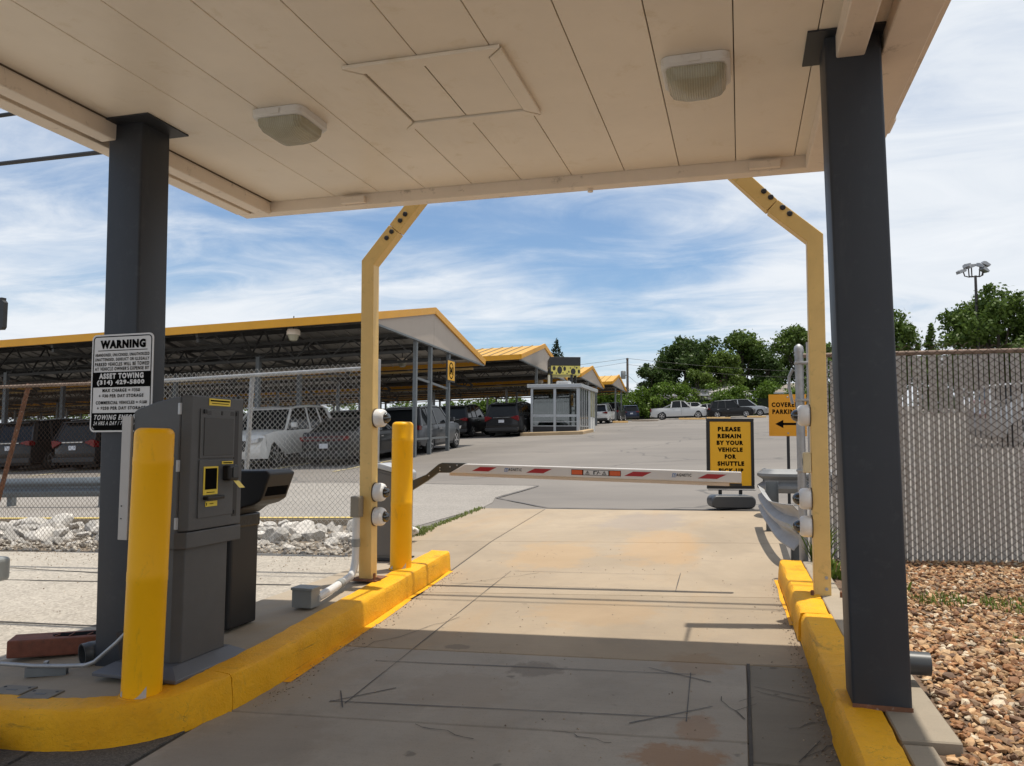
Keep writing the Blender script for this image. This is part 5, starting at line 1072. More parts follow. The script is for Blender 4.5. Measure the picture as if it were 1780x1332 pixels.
# ================================================================== CARPORTS
XG = -11.0
def carport(y0, z0, ya, za, y1, z1, xlen, label, first=False):
    root = thing('carport', label, 'carport', (XG, ya, T(XG, ya)), 'yellow roofed carports along the lot')
    sl = 0.03
    def Z(x, z): return z + sl * (x - XG)
    def sheet_mb(xa, xb, yA, zA, yB, zB, mid):
        mb = MB(); th = 0.03
        vs = []
        for d in (0, th):
            vs += [(xa, yA, Z(xa, zA) + d), (xb, yA, Z(xb, zA) + d), (xb, yB, Z(xb, zB) + d), (xa, yB, Z(xa, zB) + d)]
        mb.add(vs, [(0, 3, 2, 1), (4, 5, 6, 7), (0, 1, 5, 4), (1, 2, 6, 5), (2, 3, 7, 6), (3, 0, 4, 7)])
        mb.bar((xb - 0.02, yA, Z(xb, zA) + th + 0.025), (xb - 0.02, yB, Z(xb, zB) + th + 0.025), 0.035, 0.05)
        mb.bar((xb - 0.02, yA, Z(xb, zA) - 0.02), (xb - 0.02, yB, Z(xb, zB) - 0.02), 0.03, 0.04)
        return mb
    pitch = 0.61; n = int(xlen / pitch)
    M2 = [M_UNDER, M_YELROOF]
    for (yA, zA, yB, zB) in ((y0, z0, ya, za), (ya, za, y1, z1)):
        allmb = MB()
        for k in range(n):
            xb = XG - k * pitch; xa = xb - pitch + 0.004; mb = sheet_mb(xa, xb, yA, zA + 0.06, yB, zB + 0.06, 0)
            if first and k < 75:
                o = part('roof_sheet', mb, M_UNDER, root); o.data.materials.append(M_YELROOF)
                for p in o.data.polygons:
                    if p.normal.z > 0.3: p.material_index = 1
            else: allmb.add(mb.v, mb.f)
        if allmb.v:
            o = part('roof_sheeting', allmb, M_UNDER, root); o.data.materials.append(M_YELROOF); o['kind'] = 'stuff'
            for p in o.data.polygons:
                if p.normal.z > 0.3: p.material_index = 1
    xe = XG - n * pitch
    def fas(y, z, w=0.06, h=0.26): part('eave_trim', MB().bar((XG + 0.10, y, Z(XG, z) + 0.02), (xe, y, Z(xe, z) + 0.02), w, h), M_YELTRIM, root)
    fas(y0 - 0.04, z0); fas(y1 + 0.04, z1)
    part('rake_trim', MB().bar((XG + 0.09, y0 - 0.08, z0 + 0.03), (XG + 0.09, ya, za + 0.06), 0.09, 0.24), M_YELTRIM, root)
    part('rake_trim', MB().bar((XG + 0.09, ya, za + 0.06), (XG + 0.09, y1 + 0.08, z1 + 0.03), 0.09, 0.24), M_YELTRIM, root)
    # gable panel in two halves with a joint under the ridge
    c0 = z0 - 0.11; c1_ = z1 - 0.09; cm = c0 + (c1_ - c0) * (ya - y0) / (y1 - y0)
    part('gable_panel', MB().prism([(y0 + 0.05, c0), (ya - 0.006, cm), (ya - 0.006, za - 0.05), (y0 + 0.05, z0 - 0.05)], XG + 0.03, XG + 0.065, 'x'), M_GABLE, root)
    part('gable_panel', MB().prism([(ya + 0.006, cm), (y1 - 0.05, c1_), (y1 - 0.05, z1 - 0.05), (ya + 0.006, za - 0.05)], XG + 0.03, XG + 0.065, 'x'), M_GABLE, root)
    part('gable_sill', MB().bar((XG + 0.05, y0, c0 - 0.03), (XG + 0.05, y1, c1_ - 0.03), 0.12, 0.06), M_STEEL, root)
    # purlins
    for (yA, zA, yB, zB) in ((y0, z0, ya, za), (ya, za, y1, z1)):
        for q in (0.12, 0.36, 0.60, 0.84):
            y = yA + (yB - yA) * q; z = zA + (zB - zA) * q - 0.05
            part('purlin', MB().bar((XG, y, Z(XG, z)), (xe, y, Z(xe, z)), 0.07, 0.17), M_TRUSS, root)
    # trusses, posts
    bays = int(xlen / 6.0)
    for b in range(bays + 1):
        x = XG - 0.35 - b * 6.0
        if b == 0: continue
        hz = T(x, ya)
        tm = MB(); lowz = lambda y: Z(x, min(z0, z1)) - 0.35 + (0.35 if abs(y - ya) > 3.6 else 0.0) * 0
        pts_top = [(y0 + 0.2, z0 - 0.15), (ya, za - 0.15), (y1 - 0.2, z1 - 0.15)]
        ybot = [(y0 + 0.25, z0 - 0.30), (ya - 1.9, z0 - 0.42), (ya + 1.9, z1 - 0.42 + (z0 - z1) * 0.3), (y1 - 0.25, z1 - 0.30)]
        for a, c in zip(pts_top, pts_top[1:]): tm.bar((x, a[0], Z(x, a[1])), (x, c[0], Z(x, c[1])), 0.09, 0.12)
        for a, c in zip(ybot, ybot[1:]): tm.bar((x, a[0], Z(x, a[1])), (x, c[0], Z(x, c[1])), 0.09, 0.12)
        K = 14
        def top(y): return z0 - 0.15 + (za - z0) * (y - y0) / (ya - y0) if y < ya else z1 - 0.15 + (za - z1) * (y1 - y) / (y1 - ya)
        def bot(y):
            for a, c in zip(ybot, ybot[1:]):
                if a[0] <= y <= c[0]: return a[1] + (c[1] - a[1]) * (y - a[0]) / (c[0] - a[0])
            return ybot[0][1]
        yy = [y0 + 0.3 + (y1 - y0 - 0.6) * k / K for k in range(K + 1)]
        for k in range(K):
            a, c = yy[k], yy[k + 1]
            tm.bar((x, a, Z(x, top(a) if k % 2 else bot(a))), (x, c, Z(x, bot(c) if k % 2 else top(c))), 0.05, 0.05)
        part('truss', tm, M_TRUSS, root)
        for yp in (ya - 1.55, ya + 1.35):
            part('post', MB().bar((x, yp, T(x, yp) - 0.05), (x, yp, Z(x, bot(yp))), 0.16, 0.16, (0, 1, 0)), M_STEEL, root)
    # longitudinal girders along the post lines
    for yp in (ya - 1.55, ya + 1.35):
        zt = min(z0, z1) - 0.30; gm = MB(); gm.bar((XG - 0.2, yp, Z(XG, zt)), (xe, yp, Z(xe, zt)), 0.08, 0.10); gm.bar((XG - 0.2, yp, Z(XG, zt) + 0.62), (xe, yp, Z(xe, zt) + 0.62), 0.08, 0.10)
        K = int(xlen / 0.75)
        for k in range(K):
            xa = XG - 0.3 - k * 0.75; xb = xa - 0.75
            gm.bar((xa, yp, Z(xa, zt) + (0.62 if k % 2 else 0)), (xb, yp, Z(xb, zt) + (0 if k % 2 else 0.62)), 0.045, 0.045)
        part('girder', gm, M_TRUSS, root)
    for yp, dz_ in (((y0 + 3.8), 0), ((y0 + 5.2), 0), ((y0 + 7.1), 0)) if first else (((ya - 1.5), 0), ((ya + 2.2), 0)):
        zt_ = c0 + (c1_ - c0) * (yp - y0) / (y1 - y0) - 0.05
        part('gable_post', MB().bar((XG - 0.02, yp, T(XG, yp) - 0.05), (XG - 0.02, yp, zt_), 0.13, 0.13, (0, 1, 0)), M_STEEL, root)
    if first:
        part('brace', MB().bar((XG - 0.02, y0 + 3.8, 3.75), (XG - 0.02, y0 + 7.1, 3.55), 0.06, 0.08), M_STEEL, root)
        part('brace', MB().bar((XG - 0.02, y0 + 3.8, T(XG, 26) + 0.62), (XG - 0.02, y0 + 7.1, T(XG, 29.3) + 0.52), 0.06, 0.07), M_STEEL, root)
    part('inner_trim', MB().bar((XG - 0.3, y1 - 0.35, Z(XG, z1) - 0.28), (xe, y1 - 0.35, Z(xe, z1) - 0.28), 0.05, 0.09), paint('cream_trim', (0.55, 0.36, 0.13), 0.5) if 'cream_trim' not in bpy.data.materials else bpy.data.materials['cream_trim'], root)
    return root
cps = [(22.2, 5.31, 27.53, 6.31, 33.49, 4.98, 62, 'nearest carport with yellow edges and a beige gable end, behind the left fence', True),
       (39.71, 5.87, 44.84, 7.0, 51.0, 5.55, 75, 'second yellow roofed carport, partly behind the booth sign', False),
       (55.91, 6.21, 60.49, 7.15, 65.66, 5.98, 90, 'third yellow roofed carport, rising behind the glass booth', False),
       (70.31, 6.69, 74.38, 7.6, 79.1, 6.51, 100, 'farthest and smallest yellow roofed carport, in front of the hedge', False)]
CP = [carport(*c[:7], c[7], c[8]) for c in cps]
def pendant(x, y, z, label):
    t = thing('carport_lamp', label, 'lamp', (x, y, z), 'lamps under the carport roofs')
    obj('housing', MB().lathe([(0.22, -0.12), (0.22, 0.0), (0.19, 0.06), (0.04, 0.07)], 16), M_TRIM, t, smooth=30); obj('stem', MB().tube([(0, 0, 0.05), (0, 0, 0.5)], 0.02, 6), M_TRUSS, t); obj('globe', MB().lathe([(0.08, -0.32), (0.12, -0.30), (0.18, -0.16), (0.20, -0.12)], 16), M_DIFF, t, smooth=40)
pendant(-13.93, 22.75, 5.05, 'cream lamp hanging under the near eave of the nearest carport')
pendant(-14.0, 31.6, 5.0, 'small lamp under the nearest carport beside its gable posts')
pendant(-12.3, 49.3, 5.35, 'small lamp under the second carport, left of the booth sign')
# bay sign on the third gable post
t = thing('bay_sign', 'yellow bay sign with an oval emblem on the carport gable post', 'bay sign', (XG + 0.07, 29.25, 4.1))
P0 = Vector((XG + 0.10, 28.92, 3.87)); Un = Vector((0, 1, 0)); Nn = Vector((1, 0, 0)); kw = dict(P0=P0, U=Un, N=Nn)
pbox(t, 'plate', M_BLACKM, -0.05, 0.85, -0.05, 0.85, -0.03, -0.004, **kw); pbox(t, 'face', M_SIGNY, 0.02, 0.78, 0.02, 0.78, -0.003, 0.0, **kw)
lt = MB(); n = 24
for k in range(n):
    a, b = 2 * math.pi * k / n, 2 * math.pi * (k + 1) / n
    poly(lt, P0 + Nn * 0.003, Un, V, [(0.4 + 0.27 * math.cos(a), 0.4 + 0.33 * math.sin(a)), (0.4 + 0.27 * math.cos(b), 0.4 + 0.33 * math.sin(b)), (0.4 + 0.21 * math.cos(b), 0.4 + 0.28 * math.sin(b)), (0.4 + 0.21 * math.cos(a), 0.4 + 0.28 * math.sin(a))])
text(lt, 'M', P0 + Nn * 0.003, Un, V, 0.25, 0.25, 0.30, 0.30, 0.05); part('emblem', lt, M_INK, t, fix=False)

# ================================================================== BOOTH
bx0, bx1, by0, by1 = -10.72, -8.10, 41.0, 45.6
bzf = lambda x, y: 1.90
bo = thing('attendant_booth', 'glass attendant booth with grey frames on a concrete plinth', 'booth', (-9.4, 43.3, 1.85))
part('plinth', MB().slab([(bx0 - 0.45, by0 - 0.55), (bx1 + 0.30, by0 - 0.55), (bx1 + 0.30, by0 + 2.6), (bx0 - 0.45, by0 + 2.6)], lambda x, y: T(x, y) + 0.17, 0.3), concrete_mat('plinth_concrete', (0.42, 0.31, 0.19), (0.22, 0.16, 0.10)), bo, bevel=0.04)
zf0, zf1 = 1.90, 4.34
part('floor', MB().box(bx0, bx1, by0, by1, zf0 - 0.05, zf0 + 0.03), M_BLACKM, bo)
part('roof', MB().box(bx0 - 0.18, bx1 + 0.16, by0 - 0.16, by1 + 0.16, zf1, zf1 + 0.19), M_ALU, bo, bevel=0.02)
part('ceiling', MB().box(bx0 + .1, bx1 - .1, by0 + .1, by1 - .1, zf1 - 0.03, zf1 - 0.005), M_SIDING, bo)
for x, w in ((bx0 + 0.06, 0.12), ((bx0 + bx1) / 2, 0.13), (bx1 - 0.07, 0.14)):
    part('mullion', MB().box(x - w / 2, x + w / 2, by0 - 0.03, by0 + 0.09, zf0, zf1 - 0.002), M_ALU, bo)
xm_ = (bx0 + bx1) / 2
for xa, xb in ((bx0 + 0.122, xm_ - 0.067), (xm_ + 0.067, bx1 - 0.142)):
    part('kick_panel', MB().box(xa, xb, by0 + 0.01, by0 + 0.05, zf0, zf0 + 0.40), M_BLACKM, bo)
    for z, h in ((0.40, 0.045), (0.62, 0.04), (0.90, 0.13), (2.38, 0.06)): part('rail', MB().box(xa, xb, by0 - 0.01, by0 + 0.06, zf0 + z, zf0 + z + h), M_ALU, bo)
    part('pane', MB().box(xa, xb, by0 + 0.02, by0 + 0.03, zf0 + 0.45, zf0 + 2.38), M_PANE, bo)
    part('counter', MB().box(xa, xb, by0 + 0.10, by0 + 0.55, zf0 + 0.92, zf0 + 0.97), M_LTGREY, bo)
for y in (by0 + 0.15, by0 + 0.75, by0 + 1.35, by0 + 1.95, by0 + 2.6, by0 + 3.1, by0 + 3.85, by1 - 0.05):
    part('mullion', MB().box(bx1 - 0.05, bx1 + 0.02, y - 0.045, y + 0.045, zf0, zf1 - 0.002), M_ALU, bo)
for a, b in ((0.195, 0.705), (0.795, 1.305), (1.395, 1.905), (1.995, 2.555)): part('pane', MB().box(bx1 - 0.02, bx1 - 0.01, by0 + a, by0 + b, zf0 + 0.45, zf1 - 0.01), M_PANE, bo); part('rail', MB().box(bx1 - 0.04, bx1 + 0.01, by0 + a, by0 + b, zf0 + 0.40, zf0 + 0.45), M_ALU, bo)
part('side_door', MB().box(bx1 - 0.03, bx1 + 0.005, by0 + 2.65, by0 + 3.05, zf0, zf1 - 0.01), M_ALU, bo)
part('lower_wall', MB().box(bx1 - 0.03, bx1 + 0.012, by0 + 3.15, by1 - 0.1, zf0, zf0 + 0.98), M_SIDING, bo)
part('poster_pane', MB().box(bx1 - 0.03, bx1 + 0.012, by0 + 3.15, by1 - 0.1, zf0 + 1.0, zf1 - 0.01), paint('notice_paper', (0.30, 0.28, 0.17), 0.5, var=0.5, scale=3), bo)
for x in (bx0 + 0.02,):
    part('left_wall', MB().box(x, x + 0.04, by0 + 0.09, by1, zf0, zf0 + 0.95), M_ALU, bo); part('pane', MB().box(x + 0.01, x + 0.02, by0 + 0.09, by1, zf0 + 0.95, zf1 - 0.01), M_PANE, bo)
part('back_wall', MB().box(bx0 + 0.1, bx1 - 0.1, by1 - 0.06, by1, zf0, zf1 - 0.035), paint('booth_interior', (0.16, 0.16, 0.155), 0.7, var=0.1), bo)
part('desk', MB().box(bx0 + 0.3, bx0 + 1.1, by1 - 1.4, by1 - 0.4, zf0, zf0 + 1.3), M_LTGREY, bo); part('cupboard', MB().box(bx1 - 1.3, bx1 - 0.6, by1 - 0.9, by1 - 0.1, zf0, zf0 + 1.7), M_SIDING, bo)
for z in (0.9,): 
    for k in range(5): part('blind_slat', MB().box(bx0 + 0.35 + k * 0.22, bx0 + 0.38 + k * 0.22, by0 + 2.4, by0 + 2.44, zf0 + 0.6, zf1 - 0.05), M_ALU, bo)
ac = thing('roof_cooler', 'white rounded air conditioner on the booth roof', 'air conditioner', (-9.15, 42.3, zf1 + 0.19))
obj('case', MB().prism([(-0.40, 0), (-0.40, 0.21), (-0.34, 0.24), (0.32, 0.24), (0.42, 0.18), (0.42, 0)], -0.4, 0.4, 'y'), M_WHITE, ac, bevel=0.04); obj('grille', MB().box(-0.25, 0.25, -0.415, -0.403, 0.05, 0.14), M_LTGREY, ac)
# sign box on stilts above the booth
sg = thing('roof_sign', 'black roof sign with a yellow spotted band on stilts over the booth', 'roof sign', (-9.3, 42.6, zf1 + 0.19))
Mz = Matrix.Translation((-9.35, 42.9, 0)) @ Matrix.Rotation(math.radians(17), 4, 'Z')
sw, sd = 0.83, 1.05; z0s, zm, z1s = 5.12, 5.58, 6.06
part('cap_box', mloc(MB().box(-sw, sw, -sd, sd, zm, z1s), Mz), M_BLACKM, sg, bevel=0.02)
part('yellow_band', mloc(MB().box(-sw + 0.01, sw - 0.01, -sd + 0.01, sd - 0.01, z0s, zm - 0.002), Mz), paint('band_yellow', (0.70, 0.60, 0.14), 0.5), sg)
part('corner', mloc(MB().box(-sw - 0.012, -sw + 0.06, -sd - 0.012, -sd + 0.06, z0s - 0.03, z1s), Mz), M_BLACKM, sg)
def spots(lst, face):
    for cx, cz, ax, az in lst:
        n = 18; pts = [(cx + ax * math.cos(2 * math.pi * k / n), cz + az * math.sin(2 * math.pi * k / n)) for k in range(n)]
        if face == 'f': mb = MB().prism([(max(-sw + .02, min(sw - .02, a)), max(z0s + 0.01, min(zm - 0.01, b))) for a, b in pts], -sd - 0.004, -sd + 0.012, 'y')
        else: mb = MB().prism([(max(-sd + .02, min(sd - .02, a)), max(z0s + 0.01, min(zm - 0.01, b))) for a, b in pts], -sw - 0.004, -sw + 0.012, 'x')
        part('spot', mloc(mb, Mz), M_BLACKM, sg)
spots([(-0.60, 5.44, 0.08, 0.12), (-0.30, 5.35, 0.13, 0.21), (-0.03, 5.42, 0.07, 0.12), (0.20, 5.26, 0.03, 0.06), (0.43, 5.27, 0.13, 0.17), (0.28, 5.46, 0.03, 0.04), (0.62, 5.48, 0.04, 0.05), (0.74, 5.27, 0.06, 0.11), (-0.72, 5.20, 0.07, 0.08), (-0.48, 5.18, 0.03, 0.05), (-0.15, 5.53, 0.03, 0.03), (0.1, 5.16, 0.04, 0.03), (-0.12, 5.2, 0.03, 0.03), (0.52, 5.52, .03, .03)], 'f')
spots([(-0.8, 5.35, 0.10, 0.21), (-0.4, 5.33, 0.09, 0.16), (-0.05, 5.40, 0.13, 0.20), (0.45, 5.35, 0.12, 0.22), (0.82, 5.3, 0.1, 0.15)], 's')
for a, b in ((-0.75, -0.9), (0.35, -0.95), (-0.7, 0.9), (0.7, 0.9), (0.62, -0.2)): 
    p = Mz @ Vector((a, b, 0)); part('stilt', MB().box(p.x - 0.06, p.x + 0.06, p.y - 0.06, p.y + 0.06, zf1 + 0.19, z0s), M_BLACKM, sg)
p = Mz @ Vector((-0.82, -0.95, 0)); t = thing('vent_pipe', 'cream vent pipe hanging beside the booth roof sign', 'vent pipe', (p.x - 0.05, p.y, 4.53)); obj('tube', MB().tube([(0, 0, 0), (0, 0, 0.55)], 0.07, 12), paint('cream_pipe', (0.62, 0.58, 0.45), 0.5), t, smooth=50)

# ================================================================== VEHICLES
SPEC = {
 # L, W, H, wheel r, wheelbase, profile factors
 'suv':     dict(L=4.60, W=1.90, H=1.70, r=0.36, ax=(1.42, -1.38), belt=1.02, hood=1.04, nose=0.86, tail=1.06, cowl=0.85, wind=0.28, rear=-2.10, rtop=-1.85, roofF=1.0, deck=None),
 'minivan': dict(L=5.10, W=1.98, H=1.74, r=0.34, ax=(1.62, -1.42), belt=1.04, hood=1.02, nose=0.80, tail=1.08, cowl=1.30, wind=0.55, rear=-2.42, rtop=-2.10, roofF=1.0, deck=None),
 'wagon':   dict(L=4.70, W=1.84, H=1.62, r=0.34, ax=(1.42, -1.36), belt=0.98, hood=0.98, nose=0.78, tail=1.0, cowl=0.85, wind=0.25, rear=-2.18, rtop=-1.75, roofF=1.0, deck=None),
 'sedan':   dict(L=4.95, W=1.90, H=1.47, r=0.35, ax=(1.55, -1.48), belt=0.98, hood=0.96, nose=0.74, tail=1.04, cowl=0.85, wind=0.10, rear=-1.85, rtop=-1.05, roofF=1.0, deck=1.06),
 'pickup':  dict(L=5.85, W=2.03, H=1.88, r=0.40, ax=(1.92, -1.72), belt=1.22, hood=1.22, nose=1.02, tail=1.20, cowl=1.15, wind=0.55, rear=-0.78, rtop=-0.68, roofF=1.0, deck=1.20),
}
_meshcache = {}
def car_geo(kind):
    if kind in _meshcache: return _meshcache[kind]
    S = SPEC[kind]; L2 = S['L'] / 2; hw = S['W'] / 2; r = S['r'] + 0.055; gz0 = 0.26
    def arch(cy):
        return [(cy + r * math.cos(a), max(gz0, S['r'] + r * math.sin(a))) for a in [math.pi * k / 8 for k in range(9)]]
    # side outline, walking from the nose bottom rearwards along the sill, then over the tail to the nose
    low = [(L2 - 0.10, gz0 + 0.02)]
    for cy in S['ax']:
        low += [(cy + r + 0.02, gz0)] + arch(cy)[0:] + [(cy - r - 0.02, gz0)]
    low += [(-L2 + 0.12, gz0 + 0.06)]
    tail = [(-L2 + 0.02, 0.45), (-L2, 0.60), (-L2 + 0.03, 0.85), (-L2 + 0.07, S['tail'] - 0.03)]
    if S['deck']: top = [(-L2 + 0.10, S['deck']), (S['rear'] - 0.02, S['deck'] + 0.005)]
    else: top = [(-L2 + 0.10, S['belt'] + 0.02)]
    top += [(S['rear'] + 0.3, S['belt']), (S['cowl'] + 0.05, S['belt']), (S['cowl'] + 0.10, S['hood'])]
    top += [(L2 * 0.62 + S['cowl'] * 0.2, S['hood'] - 0.03), (L2 - 0.28, S['nose'] + 0.06), (L2 - 0.06, S['nose'] - 0.08), (L2, 0.58), (L2 - 0.02, 0.42)]
    out = low + tail + top
    bm = bmesh.new()
    vs0 = [bm.verts.new((-1, y, z)) for y, z in out]; vs1 = [bm.verts.new((1, y, z)) for y, z in out]
    n = len(out); bm.faces.new(vs0); bm.faces.new(vs1[::-1])
    for i in range(n): bm.faces.new((vs0[(i + 1) % n], vs0[i], vs1[i], vs1[(i + 1) % n]))
    bmesh.ops.triangulate(bm, faces=[f for f in bm.faces if len(f.verts) > 4])
    for z in (0.46, 0.62, 0.80, S['belt'] - 0.10):
        bmesh.ops.bisect_plane(bm, geom=bm.verts[:] + bm.edges[:] + bm.faces[:], plane_co=(0, 0, z), plane_no=(0, 0, 1))
    for y in [k * S['L'] / 12 - L2 for k in range(1, 12)]:
        bmesh.ops.bisect_plane(bm, geom=bm.verts[:] + bm.edges[:] + bm.faces[:], plane_co=(0, y, 0), plane_no=(0, 1, 0))
    for x in (-0.86, -0.5, 0, 0.5, 0.86):
        bmesh.ops.bisect_plane(bm, geom=bm.verts[:] + bm.edges[:] + bm.faces[:], plane_co=(x, 0, 0), plane_no=(1, 0, 0))
    def sx(y, z):
        t = (z - 0.62) / 0.45; k = 1 - 0.045 * t * t * (1 if t > 0 else 0.8) - (0.05 * max(0, t - 0.6))
        e = abs(y) / L2; return hw * k * (1 - 0.13 * e ** 6)
    for v in bm.verts:
        x = v.co.x; v.co.x = x * sx(v.co.y, v.co.z)
        if abs(x) < 0.99 and v.co.z > S['belt'] - 0.25 and v.co.y > S['cowl']: v.co.z += 0.035 * (1 - x * x)
        if v.co.y > L2 - 0.35: v.co.y -= 0.16 * x * x * x * x
        if v.co.y < -L2 + 0.3: v.co.y += 0.10 * x * x * x * x
    bmesh.ops.recalc_face_normals(bm, faces=bm.faces)
    body = bpy.data.meshes.new('body'); bm.to_mesh(body); bm.free()
    body.polygons.foreach_set('use_smooth', [True] * len(body.polygons)); body.set_sharp_from_angle(angle=math.radians(32))
    # greenhouse
    H = S['H']; zb = S['belt'] - 0.02
    gh = [(S['cowl'] + 0.08, zb), (S['wind'], H - 0.05), (S['wind'] - 0.35, H - 0.012), ((S['wind'] + S['rtop']) / 2, H), (S['rtop'] + 0.15, H - 0.03), (S['rtop'], H - 0.07), (S['rear'], zb)]
    def gx(z, y=0): return hw * (0.93 - 0.20 * (z - zb) / (H - zb))
    mb = MB(); m = len(gh)
    for s in (-1, 1): mb.v += [(s * gx(z), y, z) for y, z in gh]
    mb.f = [tuple(range(m)), tuple(range(2 * m - 1, m - 1, -1))] + [((i + 1) % m, i, m + i, m + (i + 1) % m) for i in range(m)]
    glass = mb
    rf = gh[1:6]; mb = MB(); q = len(rf)
    for dz in (0.0, 0.03):
        for s in (-1, 1): mb.v += [(s * (gx(z) + 0.012), y, z + dz - 0.004) for y, z in rf]
    for i in range(q - 1):
        a, b, c, d = i, i + 1, q + i + 1, q + i; o = 2 * q
        mb.f += [(a, b, c, d), (o + d, o + c, o + b, o + a), (a, o + a, o + b, b), (d, c, o + c, o + d)]
    mb.f += [(0, q, 3 * q, 2 * q), (q - 1, 3 * q - 1, 4 * q - 1, 2 * q * 1 + q - 1) if False else (q - 1, 2 * q + q - 1, 3 * q + q - 1, q + q - 1)]
    roof = mb
    pil = []
    def pillar(y0, z0, y1, z1, w):
        p_ = MB()
        for s in (-1, 1): p_.bar((s * (gx(z0) + 0.003), y0, z0), (s * (gx(z1) + 0.003), y1, z1), 0.022, w, (0, 1, 0))
        return p_
    pil.append(pillar(S['cowl'] + 0.06, zb, S['wind'] + 0.0, H - 0.05, 0.085)); pil.append(pillar(S['rear'] + 0.02, zb, S['rtop'] + 0.03, H - 0.07, 0.17 if kind != 'pickup' else 0.12))
    mid = (S['cowl'] + S['rear']) / 2 + 0.10
    pil.append(pillar(mid, zb, mid - 0.06, H - 0.02, 0.08))
    if kind in ('suv', 'minivan', 'wagon'): pil.append(pillar(S['rear'] + 0.78, zb, S['rtop'] + 0.62, H - 0.03, 0.08))
    _meshcache[kind] = (body, glass, roof, pil, gx, sx, zb, mid); return _meshcache[kind]
def wheel_mb(r, w):
    tyre = MB().lathe([(r * 0.62, -w / 2), (r * 0.93, -w / 2), (r, -w / 2 + 0.03), (r, w / 2 - 0.03), (r * 0.93, w / 2), (r * 0.62, w / 2)], 24)
    rim = MB().lathe([(r * 0.63, w / 2 - 0.05), (r * 0.66, w / 2 + 0.002), (r * 0.60, w / 2 + 0.002), (r * 0.58, w / 2 - 0.03), (0.02, w / 2 - 0.03)], 24)
    for k in range(5):
        a = 2 * math.pi * k / 5
        rim.bar((0.04 * math.cos(a), 0.04 * math.sin(a), w / 2 - 0.008), (r * 0.61 * math.cos(a), r * 0.61 * math.sin(a), w / 2 - 0.006), 0.055 * r / 0.35, 0.022, (0, 0, 1))
    rim.lathe([(0.055, w / 2 - 0.02), (0.05, w / 2 + 0.006), (0.01, w / 2 + 0.008)], 12); return tyre, rim
PAINTS = {k: carpaint('car_paint_' + k, c, m) for k, c, m in (('black', (0.006, 0.006, 0.007), 0.0), ('charcoal', (0.018, 0.018, 0.020), 0.3), ('grey', (0.10, 0.105, 0.115), 0.5), ('silver', (0.42, 0.43, 0.44), 0.6), ('white', (0.60, 0.60, 0.59), 0.0), ('red', (0.20, 0.02, 0.02), 0.2), ('navy', (0.02, 0.03, 0.06), 0.4))}
_wm = {}
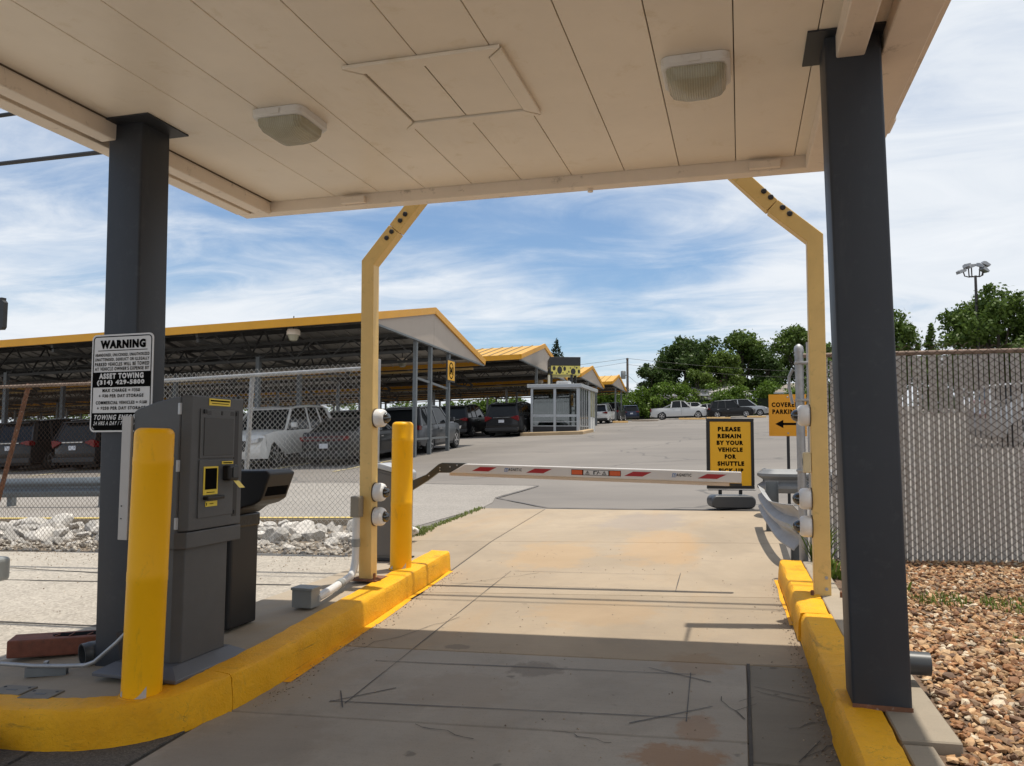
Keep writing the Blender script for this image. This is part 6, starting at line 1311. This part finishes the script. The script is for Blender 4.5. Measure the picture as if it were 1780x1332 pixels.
def car(kind, x, y, heading, colour, label, group='vehicles parked in the lot', sc=1.0, detail=True):
    S = SPEC[kind]; body, glass, roof, pil, gx, sx, zb, mid = car_geo(kind); P = PAINTS[colour]; L2 = S['L'] / 2
    nm = {'suv': 'parked_suv', 'minivan': 'parked_minivan', 'wagon': 'parked_wagon', 'sedan': 'parked_sedan', 'pickup': 'parked_pickup'}[kind]
    M = stand(x, y, heading, 0.0) @ Matrix.Scale(sc, 4)
    root = thing(nm, label, {'suv': 'suv', 'minivan': 'minivan', 'wagon': 'station wagon', 'sedan': 'sedan', 'pickup': 'pickup truck'}[kind], group=group, mat4=M)
    me = body.copy(); me.materials.clear(); me.materials.append(P); b = bpy.data.objects.new('body', me); COL.objects.link(b); b.parent = root
    def o(name, mb, mat, par=root, **k): return obj(name, mb, mat, par, **k)
    def cp(mb): m = MB(); m.v = list(mb.v); m.f = list(mb.f); return m
    o('window_glass', cp(glass), M_GLASSCAR, bevel=0.05); o('roof', cp(roof), P, bevel=0.02)
    for p_ in pil: o('pillar', cp(p_), P if kind != 'suv' or colour not in ('black',) else M_PLASTIC)
    key = S['r']
    if key not in _wm: _wm[key] = wheel_mb(S['r'], 0.23)
    for cy in S['ax']:
        for s in (-1, 1):
            R_ = Matrix.Translation((s * (S['W'] / 2 - 0.125), cy, S['r'])) @ Matrix.Rotation(s * math.pi / 2, 4, 'Y')
            t_ = cp(_wm[key][0]); mloc(t_, R_); ty = o('wheel', t_, M_TYRE, smooth=40); r_ = cp(_wm[key][1]); mloc(r_, R_); o('rim', r_, M_RIM, ty)
    zt = S['tail']; hw = S['W'] / 2
    dk = MB().box(-hw + 0.24, hw - 0.24, -L2 + 0.2, L2 - 0.2, 0.20, 0.50); o('underbody', dk, M_BLACK)
    for cy in S['ax']: o('wheel_well', MB().box(-hw + 0.245, hw - 0.245, cy - S['r'] - 0.05, cy + S['r'] + 0.05, 0.3, 0.30 + 2 * S['r'] - 0.22), M_BLACK)
    def yr(xx, z): return -L2 + (0.03 if z > 0.7 else 0.0) + 0.10 * (xx / hw) ** 4
    for s in (-1, 1):
        if kind == 'sedan':
            pass
        elif kind == 'pickup': o('tail_lamp', MB().box(s * (hw - 0.10) - 0.055, s * (hw - 0.10) + 0.055, -L2 + 0.02, -L2 + 0.16, 0.85, 1.16), M_TAIL, bevel=0.02)
        else:
            lo = 0.10 if kind == 'minivan' else 0.0
            t_ = MB().prism([(s * (hw - 0.46), zt - 0.125), (s * (hw - 0.085), zt - 0.19 - lo), (s * (hw - 0.065), zt - 0.03), (s * (hw - 0.18), zt - 0.01), (s * (hw - 0.46), zt - 0.075)], -L2 + 0.02, -L2 + 0.27, 'y'); o('tail_lamp', t_, M_TAIL, bevel=0.015)
        h_ = MB().prism([(s * (hw - 0.52), S['nose'] - 0.17), (s * (hw - 0.12), S['nose'] - 0.12), (s * (hw - 0.075), S['nose'] + 0.01), (s * (hw - 0.42), S['nose'] - 0.06)], L2 - 0.30, L2 - 0.035, 'y'); o('head_lamp', h_, M_HEAD, bevel=0.015)
        mz = zb + 0.10; o('mirror', MB().box(s * (hw + 0.02), s * (hw + 0.20), S['cowl'] - 0.22, S['cowl'] - 0.10, mz, mz + 0.15), P, bevel=0.03)
        for yy in (mid - 0.75, mid + 0.22):
            if detail: o('door_handle', MB().box(s * sx(yy, zb - 0.14) - 0.012, s * sx(yy, zb - 0.14) + 0.02, yy - 0.09, yy + 0.09, zb - 0.155, zb - 0.125), M_CHROME if colour in ('black', 'charcoal', 'grey') else P)
        o('sill', MB().box(s * (hw - 0.09), s * (hw - 0.015), S['ax'][1] + S['r'] + 0.08, S['ax'][0] - S['r'] - 0.08, 0.225, 0.33), M_PLASTIC, bevel=0.01)
        if detail:
            o('door_seam', MB().box(s * (sx(mid, 0.7)) - 0.012, s * (sx(mid, 0.7)) + 0.0025, mid - 0.005, mid + 0.005, 0.42, zb - 0.05), M_BLACK)
            if kind in ('suv', 'minivan', 'wagon'): o('roof_rail', MB().tube([(s * (hw * 0.70), S['wind'] - 0.25, S['H'] + 0.02), (s * (hw * 0.70), (S['wind'] + S['rtop']) / 2, S['H'] + 0.055), (s * (hw * 0.70), S['rtop'] + 0.25, S['H'] + 0.01)], 0.018, 6), M_ALU)
    if kind == 'sedan': o('tail_lamp', MB().prism([(-hw + 0.13, 0.80), (hw - 0.13, 0.80), (hw - 0.10, 0.93), (-hw + 0.10, 0.93)], -L2 - 0.004, -L2 + 0.16, 'y'), M_TAIL, bevel=0.02); o('lamp_infill', MB().box(-hw + 0.24, hw - 0.24, -L2 - 0.008, -L2 + 0.1, 0.83, 0.905), M_PLASTIC)
    o('licence_plate', MB().box(-0.15, 0.15, -L2 - 0.012, -L2 + 0.02, 0.72 if kind != 'sedan' else 0.56, 0.87 if kind != 'sedan' else 0.71), M_PLATE)
    o('bumper', MB().prism([(-hw + 0.10, 0.28), (hw - 0.10, 0.28), (hw - 0.07, 0.46), (-hw + 0.07, 0.46)], -L2 - 0.012, -L2 + 0.15, 'y'), M_PLASTIC if kind != 'pickup' else M_CHROME, bevel=0.03)
    o('grille', MB().prism([(-0.42, 0.50), (0.42, 0.50), (0.48, S['nose'] - 0.06), (-0.48, S['nose'] - 0.06)], L2 - 0.10, L2 + 0.006, 'y'), M_PLASTIC, bevel=0.02)
    if kind in ('suv', 'minivan', 'wagon'):
        if detail: o('garnish', MB().box(-0.45, 0.45, -L2 - 0.004, -L2 + 0.05, zt - 0.11, zt - 0.075), M_CHROME)
        o('spoiler', MB().box(-hw * 0.68, hw * 0.68, S['rtop'] - 0.16, S['rtop'] + 0.06, S['H'] - 0.075, S['H'] - 0.035), P, bevel=0.012)
        wp = MB(); k0 = (zb + 0.05, S['rear'] + 0.0); 
        # body coloured surround of the tailgate glass
        for s in (-1, 1): wp.bar((s * (gx(zb) - 0.04), S['rear'] - 0.008, zb), (s * (gx(S['H'] - 0.07) - 0.03), S['rtop'] - 0.008, S['H'] - 0.07), 0.12, 0.02, (0, 1, 0))
        o('tailgate_surround', wp, P)
    if kind == 'pickup':
        o('bed_floor', MB().box(-hw + 0.12, hw - 0.12, -L2 + 0.10, S['rear'] - 0.05, S['deck'] + 0.002, S['deck'] + 0.006), M_BLACK)
        for s in (-1, 1): o('bed_rail', MB().bar((s * (hw - 0.16), S['rear'] + 0.02, S['deck'] + 0.36), (s * (hw - 0.14), S['rear'] - 0.75, S['deck'] + 0.03), 0.05, 0.05), P)
    return root

def D(s): return s
car('minivan', -22.35, 25.1, 0, 'charcoal', 'dark grey minivan seen from behind, left of the warning sign column')
car('suv', -25.2, 25.0, 0, 'black', 'black vehicle at the far left edge behind the rusty fence', sc=1.05)
car('suv', -19.5, 25.2, 0, 'navy', 'dark vehicle mostly hidden behind the payment kiosk')
car('suv', -15.45, 24.4, 180, 'white', 'white suv facing the chain link fence, right of the kiosk', sc=1.12)
car('sedan', -12.62, 25.05, 0, 'black', 'black sedan with a full width red lamp strip, beside the white suv')
car('suv', -12.25, 29.7, 0, 'grey', 'grey suv seen from behind at the gable posts of the nearest carport', sc=1.02)
car('suv', -14.75, 42.1, 0, 'black', 'black suv under the second carport, left of the dark minivan')
car('minivan', -11.95, 42.3, 0, 'charcoal', 'dark minivan with red lamps parked left of the glass booth')
car('sedan', -11.3, 48.6, 0, 'black', 'dark car glimpsed between the minivan and the booth', sc=1.1)
for i, (x, y, h, c, k, lab) in enumerate((
    (-15.1, 30.6, 0, 'black', 'suv', 'black suv in the second row of the nearest carport, left of the grey suv'),
    (-17.9, 30.8, 180, 'charcoal', 'wagon', 'charcoal wagon in the second row, behind the white suv'),
    (-20.6, 30.6, 0, 'black', 'minivan', 'black minivan in the second row, behind the payment kiosk'),
    (-23.4, 30.8, 180, 'silver', 'sedan', 'silver sedan in the second row, behind the dark grey minivan'),
    (-26.2, 30.6, 0, 'red', 'suv', 'dark red suv in the second row at the far left'),
    (-29.0, 30.8, 0, 'black', 'suv', 'black suv in the second row at the left picture edge'),
    (-28.0, 25.0, 0, 'black', 'suv', 'black suv in the front row, cut by the left picture edge'),
    (-17.5, 42.2, 0, 'silver', 'sedan', 'silver sedan under the second carport, third from its gable end'),
    (-20.3, 42.2, 180, 'white', 'suv', 'white suv under the second carport, fourth from its gable end'),
    (-23.1, 42.2, 0, 'charcoal', 'sedan', 'charcoal sedan under the second carport, fifth from its gable end'),
    (-25.9, 42.2, 0, 'black', 'suv', 'black suv under the second carport, sixth from its gable end'),
    (-28.7, 42.2, 180, 'white', 'wagon', 'white wagon under the second carport, seventh from its gable end'),
    (-31.5, 42.2, 0, 'black', 'minivan', 'black minivan deep under the second carport'),
    (-34.3, 42.2, 0, 'grey', 'suv', 'grey suv deep under the second carport'),
    (-37.1, 42.2, 0, 'black', 'suv', 'black suv deepest in under the second carport'),
    (-14.0, 48.2, 180, 'grey', 'wagon', 'grey wagon in the back row of the second carport'),
    (-17.0, 48.2, 0, 'white', 'suv', 'white suv in the back row of the second carport'),
    (-14.3, 58.4, 0, 'white', 'suv', 'white suv under the third carport'),
    (-17.1, 58.4, 0, 'silver', 'sedan', 'silver sedan under the third carport'),
    (-20.0, 58.4, 0, 'black', 'suv', 'black suv under the third carport'),
    (-23.0, 58.4, 180, 'white', 'wagon', 'white wagon under the third carport'))):
    car(k, x, y, h, c, lab, detail=False)
car('wagon', -12.25, 72.8, 0, 'white', 'white wagon seen from behind just right of the booth', sc=1.08, detail=False)
car('suv', -11.95, 77.2, 0, 'charcoal', 'dark suv beyond the white wagon, at the end post of the farthest carport', sc=1.1, detail=False)
car('suv', -11.6, 86.5, 15, 'navy', 'dark blue suv near the hedge, right of the farthest carport', sc=0.95, detail=False)
car('sedan', -14.0, 88.0, 90, 'silver', 'silver sedan near the hedge behind the farthest carport post', detail=False)
car('pickup', -6.05, 84.0, -90, 'white', 'white crew cab pickup truck parked side on before the hedge', sc=1.0, detail=True)
car('suv', -4.6, 89.5, -90, 'white', 'white suv roof showing behind the bonnet of the pickup truck', sc=1.0, detail=False)
car('sedan', -2.9, 87.5, -90, 'white', 'white car nose between the pickup truck and the black suv', sc=1.0, detail=False)
car('suv', -0.85, 83.6, -90, 'black', 'black suv side on above the black framed yellow sign', sc=1.0, detail=True)
car('minivan', 0.3, 89.0, -90, 'silver', 'silver van parked behind the black suv', sc=1.05, detail=False)
car('suv', 12.5, 40, -90, 'white', 'white vehicle glimpsed through gaps in the slatted fence')
car('sedan', 9.0, 26, -90, 'silver', 'silver car glimpsed through gaps in the slatted fence')

# wheel stops at the far row
def stop(x0, x1, y, mat, label):
    t = thing('wheel_stop', label, 'wheel stop', ((x0 + x1) / 2, y, T((x0 + x1) / 2, y)), 'wheel stops'); h = (x1 - x0) / 2
    obj('block', MB().prism([(-0.12, 0), (0.12, 0), (0.08, 0.16), (-0.08, 0.16)], -h, h, 'x'), mat, t, bevel=0.02)
M_STOPC = concrete_mat('stop_concrete', (0.30, 0.25, 0.2), (0.2, 0.17, 0.14)); M_STOPY = paint('stop_tan', (0.62, 0.40, 0.16), 0.7, var=0.15)
stop(-10.0, -7.5, 76.5, M_STOPC, 'grey concrete wheel stop left of the pickup truck'); stop(-5.7, -3.2, 78.0, M_STOPY, 'tan wheel stop in front of the pickup truck'); stop(-3.1, -0.9, 78.0, M_STOPY, 'yellow wheel stop behind the top of the framed sign'); stop(0.6, 2.3, 78.0, M_STOPY, 'yellow wheel stop right of the framed sign')
stop(-11.2, -9.8, 72.3, M_STOPY, 'yellow kerb block at the foot of the farthest carport post')

# ================================================================== TREES, HEDGE, HOUSES, POLES
def leafcloud(mb, blobs, n, size, seed, droop=0.0):
    rs = np.random.RandomState(seed); w = np.array([b[3] * b[4] * b[5] for b in blobs]) ** 0.66; w = w / w.sum()
    idx = rs.choice(len(blobs), n, p=w); vs = np.zeros((n, 4, 3))
    for k in range(n):
        cx, cy, cz, ax, ay, az = blobs[idx[k]]; d = rs.normal(size=3); d /= np.linalg.norm(d); rad = rs.uniform(0.6, 1.0) if rs.rand() < 0.6 else (rs.uniform(0.9, 1.32) if rs.rand() < 0.5 else rs.uniform(0.1, 0.9))
        p = np.array([cx + d[0] * ax * rad, cy + d[1] * ay * rad, cz + d[2] * az * rad])
        nrm = d * 0.6 + rs.normal(size=3) * 0.7 + np.array([0, 0, .35]); nrm /= np.linalg.norm(nrm); t = np.cross(nrm, rs.normal(size=3)); t /= np.linalg.norm(t); b = np.cross(nrm, t); s = size * rs.uniform(0.5, 1.25)
        vs[k] = [p - t * s, p - b * s * 0.62, p + t * s, p + b * s * 0.62]
    o = len(mb.v); mb.v += [tuple(q) for q in vs.reshape(-1, 3).tolist()]; mb.f += [(o + 4 * k, o + 4 * k + 1, o + 4 * k + 2, o + 4 * k + 3) for k in range(n)]
def tree(x, y, h, r, label, mat, seed, n=5000, size=0.34, trunk=0.25, shape='round', base=None, group='trees around the lot', zt=None):
    rr = random.Random(seed); z0 = T(x, y) if base is None else base; t = thing('tree', label, 'tree', (x, y, z0), group); zc = h * trunk
    tm = MB(); tm.tube([(0, 0, -0.2), (0.1, 0, h * 0.3), (0.0, 0.1, h * 0.6), (0, 0, h * 0.85)], [h * 0.028, h * 0.022, h * 0.013, h * 0.004], 8)
    blobs = []
    if shape == 'cone':
        L = 17
        for k in range(L):
            f = k / (L - 1); z = zc + (h - zc) * f; rad = r * (1 - f) ** 0.85 * (1 if k % 2 else 0.86) + 0.12
            for q in range(9):
                a = rr.uniform(0, 6.28)
                for w_i in (0.3, 0.62, 0.95):
                    blobs.append((math.cos(a) * rad * w_i, math.sin(a) * rad * w_i, z - rad * 0.22 * w_i + rr.uniform(-.15, .15), 0.14 + rad * 0.26, 0.14 + rad * 0.26, 0.30 + rad * 0.10))
    else:
        nb = 26
        for k in range(nb):
            a = rr.uniform(0, 6.28); f = rr.random() ** 0.8; e = 2 * f - 1; rad = r * math.sqrt(max(0.05, 1 - e * e)) * rr.uniform(0.35, 0.92) * (1.0 if shape == 'round' else 0.85)
            bx_, by_, bz_ = math.cos(a) * rad, math.sin(a) * rad, zc + (h - zc) * (0.12 + 0.78 * f); s = r * rr.uniform(0.22, 0.40)
            blobs.append((bx_, by_, bz_, s, s, s * rr.uniform(0.6, 0.85)))
            if k % 3 == 0: tm.tube([(0, 0, h * rr.uniform(.2, .45)), (bx_ * 0.5, by_ * 0.5, bz_ * 0.8), (bx_, by_, bz_)], [h * 0.012, h * 0.008, h * 0.003], 6)
        for b_ in blobs[:nb]:
            for q in range(2):
                d_ = Vector((rr.gauss(0, 1), rr.gauss(0, 1), rr.gauss(0.3, 1))).normalized(); s = r * rr.uniform(0.08, 0.16); blobs.append((b_[0] + d_.x * b_[3], b_[1] + d_.y * b_[4], b_[2] + d_.z * b_[5], s, s, s * 0.8))
    obj('trunk', tm, M_BARK, t, smooth=60); mb = MB(); leafcloud(mb, blobs, int(n * 1.9), size * 0.66, seed); obj('crown', mb, mat, t, fix=False); return t
tree(-7.3, 112, 11.4, 5.4, 'broad dark green tree, the biggest one behind the pickup truck', M_LEAFD, 1, 9000, 0.36, 0.10)
tree(0.2, 114, 11.6, 4.4, 'tall mid green tree with a loose top, right of the broad dark one', M_LEAFM, 2, 7500, 0.34, 0.1, 'loose')
tree(-1.8, 109, 8.6, 3.2, 'lighter green tree standing in front of the tall loose topped one', M_LEAFL, 3, 5000, 0.30, 0.08)
tree(-11.8, 108, 7.2, 2.6, 'small round dark tree left of the broad dark one, by the utility pole', M_LEAFD, 4, 3800, 0.28, 0.08)
tree(8.0, 117, 11.9, 4.6, 'mid green tree behind the gate post', M_LEAFM, 5, 7000, 0.34, 0.08)
tree(3.6, 112, 8.6, 2.7, 'narrow dark tree between the tall tree and the one behind the gate post', M_LEAFD, 6, 4000, 0.30, 0.08)
tree(-5.2, 106, 6.3, 2.4, 'low light green tree before the broad dark one', M_LEAFL, 7, 3000, 0.26, 0.06)
tree(-16.5, 107, 5.0, 2.2, 'low bushy tree right of the farthest carport', M_LEAFM, 8, 2600, 0.26, 0.05)
tree(-23.4, 103, 10.6, 3.0, 'dark pointed conifer rising behind the booth sign', M_LEAFC, 9, 4200, 0.24, 0.12, 'cone')
tree(11.5, 71, 8.6, 3.1, 'leafy green tree just right of the right column', M_LEAFM, 21, 6500, 0.26, 0.06, 'loose')
tree(15.2, 72, 7.0, 1.35, 'slim pointed young tree between the two trees on the right', M_LEAFM, 22, 2600, 0.20, 0.1, 'cone')
tree(20.6, 74, 9.7, 4.6, 'large spreading tree at the right edge behind the floodlight', M_LEAFM, 23, 10500, 0.27, 0.12)
tree(17.2, 73, 5.2, 1.7, 'low bush like tree at the foot of the floodlight', M_LEAFL, 24, 2400, 0.20, 0.05)
tree(25.5, 76, 9.8, 4.0, 'spreading tree cut by the right picture edge', M_LEAFD, 25, 6500, 0.28, 0.1)
tree(7.0, 76, 6.0, 2.6, 'low tree hidden behind the right column', M_LEAFM, 26, 3000, 0.24, 0.05)
# hedge in stretches
for i, (xa, xb, hh, lab) in enumerate(((-110, -38, 3.4, 'leafy hedge far left beyond the carports'), (-38, -19.5, 2.9, 'leafy hedge showing under the second carport roof'), (-19.5, -10.5, 3.5, 'leafy hedge between the farthest carport and the pickup truck'), (-10.5, -2.0, 3.7, 'dense leafy hedge behind the pickup truck'), (-2.0, 4.2, 3.5, 'dense leafy hedge behind the black suv'), (4.2, 16, 3.2, 'leafy hedge running right behind the gate post'))):
    t = thing('hedge', lab, 'hedge', ((xa + xb) / 2, 96 + 0.2 * (xa + xb) / 2, 4.0), 'stretches of hedge behind the lot'); rr = random.Random(60 + i); mb = MB(); bl = []; n = int((xb - xa) * 4.2)
    for k in range(n):
        x = rr.uniform(xa, xb); y = 96 + 0.2 * x + rr.uniform(-0.9, 1.2); zg = T(x, y); q = rr.random(); z = zg + q * hh; s = rr.uniform(0.6, 1.1); bl.append((x, y + q * 0.8, z, s * 1.1, s * .8, s * 0.75))
    leafcloud(mb, bl, int((xb - xa) * (760 if i > 0 else 300)), 0.17, 70 + i); part('foliage', mb, M_HEDGE, t, fix=False)
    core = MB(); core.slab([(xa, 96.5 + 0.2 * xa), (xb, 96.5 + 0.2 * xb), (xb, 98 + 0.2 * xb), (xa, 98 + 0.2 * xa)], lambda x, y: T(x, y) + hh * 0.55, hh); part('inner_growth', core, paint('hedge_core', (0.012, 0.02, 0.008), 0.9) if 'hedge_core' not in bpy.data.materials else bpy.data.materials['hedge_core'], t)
def house(x, y, w, d, hw_, hr, roofm, wallm, label, rz=0):
    z = T(x, y); t = thing('house', label, 'house', (x, y, z), 'houses beyond the hedge'); t.rotation_euler = (0, 0, math.radians(rz))
    obj('wall', MB().box(-w / 2, w / 2, -d / 2, d / 2, -0.5, hw_), wallm, t)
    rf = MB(); e = 0.5; v = [(-w / 2 - e, -d / 2 - e, hw_), (w / 2 + e, -d / 2 - e, hw_), (w / 2 + e, d / 2 + e, hw_), (-w / 2 - e, d / 2 + e, hw_), (-w / 2 + d * 0.35, 0, hw_ + hr), (w / 2 - d * 0.35, 0, hw_ + hr)]
    rf.add(v, [(3, 2, 1, 0), (0, 1, 5, 4), (1, 2, 5), (2, 3, 4, 5), (3, 0, 4)]); r_ = obj('roof', rf, roofm, t)
    obj('eave_board', MB().box(-w / 2 - e, w / 2 + e, -d / 2 - e - 0.02, -d / 2 - e + 0.02, hw_ - 0.16, hw_ + 0.02), M_SIDING, t)
    for k in range(int(w // 3)):
        xx = -w / 2 + 1.5 + k * 3; f = obj('window', MB().box(xx - 0.55, xx + 0.55, -d / 2 - 0.05, -d / 2, 1.0, 2.2), M_SIDING, t); obj('window_pane', MB().box(xx - 0.48, xx + 0.48, -d / 2 - 0.06, -d / 2 - 0.045, 1.07, 2.13), M_GLASSCAR, f)
    obj('chimney', MB().box(w * 0.15, w * 0.15 + 0.6, 0.2, 0.8, hw_ + hr * 0.4, hw_ + hr + 0.5), M_BRICKW, r_)
    return t
house(-4.5, 108, 11, 7, 2.6, 1.6, M_ROOFA, M_SIDING, 'house with a low grey shingle roof behind the hedge, above the pickup truck')
house(8.2, 108, 9, 7, 2.4, 1.4, M_ROOFB, M_BRICKW, 'house with a brown roof behind the hedge, left of the gate post')
house(-21.5, 112, 9, 7, 2.7, 1.3, M_ROOFA, M_BRICKW, 'brick house with a pale roof behind the farthest carport')
# utility pole and lines
up = thing('utility_pole', 'wooden utility pole with a grey transformer behind the farthest carport', 'utility pole', (-14.2, 104.5, T(-14.2, 104.5)))
part('pole', MB().tube([(-14.2, 104.5, 4.2), (-14.2, 104.5, 12.45)], [0.19, 0.14], 10), M_WOODPOLE, up, smooth=60)
part('transformer', MB().lathe([(0.30, 0), (0.33, 0.05), (0.33, 0.95), (0.25, 1.05)], 14, Matrix.Translation((-14.75, 104.4, 9.7))), M_GREYPVC, up, smooth=40)
part('bracket', MB().box(-14.5, -14.2, 104.35, 104.45, 10.1, 10.2), M_STEEL, up); part('crossarm', MB().box(-14.35, -14.05, 104.3, 104.5, 12.2, 12.35), M_WOODPOLE, up)
def cable(a, b, sag, r, label, n=14, name='power_line'):
    a = Vector(a); b = Vector(b); p = [a.lerp(b, k / n) - Vector((0, 0, sag * 4 * (k / n) * (1 - k / n))) for k in range(n + 1)]
    o = obj(name, MB().tube(p, r, 6), M_BLACK, smooth=80); tag(o, label, 'power line', 'overhead lines'); return o
cable((-14.2, 104.5, 12.4), (-40, 96, 9.8), 0.4, 0.022, 'upper power line running left from the utility pole'); cable((-14.2, 104.5, 11.9), (-40, 96, 9.0), 0.5, 0.018, 'lower power line running left from the utility pole')
cable((-14.2, 104.5, 12.4), (30, 112, 10.5), 0.9, 0.022, 'upper power line running right from the pole past the trees'); cable((-14.2, 104.5, 11.6), (30, 111, 10.0), 1.1, 0.02, 'lower power line running right from the pole past the trees')
cable((-14.2, 104.5, 10.2), (-10.5, 103, 7.2), 0.1, 0.02, 'guy wire slanting down to the right of the utility pole'); cable((-9.5, 99, 7.45), (12, 101, 8.5), 0.3, 0.03, 'thick cable running along the top of the hedge')
cable((-30, 7.1, 5.20), (12, 7.1, 5.45), 0.0, 0.024, 'thick black overhead cable at the upper left, passing above the canopy', 20); cable((-30, 6.9, 5.40), (12, 7.0, 5.7), 0.0, 0.010, 'thin overhead cable above the thick one at the left edge', 20)
# floodlight mast
fm = thing('floodlight_mast', 'dark floodlight mast with clustered lamp heads among the right hand trees', 'floodlight mast', (18.65, 72.3, T(18.65, 72.3)))
part('mast', MB().tube([(18.65, 72.3, 4.2), (18.65, 72.3, 15.2)], [0.17, 0.10], 10), M_BRONZE, fm, smooth=60)
for k, (dx_, dz_, yaw) in enumerate(((-1.05, 0.30, 20), (-0.62, 0.75, -15), (-0.35, 0.70, 30), (0.38, 0.72, -30), (0.72, 0.82, 10), (0.62, 0.35, 35))):
    part('arm', MB().tube([(18.65, 72.3, 15.15), (18.65 + dx_ * 0.45, 72.3, 15.10), (18.65 + dx_ * 0.75, 72.3, 15.2), (18.65 + dx_ * 0.85, 72.3 - 0.1, 15.2 + dz_)], 0.05, 6), M_BRONZE, fm, smooth=60)
    Mh = Matrix.Translation((18.65 + dx_, 72.2, 15.25 + dz_)) @ Matrix.Rotation(math.radians(yaw), 4, 'Z') @ Matrix.Rotation(math.radians(-22 if dx_ < 0 else 22), 4, 'Y')
    part('lamp_head', mloc(MB().prism([(-0.32, -0.10), (0.30, -0.10), (0.34, 0.08), (-0.10, 0.20), (-0.30, 0.14)], -0.25, 0.25, 'y'), Mh), M_GALV, fm, bevel=0.02)
